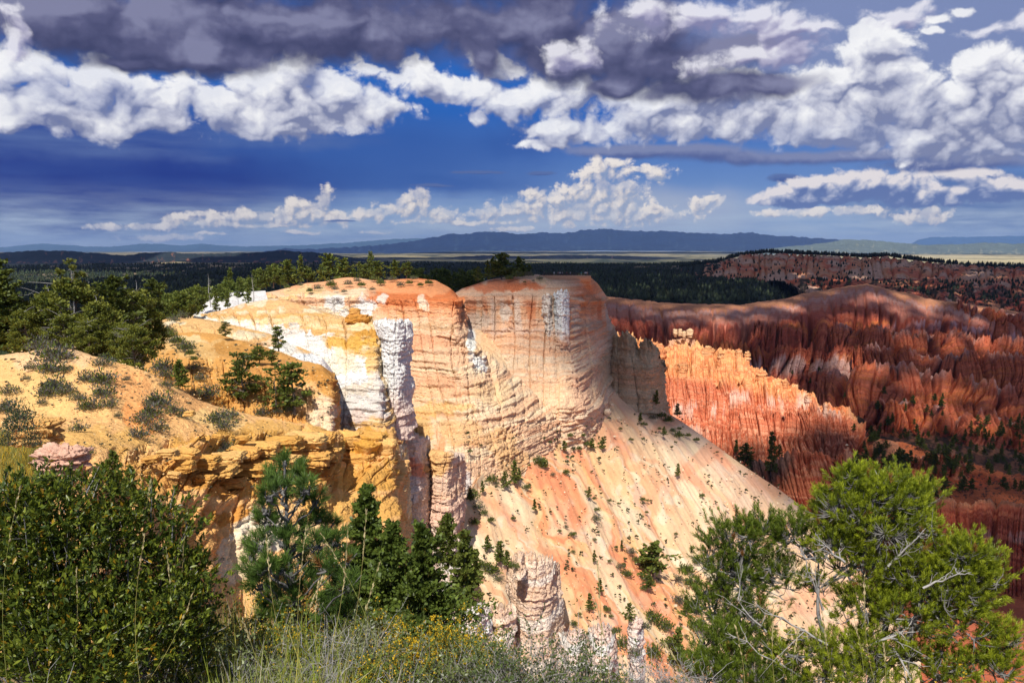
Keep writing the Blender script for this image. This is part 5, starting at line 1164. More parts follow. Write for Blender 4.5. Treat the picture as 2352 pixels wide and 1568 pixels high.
def crown_conifer(seed, nb=46, per=26, rad=.20, base=.12, clump=.035, droop=.25, irr=.3, pw=.8, col1=G1, col2=G2, tier=.0, upt=.35, lean=0.):
    """a unit-height conifer: limbs in whorls, each carrying leaf clumps; returns (crown bag, trunk bag)"""
    rs = np.random.RandomState(seed); B = Bag(); T = Bag()
    pts = np.array([[lean * t * t, 0, t] for t in np.linspace(0, 1, 8)]) + np.concatenate([[[0, 0, 0]], rs.normal(0, .006, (7, 3))])
    T.tube(pts, .022 * (1 - np.linspace(0, .95, 8)), BK, 6)
    gap = rs.rand(12)
    for i in range(nb):
        t = base + (1 - base) * ((i + rs.rand()) / nb)
        a = i * 2.4 + rs.normal(0, .4)
        Lm = rad * ((1 - t) / (1 - base) + .04) ** pw * (1 + irr * rs.normal()) * (1 if rs.rand() > .08 else .4)
        if t < base + .15: Lm *= .55 + .45 * rs.rand() + (t - base)
        Lm = max(.02, Lm); el = upt * (t - .3) - droop * (1 - t) + rs.normal(0, .12)
        d = np.array([np.cos(a) * np.cos(el), np.sin(a) * np.cos(el), np.sin(el)]); o = np.array([lean * t * t, 0, t])
        q = np.linspace(0, 1, 4)[:, None]; br = o + d * Lm * q + np.array([0, 0, 1]) * (q ** 2) * Lm * .18
        T.tube(br, .006 * (1 - q[:, 0] * .8) * (1.2 - t), BK * 1.1, 3)
        n = max(5, int(per * (Lm / rad) ** .8 + 4))
        s = rs.rand(n) ** .6; p = o + d * (Lm * s)[:, None] + np.array([0, 0, 1]) * (s[:, None] ** 2) * Lm * .18
        p = p + rs.normal(0, 1, (n, 3)) * np.array([.10, .10, .05]) * Lm * 1.2 + rs.normal(0, .006, (n, 3))
        dr = d[None] * .8 + rs.normal(0, .55, (n, 3)) + [0, 0, .35]
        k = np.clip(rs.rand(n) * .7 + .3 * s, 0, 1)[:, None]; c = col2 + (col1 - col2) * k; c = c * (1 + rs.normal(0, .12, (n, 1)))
        B.inst(QT * [1.0, 1, 1.3], QF, p, dr, clump * (.6 + .8 * rs.rand(n)), c, rs=rs)
    return B, T
def crown_pine(seed, lobes=18, per=120, w=.32, base=.2, clump=.03, col1=G1, col2=G2, flat=.6, dead=3, lobe=.10, trunk=.028):
    """rounder open-grown pine or juniper: irregular puffs on crooked limbs"""
    rs = np.random.RandomState(seed); B = Bag(); T = Bag()
    pts = np.array([[0, 0, t] for t in np.linspace(0, 1, 9)]); pts[1:, :2] += np.cumsum(rs.normal(0, .012, (8, 2)), 0)
    T.tube(pts, trunk * (1 - np.linspace(0, .93, 9)), BK * 1.2, 7)
    for i in range(lobes):
        t = base + (1 - base) * (i + .5 * rs.rand()) / lobes
        prof = np.sin(np.clip((t - base) / (1 - base) * .85 + .12, 0, 1) * np.pi) ** .6
        a = i * 2.4 + rs.normal(0, .5); R = w * prof * (.35 + .65 * rs.rand())
        c = np.array([np.cos(a) * R, np.sin(a) * R, t - .02]); t0 = max(.05, t - R * .8)
        o = np.array([np.interp(t0, np.linspace(0, 1, 9), pts[:, 0]), np.interp(t0, np.linspace(0, 1, 9), pts[:, 1]), t0])
        q = np.linspace(0, 1, 5)[:, None]; br = o + (c - o) * q + np.array([0, 0, -1]) * np.sin(q * np.pi) * R * .15 + rs.normal(0, .005, (5, 3))
        T.tube(br, .011 * (1 - q[:, 0] * .75), BK * 1.3, 4)
        rl = lobe * (.7 + .6 * rs.rand()); n = int(per * (rl / lobe) ** 2)
        v = rs.normal(0, 1, (n, 3)); v /= np.linalg.norm(v, axis=1, keepdims=True); rr = rs.rand(n) ** .45
        p = c + v * rr[:, None] * rl * np.array([1.15, 1.15, flat]) * (1 + .25 * rs.normal(0, 1, (n, 1)))
        dr = v * .7 + rs.normal(0, .5, (n, 3)) + [0, 0, .5]
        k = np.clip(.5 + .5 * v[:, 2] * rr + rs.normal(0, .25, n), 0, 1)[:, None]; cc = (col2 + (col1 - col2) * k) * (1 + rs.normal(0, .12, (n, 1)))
        B.inst(QT * [1.0, 1, 1.2], QF, p, dr, clump * (.6 + .8 * rs.rand(n)), cc, rs=rs)
    for i in range(dead):
        t = rs.uniform(.3, 1.0); a = rs.rand() * 6.28; R = w * rs.uniform(.6, 1.1)
        o = np.array([0, 0, t]); d = np.array([np.cos(a), np.sin(a), rs.uniform(-.1, .7)])
        q = np.linspace(0, 1, 5)[:, None]; br = o + d * R * q + rs.normal(0, .012, (5, 3)) * q
        T.tube(br, .006 * (1 - q[:, 0] * .8), GB, 3)
    return B, T
def snag(seed, h=1.0):
    rs = np.random.RandomState(seed); T = Bag()
    pts = np.array([[0, 0, t] for t in np.linspace(0, 1, 7)]); pts[1:, :2] += np.cumsum(rs.normal(0, .008, (6, 2)), 0)
    T.tube(pts, .018 * (1 - np.linspace(0, .9, 7)), GB * .75, 5)
    for i in range(22):
        t = rs.uniform(.25, .98); a = rs.rand() * 6.28; R = .16 * (1.1 - t) * rs.uniform(.4, 1.2)
        d = np.array([np.cos(a), np.sin(a), rs.uniform(-.2, .5)]); q = np.linspace(0, 1, 4)[:, None]
        T.tube(np.array([0, 0, t]) + d * R * q + rs.normal(0, .006, (4, 3)) * q, .004 * (1 - q[:, 0] * .7), GB * .8, 3)
    return T
def shrub_mesh(seed, n=420, leafc=(G1 * 1.1, G2 * 1.2), twig=GB * .7, tw=34, clump=.09, flat=.6, grey=.5):
    """unit-radius low shrub: fan of grey stems under ragged foliage"""
    rs = np.random.RandomState(seed); B = Bag()
    for i in range(tw):
        a = rs.rand() * 6.28; e = rs.uniform(.2, 1.4); d = np.array([np.cos(a) * np.cos(e), np.sin(a) * np.cos(e), np.sin(e) * flat])
        q = np.linspace(0, 1, 4)[:, None]; B.tube(d * q * rs.uniform(.7, 1.1) + rs.normal(0, .05, (4, 3)) * q, .016 * (1 - q[:, 0] * .7), twig * rs.uniform(.6, 1.2), 3)
    v = rs.normal(0, 1, (n, 3)); v[:, 2] = np.abs(v[:, 2]); v /= np.linalg.norm(v, axis=1, keepdims=True)
    lump = 1 + .35 * pn3(v[:, 0] * 2.1, v[:, 1] * 2.1, v[:, 2] * 2.1, seed)[:, None] * 2
    p = v * (rs.rand(n, 1) ** .4) * lump * np.array([1, 1, flat])
    k = rs.rand(n, 1); c = leafc[1] + (leafc[0] - leafc[1]) * k
    g = (rs.rand(n, 1) < grey) * 1.0; c = c * (1 - g) + np.array([.15, .145, .13]) * rs.uniform(.5, 1.2, (n, 1)) * g
    B.inst(QT * [.8, 1, 1.3], QF, p, v + rs.normal(0, .6, (n, 3)) + [0, 0, .4], clump * (.5 + .9 * rs.rand(n)), c, rs=rs)
    return B

def make_tree(kind, name, seed, **kw):
    B, T = (crown_conifer if kind == 'c' else crown_pine)(seed, **kw)
    return B.mesh('crown', M_LEAF), T.mesh('trunk', M_BARK, True), name
VAR = {}
def variants():
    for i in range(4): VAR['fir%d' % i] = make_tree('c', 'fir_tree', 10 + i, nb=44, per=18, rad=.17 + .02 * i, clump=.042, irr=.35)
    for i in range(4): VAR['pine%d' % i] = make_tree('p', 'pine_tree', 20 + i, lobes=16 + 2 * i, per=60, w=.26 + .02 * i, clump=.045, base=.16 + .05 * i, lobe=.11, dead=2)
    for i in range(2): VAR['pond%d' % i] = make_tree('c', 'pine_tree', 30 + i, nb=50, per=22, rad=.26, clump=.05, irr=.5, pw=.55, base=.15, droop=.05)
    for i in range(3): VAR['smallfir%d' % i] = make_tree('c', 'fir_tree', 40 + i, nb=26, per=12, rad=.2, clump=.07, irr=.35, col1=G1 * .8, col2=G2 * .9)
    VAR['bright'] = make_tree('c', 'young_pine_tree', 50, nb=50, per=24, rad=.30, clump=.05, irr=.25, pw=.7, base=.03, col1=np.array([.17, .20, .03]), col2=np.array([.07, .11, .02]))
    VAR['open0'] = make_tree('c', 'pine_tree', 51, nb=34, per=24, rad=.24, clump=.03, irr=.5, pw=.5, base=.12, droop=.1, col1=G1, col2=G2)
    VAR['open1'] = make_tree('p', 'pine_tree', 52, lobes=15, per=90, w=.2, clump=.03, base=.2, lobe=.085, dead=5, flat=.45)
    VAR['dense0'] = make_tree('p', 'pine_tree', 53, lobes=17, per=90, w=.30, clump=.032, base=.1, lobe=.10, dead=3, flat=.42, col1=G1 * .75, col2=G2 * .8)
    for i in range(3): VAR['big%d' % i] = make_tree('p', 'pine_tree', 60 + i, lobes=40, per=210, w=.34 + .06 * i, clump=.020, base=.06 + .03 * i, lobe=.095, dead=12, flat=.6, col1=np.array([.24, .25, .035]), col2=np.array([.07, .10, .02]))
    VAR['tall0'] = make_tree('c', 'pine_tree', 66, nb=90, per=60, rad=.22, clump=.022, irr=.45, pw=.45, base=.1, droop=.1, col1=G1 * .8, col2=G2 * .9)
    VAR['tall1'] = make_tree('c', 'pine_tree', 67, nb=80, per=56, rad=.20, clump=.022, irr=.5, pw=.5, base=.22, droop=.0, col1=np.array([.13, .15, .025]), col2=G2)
variants()
M_SH = {}
for i in range(4): M_SH['sage%d' % i] = shrub_mesh(70 + i, 520, grey=.62, clump=.08).mesh('shrub', M_LEAF)
for i in range(3): M_SH['green%d' % i] = shrub_mesh(80 + i, 420, grey=.08, clump=.12, leafc=(G1 * .95, G2)).mesh('shrub', M_LEAF)
for i in range(2): M_SH['tiny%d' % i] = shrub_mesh(90 + i, 60, grey=.15, tw=4, clump=.3, leafc=(G1 * .8, G2 * .9)).mesh('shrub', M_LEAF)

RS = np.random.RandomState(99)
def tree(var, X, Yb, Yt, label, group=None, d=None, wid=1.0, sink=.02, cat='tree', name=None):
    """stand a tree of picture height Yb-Yt on the land at (X, Yb)"""
    if d is None:
        p, d = stand(X, Yb)
        if p is None: return None
    else: p = P(X, Yb, d)
    h = float(P(X, Yt, d)[2] - P(X, Yb, d)[2])
    cm, tm, nm = VAR[var]
    e = empty(name or nm, (p[0], p[1], p[2] - h * sink), RS.rand() * 6.28, (h * wid, h * wid, h))
    new_obj('trunk', tm, e); new_obj('crown', cm, e)
    tag(e, label, cat, group); return e
def shrub(var, X, Y, rpx, label, group, d=None, sq=.8):
    p, dd = (P(X, Y, d), d) if d else stand(X, Y)
    if p is None: return None
    r = rpx * dd / FPX
    o = new_obj('shrub', M_SH[var], None, (p[0], p[1], p[2] - r * .12)); o.rotation_euler = (0, 0, RS.rand() * 6.28); o.scale = (r, r, r * sq * 1.7)
    tag(o, label, 'shrub', group); return o

# ---- trees at the left, on the rim of the near hillside
def left_trees():
    g = 'pines crowded on the rim at the left'
    L_ = [('tall0', -8, 815, 588, 'tall dark pine cut by the left edge of the photo', 1.25, 70), ('big0', 62, 812, 712, 'small dark pine at the foot of the tall one on the left edge', 1.1, 68),
          ('big2', 172, 815, 640, 'broad olive pine with a bare grey spike rising from its crown', 1.1, 72), ('big1', 120, 800, 668, 'olive pine on the left flank of the spike-topped pine', 1.0, 76),
          ('big0', 232, 815, 690, 'dense green pine in front of the spike-topped pine, right of it', 1.15, 68), ('tall1', 268, 800, 634, 'upright yellow-green pine right of the spike-topped pine', 1.25, 78),
          ('big1', 318, 815, 665, 'olive pine between the upright pine and the one with the bare trunk', 1.0, 82), ('tall1', 356, 760, 640, 'high-crowned pine showing a bare pale trunk', 1.1, 92),
          ('big2', 312, 862, 745, 'dark squat pine lowest on the slope at the end of the clump', .95, 64), ('big0', 352, 800, 718, 'dark pine beside the ochre mound, right end of the clump', 1.2, 84),
          ('big1', 205, 815, 738, 'dark low pine at the front centre of the clump', 1.1, 66), ('big2', 20, 806, 664, 'dark pine just right of the tall one on the left edge', 1.0, 72), ('big0', 285, 830, 740, 'dark bushy pine near the dip at the right of the clump', 1.2, 66), ('big1', 150, 812, 720, 'dark low pine left of centre at the front of the clump', 1.2, 67)]
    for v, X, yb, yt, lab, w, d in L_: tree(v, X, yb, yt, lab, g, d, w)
    T = snag(5); e = empty('dead_tree', P(170, 760, 71.5), 1.0, float(P(170, 592, 71.5)[2] - P(170, 760, 71.5)[2])); T.build('trunk', M_BARK, e, smooth=True); 
    B, _ = crown_pine(6, lobes=9, per=40, w=.16, clump=.03, base=.45, lobe=.05, dead=0, col1=np.array([.17, .17, .03])); B.build('crown', M_LEAF, e)
    tag(e, 'bare grey treetop with a few tufts of needles spiking above the olive pine', 'tree')
left_trees()
# ---- darker woods behind them and along the rim
def rim_trees():
    for k in range(26):
        X = 372 + k * 8.5 + RS.uniform(-5, 5); v = ['fir0', 'fir1', 'pine0', 'pine1', 'fir2'][k % 5]
        yb = 722 - max(0, k - 6) * 1.2 + RS.uniform(-3, 3) - (12 if k > 14 else 0)
        tree(v, X, yb, yb - RS.uniform(34, 60), 'dark conifer in the wood behind the white slope', 'conifers in the wood behind the white slope', 262 + RS.uniform(-14, 40), RS.uniform(.9, 1.3))
    for k in range(14):
        X = 350 + k * 7 + RS.uniform(-4, 4)
        tree(['pine2', 'fir3', 'pine0'][k % 3], X, 742 - k * 1.0, 742 - k - RS.uniform(40, 66), 'conifer in the row between the near clump and the pale spur', 'conifers between the near clump and the pale spur', 205 + RS.uniform(-6, 14), 1.1)
    tree('pine1', 455, 722, 655, 'rounded pine standing on the white slope, left of the others', None, 228, 1.1)
    tree('fir2', 497, 716, 668, 'slim fir on the white slope, right of the rounded pine', None, 226, .9)
    tree('fir0', 523, 708, 668, 'short fir on the white slope below the rim wood', None, 226, 1.0)
    tree('fir1', 571, 698, 650, 'slim sparse fir at the right end of the white slope', None, 226, .8)
    T = snag(8)
    for X, yt, lab in ((484, 628, 'tall bare grey snag over the white slope'), (547, 672, 'short bare snag on the white slope'), (583, 630, 'bare snag among the rim firs')):
        p = P(X, 712, 240); h = float(P(X, yt, 240)[2] - p[2]); e = empty('dead_tree', p, RS.rand() * 6, h); T.build('trunk', M_BARK, e, smooth=True); tag(e, lab, 'tree')
    rim = [(530, 615, 674, 'fir0', 1.), (553, 640, 672, 'pine0', 1.), (572, 632, 668, 'fir1', .9), (596, 616, 666, 'pine1', 1.2), (612, 622, 662, 'fir3', .9), (628, 606, 660, 'pine2', 1.1), (644, 612, 658, 'fir0', 1.), (662, 598, 656, 'pond0', 1.2), (677, 612, 655, 'fir1', 1.), (692, 586, 652, 'fir2', .8), (706, 612, 650, 'pine3', 1.), (722, 622, 650, 'fir3', .9),
           (737, 608, 648, 'fir1', .8), (757, 584, 648, 'pond1', 1.15), (776, 598, 646, 'fir0', .9), (792, 594, 645, 'pond0', 1.2), (812, 616, 643, 'pine0', .9), (826, 602, 642, 'fir2', .9), (838, 606, 642, 'pine1', 1.), (852, 577, 641, 'fir3', .8), (866, 600, 641, 'pond1', 1.3), (884, 624, 640, 'fir1', .8), (907, 598, 640, 'pond0', 1.2), (934, 602, 638, 'pine2', 1.2), (652, 630, 657, 'pine0', 1.1), (715, 618, 650, 'fir2', 1.1), (600, 634, 664, 'fir3', 1.2), (745, 620, 648, 'pine3', 1.2), (784, 612, 645, 'fir3', 1.)]
    o = ['first', 'second', 'third', 'fourth', 'fifth', 'sixth', 'seventh', 'eighth', 'ninth', 'tenth', 'eleventh', 'twelfth', 'thirteenth', 'fourteenth', 'fifteenth', 'sixteenth', 'seventeenth', 'eighteenth', 'nineteenth', 'twentieth', 'twenty-first', 'twenty-second', 'twenty-third', 'twenty-fourth', 'twenty-fifth', 'twenty-sixth', 'twenty-seventh', 'twenty-eighth', 'twenty-ninth']
    for k, (X, yt, yb, v, w) in enumerate(sorted(rim)):
        tree(v, X, yb, yt, o[k] + ' conifer from the left along the orange rim', 'conifers along the orange rim', 350 + RS.uniform(0, 14), w)
    for k in range(22):
        X = 940 + k * 8 + RS.uniform(-4, 4); yb = 668 + RS.uniform(-6, 6)
        tree(['fir0', 'fir1', 'pine0', 'fir3'][k % 4], X, yb, yb - RS.uniform(34, 52), 'dark conifer in the hollow before the promontory', 'conifers in the hollow before the promontory', 440 + RS.uniform(-20, 30), 1.3)
    for X, yt, yb, v, w, lab in ((1152, 583, 640, 'pond1', 1.7, 'largest dark pine on the promontory'), (1192, 591, 634, 'pond0', 1.4, 'high-crowned dark pine right of the largest one on the promontory'), (1120, 598, 642, 'fir1', 1.1, 'slim fir left of the largest pine on the promontory'), (1134, 590, 640, 'fir2', 1., 'pointed fir touching the largest pine on the promontory'), (1216, 606, 632, 'fir0', 1.5, 'small dark fir at the right end of the promontory trees'),
                                 (1098, 612, 646, 'fir3', 1.2, 'dark fir at the left end of the promontory trees'), (1205, 612, 634, 'pine0', 1.4, 'low dark pine between the last two on the promontory'), (1172, 614, 638, 'pine1', 1.5, 'low dark pine close right of the largest one on the promontory')):
        tree(v, X, yb, yt, lab, None, 364, w)
rim_trees()
# ---- trees on the ochre mound and ledges
tree('dense0', 560, 918, 808, 'dark windswept pine on the ledge of the ochre mound', None, None, 1.15)
tree('open0', 634, 942, 832, 'left of the two thin pines at the end of the ledge', None, None, 1.2)
tree('open1', 676, 950, 830, 'right of the two thin pines at the end of the ledge', None, None, 1.3)
tree('open1', 640, 808, 748, 'small sparse pine before the white rock face', None, 150, 1.2)
tree('pine1', 624, 832, 803, 'small round pine on the lip of the ochre mound', None, None, 1.5)
tree('dense0', 518, 772, 738, 'low leaning pine on the pale spur', None, None, 1.3)
tree('bright', 415, 886, 828, 'small bright green cone-shaped pine in the gully', None, None, 1.1)
tree('bright', 262, 1120, 1036, 'young bright green pine above the broadleaf bush', None, 38, 1.0)
tree('bright', 300, 1135, 1070, 'smaller young pine right of the bright green one', None, 37, 1.0)
tree('pine2', 595, 835, 795, 'dark pine top behind the windswept pine', None, None, 1.4)
# ---- shrubs on the near hillside
def hill_shrubs():
    g = 'sage shrubs on the orange hillside'
    S = [(40, 802, 34), (90, 796, 26), (130, 820, 40), (70, 845, 16), (120, 850, 30), (125, 890, 30), (110, 905, 26), (150, 900, 22), (200, 870, 22), (240, 875, 28), (235, 835, 22), (205, 935, 26), (240, 905, 26), (250, 930, 20), (180, 915, 18),
         (290, 872, 10), (375, 845, 26), (380, 862, 20), (385, 885, 16), (365, 925, 32), (350, 950, 26), (400, 945, 18), (325, 965, 22), (320, 1000, 24), (360, 985, 24), (425, 955, 16), (500, 965, 26), (530, 955, 22), (515, 980, 20), (600, 950, 18), (640, 945, 12), (400, 785, 14), (430, 800, 20), (385, 760, 16), (445, 845, 14), (460, 870, 14), (480, 905, 24), (450, 905, 14), (470, 1060, 16), (520, 1030, 18), (490, 1055, 12), (555, 1040, 8), (20, 900, 20), (10, 940, 26), (45, 960, 20), (270, 955, 10), (150, 850, 14), (60, 870, 10), (665, 942, 12), (420, 725, 12), (400, 735, 14), (505, 1040, 10), (200, 1040, 16), (180, 985, 18), (340, 930, 12), (95, 925, 12)]
    for k, (X, Y, r) in enumerate(S):
        p, d = stand(X, Y)
        if p is None: continue
        shrub('sage%d' % (k % 4), X, Y, r * 1.22, 'low grey-green sage shrub on the tan slope', g)
        if r > 24: shrub('green%d' % (k % 3), X - r * .3, Y - r * .1, r * .55, 'patch of green shrub within the sage on the tan slope', 'green shrubs among the sage')
    B = Bag(); ps = []; sz = []
    for k in range(420):
        X, Y = RS.uniform(0, 760), RS.uniform(790, 1120)
        p, d = stand(X, Y)
        if p is None or d > 140: continue
        ps.append(p); sz.append(RS.uniform(1.5, 4.5) * d / FPX)
    ps = np.repeat(np.array(ps), 16, 0); sz = np.repeat(np.array(sz), 16)
    B.inst(QT, QF, ps + RS.normal(0, .4, ps.shape) * sz[:, None] * [1, 1, .2], RS.normal(0, .7, ps.shape) + [0, 0, 1], sz * RS.uniform(.3, 1, len(sz)), np.array([.16, .15, .09]) * RS.uniform(.5, 1.4, (len(sz), 1)), rs=RS)
    o = B.build('dry_tufts', M_LEAF); tag(o, 'tiny dry tufts of grass sprinkled over the tan earth', 'ground cover', kind='stuff')
    J = shrub_mesh(95, 900, grey=.1, clump=.07, leafc=(np.array([.10, .13, .06]), np.array([.04, .07, .035])), flat=1.3, tw=12).mesh('shrub', M_LEAF); M_SH['jun'] = J
    for X, Y, r, lab in ((45, 965, 42, 'bluish juniper bush at the left edge above the yellow grass'), (75, 1000, 26, 'juniper bush beside the pink boulder'), (20, 1000, 26, 'juniper bush at the left edge below the bluish one')):
        shrub('jun', X, Y + 20, r, lab, None, 32)
    for k, (X, Y, r) in enumerate([(730, 662, 12), (712, 668, 9), (770, 664, 9), (660, 660, 8), (690, 655, 8), (830, 655, 10), (855, 665, 8), (875, 650, 12), (920, 655, 12), (940, 650, 9), (950, 640, 10), (985, 650, 10), (800, 652, 12), (760, 655, 14), (900, 642, 12), (860, 642, 12), (820, 645, 10), (965, 655, 8), (790, 670, 8), (1190, 633, 16), (1215, 632, 12), (1170, 640, 10), (1240, 640, 8), (1205, 648, 4), (1225, 645, 4)]):
        shrub(['sage0', 'green1', 'sage2', 'green0'][k % 4], X, Y, r, 'low shrub on the orange earth along the cliff rim', 'shrubs along the cliff rim')
    # mat of creeping shrub in the gully left of the mound
    for X, Y, r in ((395, 772, 14), (410, 785, 16), (425, 800, 16), (436, 812, 12), (380, 765, 14), (445, 825, 10)):
        shrub('green%d' % (X % 3), X, Y, r, 'creeping dark shrub down the gully beside the mound', 'creeping shrubs in the gully')
hill_shrubs()
def gravel():
    B = Bag(); rs = np.random.RandomState(77)
    ico = np.array([[0, 0, .7], [.9, 0, 0], [.25, .8, .05], [-.75, .5, 0], [-.7, -.5, .05], [.3, -.85, 0], [0, 0, -.6]]); fi = np.array([[0, 1, 2], [0, 2, 3], [0, 3, 4], [0, 4, 5], [0, 5, 1]])
    for (x0, x1, y0, y1, n, r0, r1, dm) in ((0, 770, 790, 1130, 2600, .5, 2.2, 140), (1040, 1950, 940, 1560, 2600, .5, 2.0, 640)):
        ps = []; sz = []; cs = []
        for _ in range(n):
            X, Y = rs.uniform(x0, x1), rs.uniform(y0, y1); p, d = stand(X, Y)
            if p is None or d > dm: continue
            if dm > 200 and abs(p[2] - (TA + TB * p[0] + TC * p[1])) > 9: continue
            ps.append(p); sz.append(rs.uniform(r0, r1) ** 1.4 * d / FPX * (1 if rs.rand() > .03 else 2.2)); cs.append((L(246, 206, 150) if dm < 200 else L(250, 222, 190)) * rs.uniform(.6, 1.05))
        n = len(ps); B.inst(ico, fi, np.array(ps), rs.normal(0, .4, (n, 3)) + [0, 0, 1], np.array(sz), np.array(cs), rs=rs)
    o = B.build('gravel', M_MIDS); tag(o, 'loose stones and gravel strewn over the tan earth and the talus', 'gravel', kind='stuff')
gravel()
# ---- talus slope: shrubs and small firs
def talus_plants():
    big = [('pond0', 1500, 1322, 1246, 'largest pine on the open talus slope', 1.5), ('smallfir0', 1477, 1300, 1268, 'small pine left of the largest one on the talus', 1.8), ('smallfir1', 1490, 1352, 1318, 'dark fir just below the largest pine on the talus', 1.3), ('fir1', 1148, 1292, 1242, 'left and taller of two firs above the rock fin', 1.4), ('fir0', 1164, 1300, 1262, 'right and shorter of two firs above the rock fin', 1.3),
           ('smallfir2', 1120, 1262, 1230, 'little fir left of the two above the rock fin', 1.3), ('fir2', 1182, 1112, 1056, 'slender fir at the top of the talus, nearest the cliff', .9), ('fir3', 1160, 1120, 1082, 'short fir beside the slender one near the cliff', 1.2), ('smallfir0', 1193, 1100, 1076, 'tiny fir between shrubs near the cliff foot', 1.), ('smallfir1', 1108, 1130, 1104, 'tiny fir close to the buttress foot', 1.), ('fir0', 1080, 1150, 1120, 'dark fir against the buttress foot', 1.4),
           ('smallfir2', 1384, 1030, 1004, 'tall shrubby fir high on the talus', 1.3), ('smallfir0', 1296, 1034, 1012, 'rounded small fir high on the talus left of the others', 1.5), ('smallfir1', 1360, 1030, 1006, 'fir left of the tall shrubby one high on the talus', 1.3), ('fir1', 1557, 1092, 1064, 'lone small fir on the pale upper talus', 1.2), ('smallfir2', 1353, 1142, 1118, 'small fir in mid talus above the red streaks', 1.), ('smallfir0', 1228, 1172, 1146, 'small fir beside the uppermost red streak', 1.),
           ('fir2', 1354, 1402, 1362, 'fir right of the rock fin on the lower talus', 1.1), ('smallfir1', 1378, 1360, 1330, 'small conical fir on the lower talus', 1.), ('fir3', 1445, 1424, 1384, 'dark fir on the lower talus left of the blue shrubs', 1.4), ('smallfir0', 1428, 1260, 1240, 'small fir mid talus left of the largest pine', 1.), ('fir0', 1556, 1520, 1440, 'dark fir at the bottom of the talus', 1.2), ('fir1', 1600, 1400, 1360, 'fir among blue-green shrubs on the lower right talus', 1.3), ('smallfir2', 1365, 1290, 1264, 'small fir in the middle of the orange streak', .9),
           ('fir2', 1576, 1410, 1368, 'fir left of the one among the blue-green shrubs', 1.1), ('fir3', 1690, 1216, 1180, 'small fir on the right flank of the talus behind the pine', 1.1), ('fir0', 1556, 955, 926, 'dark fir on the shaded crest of the talus', 1.6), ('smallfir1', 1508, 930, 896, 'narrow fir at the foot of the grey rock spur', .8), ('smallfir0', 1470, 968, 948, 'small dark fir left of the crest fir', 1.4), ('smallfir2', 1525, 1000, 980, 'small fir below the crest shrubs', 1.3), ('fir1', 1722, 1208, 1172, 'slim fir near the talus foot behind the right pine', 1.)]
    for v, X, yb, yt, lab, w in big: tree(v, X, yb, yt, lab, None, None, w)
    bs = [(1240, 1062, 20), (1250, 1070, 12), (1128, 1102, 14), (1140, 1110, 9), (1185, 1100, 12), (1300, 1085, 10), (1085, 1140, 16), (1100, 1165, 16), (1112, 1178, 10), (1090, 1200, 14), (1128, 1195, 9), (1370, 1192, 14), (1350, 1020, 10), (1330, 1030, 8), (1210, 1120, 10), (1270, 1090, 8), (1310, 1000, 8), (1340, 1000, 7), (1400, 1150, 6), (1300, 1210, 7), (1320, 1225, 6), (1365, 1145, 6), (1180, 1190, 6),
          (1450, 1268, 14), (1460, 1285, 10), (1500, 1300, 18), (1485, 1330, 14), (1425, 1302, 12), (1440, 1318, 14), (1130, 1310, 22), (1110, 1300, 16), (1145, 1330, 14), (1180, 1300, 14), (1575, 1310, 22), (1590, 1340, 22), (1560, 1380, 22), (1590, 1390, 18), (1500, 1420, 26), (1530, 1440, 22), (1480, 1440, 18), (1540, 1480, 26), (1500, 1500, 26), (1430, 1480, 22), (1460, 1500, 20), (1415, 1450, 14), (1600, 1290, 14), (1620, 1370, 20), (1560, 1330, 14), (1600, 1440, 26), (1640, 1420, 26), (1560, 1520, 30), (1620, 1500, 30), (1660, 1350, 20), (1395, 1400, 10), (1680, 1480, 30),
          (1500, 960, 12), (1520, 955, 12), (1535, 965, 14), (1480, 975, 8), (1545, 990, 10), (1560, 1000, 12), (1515, 985, 6), (1450, 1010, 6), (1400, 960, 5), (1600, 1010, 8), (1580, 1000, 8), (1425, 985, 5)]
    for k, (X, Y, r) in enumerate(bs):
        shrub(['green0', 'green1', 'green2', 'sage1'][k % 4], X, Y, r, 'dark green shrub clump on the talus slope', 'shrub clumps on the talus slope')
    n = 0; B = Bag(); ps = []; sz = []
    while n < 1500:
        n += 1
        X = RS.uniform(1040, 1960); Y = RS.uniform(940, 1560)
        p, d = stand(X, Y)
        if p is None or d > 640 or abs(p[2] - (TA + TB * p[0] + TC * p[1])) > 9: continue
        if pn2(X / 60, Y / 60, 91) < -.12 and RS.rand() < .8: continue
        r = RS.choice([1.4, 2.0, 2.8, 4.2, 6.5], p=[.40, .32, .18, .07, .03]) * (1 + (Y - 1000) / 700)
        if r > 4.6: shrub('green%d' % (n % 3), X, Y, r, 'small dark shrub dotted on the talus slope', 'small shrubs dotted over the talus slope')
        else: ps.append(p); sz.append(r * d / FPX)
    ps = np.repeat(np.array(ps), 14, 0); sz = np.repeat(np.array(sz), 14)
    B.inst(QT, QF, ps + RS.normal(0, .45, ps.shape) * sz[:, None] * [1, 1, .35], RS.normal(0, .8, ps.shape) + [0, 0, .8], sz * RS.uniform(.5, 1.3, len(sz)), np.array([.09, .10, .04]) * RS.uniform(.5, 1.5, (len(sz), 1)), rs=RS)
    o = B.build('scrub', M_LEAF); tag(o, 'fine scrub peppering the talus slope', 'scrub', kind='stuff')
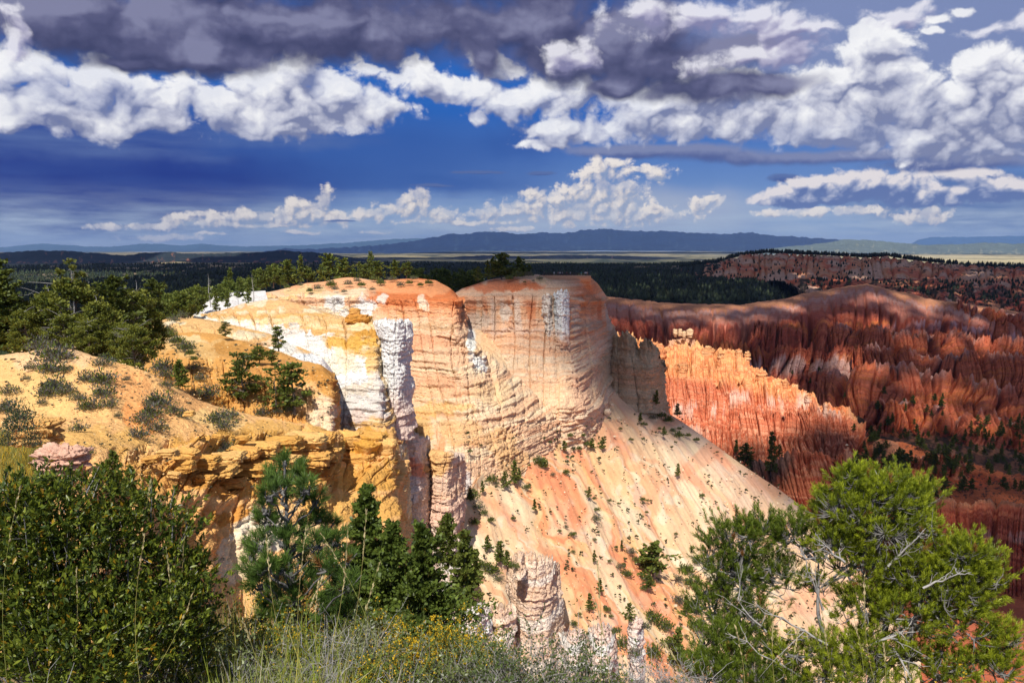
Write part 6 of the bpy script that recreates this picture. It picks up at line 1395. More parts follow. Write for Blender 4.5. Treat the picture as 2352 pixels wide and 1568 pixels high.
    # loose stones
    for k, (X, Y, r) in enumerate([(1665, 1152, 3), (1672, 1170, 4), (1690, 1166, 3), (1620, 1240, 4), (1640, 1190, 3), (1560, 1150, 3), (1745, 1190, 4), (1660, 1300, 7), (1675, 1255, 4), (1520, 1100, 3), (1590, 1300, 4), (1480, 1050, 3), (1405, 930, 5), (1395, 945, 8), (1420, 960, 4), (1600, 1208, 3), (1700, 1250, 5), (1735, 1225, 3)]):
        p, d = stand(X, Y)
        if p is not None: boulder('loose_rock', X, Y, r, r * .7, d - .3, L(248, 220, 190), 1200 + k, 'pale loose rock lying on the talus slope', 'rock', 'loose rocks on the talus slope', sq=.6, n=20, mat=M_MID)
talus_plants()
# ---- trees of the canyon
def canyon_trees():
    tree('bright', 1712, 1062, 1018, 'bright green pine at the foot of the sunlit hoodoos', None, None, 1.5)
    e = tree('fir0', 1770, 1092, 990, 'tall thin dark fir against the red wall', None, None, .7)
    tree('fir1', 1838, 1212, 1158, 'dark fir in the gully right of the talus crest', None, None, 1.1)
    tree('fir2', 1790, 1050, 1020, 'fir in the slot of the red wall', None, None, 1.2)
    tree('smallfir0', 1690, 1040, 1010, 'narrow fir in front of the lower hoodoos', None, None, 1.)
    g = 'conifers scattered on the canyon floor'
    n = 0; k = 0
    zones = [(1700, 900, 240, 60, 20), (1950, 1000, 200, 60, 34), (2180, 1040, 180, 50, 80), (2050, 930, 120, 30, 16), (2200, 1090, 160, 30, 36), (2280, 1000, 80, 40, 30), (1860, 940, 100, 30, 30), (2000, 1085, 90, 30, 16), (2240, 1125, 120, 18, 14)]
    for (X0, Y0, rx, ry, m) in zones:
        for _ in range(m):
            X = X0 + RS.uniform(-rx, rx); Y = Y0 + RS.uniform(-ry, ry); p, d = stand(X, Y)
            if p is None or X > 2390 or d < 560: continue
            if 1500 < X < 1960 and d < 860: continue
            h = RS.uniform(5, 12) * FPX / d * .9
            tree('smallfir%d' % (k % 3) if k % 3 else 'fir%d' % (k % 4), X, Y, Y - h, 'dark conifer on the shaded canyon floor', g, None, RS.uniform(1.0, 1.6)); k += 1
canyon_trees()
# ---- the wood on the plateau: far too many to count
def forest():
    B = Bag(); rs = np.random.RandomState(4)
    N = 52000
    R = 350 * (6400 / 350.) ** rs.rand(N) ; az = rs.uniform(-.66, .66, N); x = np.sin(az) * R; y = np.cos(az) * R
    X = x / y * FPX + 1176
    k = ((X < 1250) & (R > 420)) | (R > 1660)
    dens = fbm2(x / 240, y / 240, 3, .5, 61)
    k &= dens > -.34 + .3 * (R > 4600) * sstep(4600, 6400, R)
    x, y, R = x[k], y[k], R[k]
    G = LAND[0][0]; na, nr = 420, 330
    gz = G[:, 2].reshape(nr, na)
    ia = (np.arctan2(x, y) + 1.35) / 2.7 * (na - 1); ir = np.log(R / 20) / np.log(90000 / 20.) * (nr - 1)
    i0 = ia.astype(int); j0 = ir.astype(int); fa = ia - i0; fr = ir - j0
    z = (gz[j0, i0] * (1 - fa) + gz[j0, i0 + 1] * fa) * (1 - fr) + (gz[j0 + 1, i0] * (1 - fa) + gz[j0 + 1, i0 + 1] * fa) * fr
    n = len(x); h = rs.uniform(9, 19, n)
    th = np.linspace(0, 2 * np.pi, 5, endpoint=False)
    tv = np.concatenate([[[0, 0, 1]], np.stack([np.cos(th) * .26, np.sin(th) * .26, th * 0 + .38], 1), np.stack([np.cos(th + .6) * .16, np.sin(th + .6) * .16, th * 0 + .0], 1)])
    tf = np.array([[0, 1 + i, 1 + (i + 1) % 5] for i in range(5)] + [[1 + i, 6 + i, 1 + (i + 1) % 5] for i in range(5)])
    c = np.array([.030, .045, .022]) * rs.uniform(.5, 1.7, (n, 1)) * np.array([1, 1, 1]) + rs.uniform(0, .012, (n, 1)) * np.array([1, .8, 0])
    B.inst(tv, tf, np.stack([x, y, z], 1), np.tile([0, 0, 1.], (n, 1)) + rs.normal(0, .03, (n, 3)), h, c, rs=rs)
    # along the mesa top and the benches
    for (pts, m) in ((MESA, 900),):
        q = rs.rand(m) * (len(pts) - 1); i = q.astype(int); f = q - i; P0 = np.array(pts)
        XY = P0[i] * (1 - f)[:, None] + P0[np.minimum(i + 1, len(pts) - 1)] * f[:, None]
        w = P(XY[:, 0], XY[:, 1], XY[:, 2] + rs.uniform(-10, 200, m)); w[:, 2] -= 4
        B.inst(tv, tf, w, np.tile([0, 0, 1.], (m, 1)), rs.uniform(10, 22, m), np.tile([.02, .03, .018], (m, 1)), rs=rs)
    o = B.build('forest', M_LEAF); tag(o, 'dark conifer forest covering the plateau beyond the canyon', 'forest', kind='stuff')
    B = Bag(); m = 0
    XX = rs.uniform(1850, 2400, 1500); YY = rs.uniform(640, 760, 1500); pos = []
    for a, b in zip(XX, YY):
        p, d = stand(a, b)
        if p is not None and d > 1580 and pn2(a / 30, b / 14, 66) > -.05: pos.append(p)
    XX = rs.uniform(1560, 2000, 500); YY = rs.uniform(600, 660, 500)
    for a, b in zip(XX, YY):
        p, d = stand(a, b)
        if p is not None and d > 1800 and pn2(a / 20, b / 9, 67) > .1: pos.append(p)
    pos = np.array(pos); n = len(pos)
    B.inst(tv, tf, pos, np.tile([0, 0, 1.], (n, 1)), rs.uniform(8, 15, n), np.tile([.03, .04, .02], (n, 1)) * rs.uniform(.6, 1.5, (n, 1)), rs=rs)
    o = B.build('forest', M_LEAF); tag(o, 'scrubby dark woodland over the far red badlands', 'forest', kind='stuff')
forest()
# ------------------------------------------------------------------ the bank at the photographer's feet
def bank_c(c):
    return paint(c, L(190, 160, 110) * .7, [], seed=41) * (1 + .25 * fbm2(c['W'][..., 0] * 3, c['W'][..., 1] * 3, 3, .5, 42)[..., None])
BANK = patch('near_bank', [
  [(-1800, 2000, 22), (0, 1750, 22), (1000, 1760, 22), (2000, 1850, 24), (3400, 1950, 24)],
  [(-1800, 1700, 12), (0, 1600, 11), (600, 1610, 11), (1200, 1640, 11), (1900, 1720, 12), (3400, 1850, 13)],
  [(-1800, 1560, 7.5), (0, 1500, 7.2), (500, 1520, 7.0), (1200, 1560, 6.6), (1700, 1620, 6.0), (2400, 1640, 6.0), (3400, 1700, 6.5)],
  [(-2600, 1560, 4.6), (0, 1540, 4.6), (500, 1550, 4.6), (1200, 1590, 4.6), (1900, 1650, 4.4), (4200, 1650, 4.4)],
  [(-6000, 2500, 1.6), (1200, 2500, 1.6), (8000, 2500, 1.6)]], 260, 150, slope(.12, 1.4, .03, .3, 43), bank_c, M_NEARS)
def bank_z(x, y):
    """height of the bank at (x, y), from its own mesh"""
    V = LAND[-1][0] if LAND[-1][0] is not None else None
    i = np.argmin((V[:, 0] - x) ** 2 + (V[:, 1] - y) ** 2); return float(V[i, 2])

# ---- broad-leaved evergreen bush, lower left
def broad_bush():
    rs = np.random.RandomState(201)
    d0 = 3.6; root = P(215, 1800, d0)
    e = empty('broadleaf_bush', root); r0 = np.array(root)
    lob = []
    for X, Y, rx, ry, dd in [(150, 1180, 150, 95, 3.6), (60, 1190, 110, 80, 3.4), (320, 1220, 120, 75, 3.7), (400, 1330, 95, 90, 3.7), (200, 1330, 180, 120, 3.5), (60, 1380, 150, 140, 3.3), (330, 1430, 130, 110, 3.5), (180, 1500, 180, 110, 3.2), (420, 1500, 70, 70, 3.7), (-60, 1250, 120, 120, 3.5), (-80, 1450, 130, 130, 3.3), (445, 1420, 50, 70, 3.75)]:
        c = P(X, Y, dd); lob.append((c, rx * dd / FPX, ry * dd / FPX))
    SH = Bag(); LF = Bag(); N = 4700
    w = np.array([a * b for _, a, b in lob]); w /= w.sum()
    li = rs.choice(len(lob), N, p=w)
    cen = np.array([l[0] for l in lob])[li]; R = np.array([[l[1], l[1] * .9, l[2]] for l in lob])[li]
    v = rs.normal(0, 1, (N, 3)); v /= np.linalg.norm(v, axis=1, keepdims=True)
    rr = rs.rand(N, 1) ** .25; lump = 1 + .95 * pn3(v[:, 0] * 2.3 + li, v[:, 1] * 2.3, v[:, 2] * 2.3, 5)[:, None]
    p = cen + v * R * rr * lump
    up = v * .75 + rs.normal(0, .35, (N, 3)) + [0, 0, .75]; up /= np.linalg.norm(up, axis=1, keepdims=True)
    # leaf: a folded blade, 2.2 cm
    lt = np.array([[0, 0, 0], [.20, .05, .45], [0, -.02, 1.0], [-.20, .05, .45], [0, -.035, .45]])
    lf = np.array([[0, 1, 4], [1, 2, 4], [2, 3, 4], [3, 0, 4]])
    per = 10
    s = rs.rand(N, per); pos = (p[:, None] + up[:, None] * (s * .055)[..., None] + rs.normal(0, .004, (N, per, 3))).reshape(-1, 3)
    dr = (up[:, None] * (.5 + s[..., None] * .7) + rs.normal(0, .55, (N, per, 3))).reshape(-1, 3)
    n = len(pos); k = rs.rand(n, 1)
    c = np.array([.045, .078, .012]) + (np.array([.26, .30, .03]) - np.array([.045, .078, .012])) * k ** 1.9
    yl = rs.rand(n, 1) < .045; c = np.where(yl, np.array([.42, .26, .02]) * rs.uniform(.6, 1.1, (n, 1)), c)
    LF.inst(lt, lf, pos, dr, .031 * rs.uniform(.65, 1.25, n), c, rs=rs)
    # long shoots breaking the outline
    for X0, Y0, X1, Y1, dd in [(345, 1230, 347, 1100, 3.7), (395, 1250, 400, 1150, 3.7), (390, 1180, 402, 1120, 3.65), (430, 1340, 462, 1235, 3.75), (440, 1400, 470, 1270, 3.8), (450, 1450, 488, 1330, 3.8), (90, 1140, 95, 1075, 3.6), (150, 1120, 160, 1065, 3.6), (215, 1140, 230, 1085, 3.6), (20, 1150, 10, 1085, 3.4), (200, 1130, 235, 1060, 3.55), (60, 1130, 50, 1085, 3.5), (420, 1260, 432, 1190, 3.75), (460, 1520, 490, 1410, 3.7)]:
        a, b = P(X0, Y0, dd), P(X1, Y1, dd); q = np.linspace(0, 1, 6)[:, None]; st_ = a + (b - a) * q + rs.normal(0, .006, (6, 3)) * q
        SH.tube(st_, .004 * (1.2 - q[:, 0]), GB * .8, 4); m = 34; t = rs.rand(m) ** .7
        pp = a + (b - a) * t[:, None] + rs.normal(0, .004, (m, 3)); dd2 = (b - a) / np.linalg.norm(b - a) + rs.normal(0, .5, (m, 3))
        LF.inst(lt, lf, pp, dd2, .028 * rs.uniform(.7, 1.2, m), np.array([.11, .14, .02]) * rs.uniform(.7, 1.3, (m, 1)), rs=rs)
    # grey stems
    for i in range(230):
        j = rs.randint(N); b = p[j] ; q = np.linspace(0, 1, 7)[:, None]; a = r0 + rs.normal(0, .12, 3) * [1, 1, .2]
        mid = rs.normal(0, .05, 3); pts = a + (b - a) * q + np.sin(q * np.pi) * (mid + [0, 0, .02]) + rs.normal(0, .010, (7, 3)) * np.sin(q * np.pi)
        SH.tube(pts, .0075 * (1.05 - q[:, 0]) * rs.uniform(.5, 1.1) + .0012, GB * rs.uniform(.55, 1.15), 4)
        for _ in range(2):
            t = rs.randint(3, 6); o = pts[t]; dd2 = rs.normal(0, 1, 3) * .11 + [0, 0, .05]
            SH.tube(o + dd2 * q[:4] / .5 + rs.normal(0, .006, (4, 3)) * q[:4], .0022 * (1.1 - q[:4, 0]), GB * rs.uniform(.8, 1.3), 3)
    for B, nm, m in ((LF, 'leaves', M_BROAD), (SH, 'stems', M_DRY)):
        V = [x - r0 for x in B.V]; B.V = V; B.build(nm, m, e)
    tag(e, 'big dark evergreen bush with small leathery leaves filling the lower left corner', 'bush')
broad_bush()

# ---- near pines: every shoot a bottle brush of needles
def needle_tree(name, root, limbs, shoots, nl, per, col1, col2, label, seed, sh_len=.07, nw=.0026, trunk=None, bare=(), barkc=GB * .8, d0=6.0):
    rs = np.random.RandomState(seed); r0 = np.array(root); N_ = Bag(); W_ = Bag(); DL = []
    segs = []
    for pts, ra, rb in limbs:
        pts = np.array(pts, float); m = 12; t = np.linspace(0, 1, len(pts)); q = np.linspace(0, 1, m)
        P_ = np.stack([np.interp(q, t, pts[:, k]) for k in range(3)], 1); P_[1:-1] += rs.normal(0, .012, (m - 2, 3)); P_[1:-1] = (P_[:-2] + P_[1:-1] * 2 + P_[2:]) / 4
        W_.tube(P_, ra + (rb - ra) * q, barkc, 6); segs.append((P_, ra + (rb - ra) * q))
    AP = np.concatenate([s[0] for s in segs])
    pos, dirs = [], []
    for (c, R, n, upk) in shoots:
        v = rs.normal(0, 1, (n, 3)); v /= np.linalg.norm(v, axis=1, keepdims=True); v[:, 2] = np.where(v[:, 2] < -.5, -v[:, 2], v[:, 2])
        lump = 1 + .6 * pn3(v[:, 0] * 1.8, v[:, 1] * 1.8, v[:, 2] * 1.8, seed + n)[:, None]
        p = c + v * np.array(R) * (rs.rand(n, 1) ** .28) * lump * (1 + .12 * rs.normal(0, 1, (n, 1)))
        dd = v * .8 + rs.normal(0, .3, (n, 3)) + [0, 0, upk]; dd /= np.linalg.norm(dd, axis=1, keepdims=True); pos.append(p); dirs.append(dd)
        # twigs bring every few shoots back to a limb
        cc = AP[np.argmin(((AP - c) ** 2).sum(1))]
        sub = c + rs.normal(0, .35, (max(3, n // 14), 3)) * np.array(R)
        for sp in sub:
            q = np.linspace(0, 1, 5)[:, None]; W_.tube(cc + (sp - cc) * q + rs.normal(0, .012, (5, 3)) * np.sin(q * np.pi), .011 * (1.1 - q[:, 0]) + .002, barkc, 4)
        for k in range(n):
            o = sub[np.argmin(((sub - p[k]) ** 2).sum(1))]; q = np.linspace(0, 1, 4)[:, None]
            W_.tube(o + (p[k] - o) * q + rs.normal(0, .006, (4, 3)) * np.sin(q * np.pi) + np.array([0, 0, -.02]) * np.sin(q * np.pi), .0045 * (1.1 - q[:, 0]) + .001, barkc * .8, 3)
    pos = np.concatenate(pos); dirs = np.concatenate(dirs); n = len(pos)
    Ls = sh_len * rs.uniform(.6, 1.35, n)
    s = rs.rand(n, per) ** .8; base = pos[:, None] + dirs[:, None] * (s * Ls[:, None])[..., None]
    a = rs.normal(0, 1, (n, per, 3)); a -= (a * dirs[:, None]).sum(-1, keepdims=True) * dirs[:, None]; a /= np.linalg.norm(a, axis=-1, keepdims=True) + 1e-6
    dr = a * (1.0 - .25 * s[..., None]) + dirs[:, None] * (.75 + .6 * s[..., None])
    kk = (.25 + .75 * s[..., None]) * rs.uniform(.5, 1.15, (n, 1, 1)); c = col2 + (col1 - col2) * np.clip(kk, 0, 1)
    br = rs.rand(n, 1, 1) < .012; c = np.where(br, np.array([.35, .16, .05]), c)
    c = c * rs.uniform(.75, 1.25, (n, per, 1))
    tv = np.array([[-.5 * nw / nl, 0, 0], [.5 * nw / nl, 0, 0], [.25 * nw / nl, 0, 1.0], [-.25 * nw / nl, 0, 1.]])
    N_.inst(tv, QF, base.reshape(-1, 3), dr.reshape(-1, 3), nl * rs.uniform(.7, 1.15, n * per), np.broadcast_to(c, (n, per, 3)).reshape(-1, 3), rs=rs)
    for (o, d_, L_) in bare:
        D_ = Bag(); DL.append(D_) #                                             # dead grey branches with forked tips
        o = np.array(o); d_ = np.array(d_, float); d_ /= np.linalg.norm(d_)
        q = np.linspace(0, 1, 7)[:, None]; m = o + d_ * L_ * q + rs.normal(0, .02, (7, 3)) * q; D_.tube(m, .009 * (1.1 - q[:, 0]) + .001, GB * 1.15, 4)
        for i in range(9):
            t = rs.randint(1, 7); dd = d_ * .6 + rs.normal(0, .6, 3); ll = L_ * rs.uniform(.15, .45) * (1.2 - t / 7); qq = np.linspace(0, 1, 5)[:, None]
            b2 = m[t] + dd * ll * qq + rs.normal(0, .008, (5, 3)) * qq; D_.tube(b2, .0045 * (1.1 - qq[:, 0]) + .0008, GB * 1.15, 3)
            for _ in range(2):
                dd3 = dd + rs.normal(0, .6, 3); o3 = b2[rs.randint(2, 5)]; D_.tube(o3 + dd3 * ll * .4 * qq, .002 * (1.1 - qq[:, 0]) + .0006, GB * 1.2, 3)
    e = empty(name, root)
    parts = [(N_, 'needles', M_NEED), (W_, 'branches', M_DRY)] + [(D_, 'dead_branch', M_DRY) for D_ in DL]
    for B, nm, m in parts: B.V = [x - r0 for x in B.V]; B.build(nm, m, e)
    tag(e, label, 'tree'); return e
M_NEED = plain_mat('fresh_needles', None, .42, .1, .1, .28, .35, True)
def lobe(X, Y, d, rx, ry, n, upk=.8, rd=None):
    s = d / FPX; return (P(X, Y, d), (rx * s * 1.15, (rd or rx) * s, ry * s * 1.15), int(n * 2.0), upk)
def right_pine():
    d = 6.2
    root = P(1950, 1900, 6.2); q = lambda X, Y, dd=6.2: P(X, Y, dd)
    limbs = [([root, q(1950, 1700), q(2010, 1560), q(2040, 1450), q(2030, 1300), q(2005, 1180)], .045, .010),
             ([q(1960, 1650), q(1900, 1500), q(1885, 1400), q(1880, 1290, 6.3)], .030, .006), ([q(2010, 1560), q(2080, 1480, 6.0), q(2110, 1400, 6.0), q(2180, 1330, 6.0)], .032, .008),
             ([q(1950, 1700), q(1800, 1560, 6.4), q(1740, 1450, 6.5), q(1700, 1320, 6.6)], .034, .008), ([q(1800, 1560, 6.4), q(1700, 1500, 6.5), q(1640, 1420, 6.6)], .02, .006), ([q(1960, 1700), q(2150, 1560, 6.1), q(2280, 1500, 6.0)], .028, .008),
             ([q(1900, 1600), q(1750, 1620, 6.1), q(1650, 1570, 6.0)], .02, .008), ([q(2030, 1300), q(1960, 1230), q(1920, 1170)], .014, .005), ([q(2035, 1350), q(2080, 1250), q(2110, 1180)], .014, .005)]
    sh = [lobe(1955, 1105, d, 34, 30, 34), lobe(1985, 1135, d, 50, 34, 50), lobe(2030, 1150, d, 70, 50, 100), lobe(1940, 1180, d, 70, 50, 80), lobe(2095, 1170, d, 50, 60, 90), lobe(2010, 1230, d, 100, 60, 130), lobe(1920, 1260, d, 60, 50, 80), lobe(2110, 1240, d, 50, 60, 70), lobe(1985, 1310, d, 80, 40, 80),
          lobe(2220, 1290, 6.0, 60, 50, 80), lobe(2245, 1350, 6.0, 50, 60, 90), lobe(2180, 1370, 6.0, 80, 60, 130), lobe(2110, 1330, 6.1, 60, 60, 90), lobe(2080, 1420, 6.0, 80, 60, 100), lobe(2200, 1440, 6.0, 70, 50, 90), lobe(1990, 1400, 6.1, 70, 50, 90),
          lobe(1690, 1250, 6.7, 60, 50, 90), lobe(1760, 1230, 6.7, 45, 40, 60), lobe(1660, 1300, 6.7, 50, 50, 60), lobe(1820, 1240, 6.5, 40, 45, 50), lobe(1700, 1350, 6.6, 70, 50, 90), lobe(1790, 1330, 6.5, 50, 50, 60), lobe(1640, 1400, 6.6, 50, 45, 60), lobe(1720, 1440, 6.4, 60, 50, 60),
          lobe(1660, 1500, 6.2, 60, 60, 100), lobe(1760, 1510, 6.2, 60, 40, 50), lobe(1640, 1560, 6.0, 70, 50, 90), lobe(1720, 1570, 6.0, 70, 50, 90), lobe(1810, 1580, 6.0, 60, 40, 60), lobe(1880, 1520, 6.0, 90, 50, 80), lobe(2000, 1500, 6.0, 90, 50, 90), lobe(2130, 1520, 6.0, 80, 50, 60),
          lobe(2300, 1480, 6.0, 50, 50, 60), lobe(2280, 1540, 5.9, 70, 50, 70), lobe(2180, 1560, 5.9, 60, 40, 50), lobe(1990, 1570, 5.8, 100, 40, 60), lobe(1870, 1350, 6.3, 30, 26, 16)]
    bare = [(q(2005, 1170), (.1, 0, 1), .28), (q(2040, 1180), (.5, 0, .8), .22), (q(2000, 1480, 5.9), (.9, -.1, .5), .45), (q(2040, 1300, 5.95), (.6, -.2, .9), .4), (q(1940, 1290, 5.9), (-.8, -.2, .7), .35), (q(2060, 1500, 5.8), (.3, -.2, -.6), .35), (q(2120, 1350, 5.8), (.9, -.2, .5), .3)]
    bare2 = [(q(1890, 1400, 6.0), (-.4, -.2, .9), .6), (q(1900, 1480, 6.0), (-.8, -.1, .5), .7), (q(1850, 1560, 6.0), (-.9, -.1, .6), .7), (q(1760, 1450, 6.2), (-.6, 0, .6), .4)]
    mx = lambda l: (l[0][0] / l[0][1]) * FPX + 1176
    S1 = [l for l in sh if mx(l) > 1890]; S2 = [l for l in sh if mx(l) <= 1890]
    L1 = [limbs[0], limbs[2], limbs[5], limbs[7], limbs[8]]; L2 = [limbs[1], limbs[3], limbs[4], limbs[6]]
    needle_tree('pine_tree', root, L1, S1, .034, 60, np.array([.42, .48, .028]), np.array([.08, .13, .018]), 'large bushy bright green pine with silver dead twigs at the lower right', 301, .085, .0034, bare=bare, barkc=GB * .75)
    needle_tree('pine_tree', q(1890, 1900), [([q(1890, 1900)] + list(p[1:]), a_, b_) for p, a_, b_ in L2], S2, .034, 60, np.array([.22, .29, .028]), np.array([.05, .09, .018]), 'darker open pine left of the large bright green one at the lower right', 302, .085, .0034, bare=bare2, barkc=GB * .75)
right_pine()
def young_pine():
    root = P(690, 1720, 4.6); q = lambda X, Y, dd=4.6: P(X, Y, dd)
    top = q(654, 1062); rs = np.random.RandomState(8)
    limbs = [([root, q(685, 1500), q(670, 1300), q(660, 1180), top], .022, .006)]; sh = [(top + np.array([0, 0, -.02]), (.012, .012, .03), 5, 1.5)]
    tips = [(629, 1084), (682, 1075), (700, 1088), (622, 1100), (711, 1115), (610, 1128), (736, 1140), (645, 1120), (600, 1160), (690, 1140), (596, 1190), (740, 1180), (772, 1192), (620, 1200), (700, 1210), (580, 1240), (650, 1240), (560, 1262), (790, 1230), (745, 1240), (600, 1290), (690, 1280), (640, 1300), (820, 1270), (770, 1290), (575, 1330), (720, 1330), (610, 1360), (680, 1370), (800, 1330), (830, 1320), (750, 1380), (640, 1410), (590, 1400), (700, 1430), (780, 1400), (830, 1390), (560, 1300), (650, 1340), (730, 1290)]
    for k, (X, Y) in enumerate(tips):
        dd = 4.6 + rs.uniform(-.35, .35); t = q(X, Y, dd); o = q(658 + (Y - 1060) * .06, min(1560, Y + 40 + abs(X - 665) * .55))
        limbs.append(([o, (o + t) / 2 + [0, 0, -.015], t], .008, .003))
        m = 8 + int((Y - 1060) / 30); sh.append((t + (o - t) * .18, (.040 + .02 * (Y > 1180), .04, .045 + .012 * (Y > 1200)), m, 1.1))
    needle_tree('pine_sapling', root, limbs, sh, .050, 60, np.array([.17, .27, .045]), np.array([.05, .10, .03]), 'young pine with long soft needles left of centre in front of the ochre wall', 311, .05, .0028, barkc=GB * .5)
young_pine()
# ---- three dense dark pines below the bank, centre
def mid_pines():
    for X, yb, yt, d, w, seed, lab in ((852, 1620, 1122, 17, .24, 5, 'left of the three dense dark pines in the centre foreground'), (908, 1640, 1205, 15, .31, 6, 'middle and bushiest of the three dense dark pines in the centre foreground'), (974, 1650, 1208, 14, .31, 7, 'right and nearest of the three dense dark pines in the centre foreground')):
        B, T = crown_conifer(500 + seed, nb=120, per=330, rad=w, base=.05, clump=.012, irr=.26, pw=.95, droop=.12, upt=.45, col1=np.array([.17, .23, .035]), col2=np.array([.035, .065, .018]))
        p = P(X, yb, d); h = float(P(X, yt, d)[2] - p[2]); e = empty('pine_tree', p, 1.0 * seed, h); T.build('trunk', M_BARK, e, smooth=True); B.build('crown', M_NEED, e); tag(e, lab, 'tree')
    for X, yb, yt, d, w, seed, lab in ((1030, 1300, 1182, 60, .22, 8, 'dark fir against the foot of the pink buttress'), (1068, 1400, 1222, 58, .17, 9, 'tall narrow dark fir right of the pink buttress'), (1092, 1330, 1262, 70, .2, 10, 'small fir beside the tall narrow one')):
        B, T = crown_conifer(500 + seed, nb=80, per=60, rad=w, base=.05, clump=.03, irr=.35, pw=.6, col1=G1 * .9, col2=G2)
        p = P(X, yb, d); h = float(P(X, yt, d)[2] - p[2]); e = empty('fir_tree', p, 1.0 * seed, h); T.build('trunk', M_BARK, e, smooth=True); B.build('crown', M_LEAF, e); tag(e, lab, 'tree')
mid_pines()

# ---- tall seed-headed grasses, each one
def stalk(X0, Y0, X1, Y1, d, bend, head, label, seed):
    rs = np.random.RandomState(seed); a, b = P(X0, Y0, d), P(X1, Y1, d)
    q = np.linspace(0, 1, 14)[:, None]; side = np.array([b[2] - a[2], 0, -(b[0] - a[0])]); pts = a + (b - a) * q + side * bend * np.sin(q * np.pi * .5) ** 3 - side * bend
    pts[0] = a; pts = a + (b - a) * q + side * bend * np.sin(q * np.pi)
    e = empty('grass_stalk', a); S = Bag(); H = Bag()
    S.tube(pts - a, .0011 * (1.15 - q[:, 0] * .6) * (d / 3.0), np.array([.50, .44, .14]) if seed % 3 else np.array([.36, .38, .10]), 4)
    S.build('stem', M_DRY, e)
    if head:
        n = 26; t = 1 - head * rs.rand(n); pp = np.stack([np.interp(t, q[:, 0], pts[:, k]) for k in range(3)], 1) - a
        ax = (pts[-1] - pts[-3]); ax /= np.linalg.norm(ax)
        tv = np.array([[0, 0, 0], [.16, .05, .4], [0, 0, 1], [-.16, .05, .4]]); dr = ax + rs.normal(0, .16, (n, 3))
        H.inst(tv, QF, pp, dr, .020 * d / 3.0 * rs.uniform(.7, 1.2, n), np.array([.66, .55, .30]) * rs.uniform(.8, 1.15, (n, 1)), rs=rs)
        H.build('seed_head', M_DRY, e)
    tag(e, label, 'grass', 'tall seed-headed grass stalks'); return e
def stalks():
    K = [(20, 1568, 45, 1122, 'tall straw stalk at the far left in front of the bush'), (150, 1568, 176, 1312, 'short stalk with a twisted head over the bush'), (240, 1590, 214, 1250, 'stalk leaning left in front of the bush'), (312, 1590, 346, 1105, 'tallest stalk, standing before the right half of the bush'), (330, 1590, 332, 1230, 'straight stalk close beside the tallest one'),
         (300, 1590, 448, 1350, 'thick-headed stalk slanting right over the bush'), (400, 1590, 382, 1260, 'thin stalk leaning left at the right of the bush'), (430, 1600, 430, 1170, 'thin green stalk at the bush edge against the ochre wall'), (700, 1590, 612, 1232, 'stalk leaning left in front of the young pine'), (880, 1500, 740, 1228, 'stalk with a long pale head slanting left by the young pine'),
         (620, 1600, 556, 1420, 'short stalk left of the young pine'), (690, 1590, 704, 1205, 'upright stalk before the young pine'), (660, 1590, 742, 1325, 'stalk slanting right before the young pine'), (720, 1590, 800, 1200, 'tall thin stalk at the right of the young pine'), (780, 1590, 842, 1170, 'thin stalk between the young pine and the dark pines'),
         (806, 1590, 872, 1290, 'stalk over the dark pines leaning right'), (750, 1590, 730, 1340, 'stalk with bent tip before the dark pines'), (1400, 1600, 1366, 1372, 'thin stalk before the lower talus'), (1376, 1600, 1372, 1290, 'drooping stalk before the rock fin'), (1942, 1620, 1888, 1402, 'stalk with a fat head in front of the right pine'),
         (2035, 1620, 1985, 1320, 'tall slanting stalk in front of the right pine'), (1985, 1620, 1962, 1420, 'stalk between the two slanting ones before the right pine'), (2032, 1620, 2030, 1480, 'short upright stalk before the right pine'), (1790, 1620, 1776, 1390, 'thin green stalk before the left half of the right pine'), (1830, 1620, 1832, 1450, 'upright green stalk before the right pine'), (1710, 1620, 1690, 1440, 'thin stalk at the left of the right pine'), (1620, 1610, 1530, 1480, 'short stalk left of the right pine')]
    for k, (x0, y0, x1, y1, lab) in enumerate(K):
        stalk(x0, y0 + 30, x1, y1, 2.9 + .25 * (k % 4), (-.05, .04, .02, -.03)[k % 4], .26 + .1 * (k % 2), lab, 600 + k)
stalks()
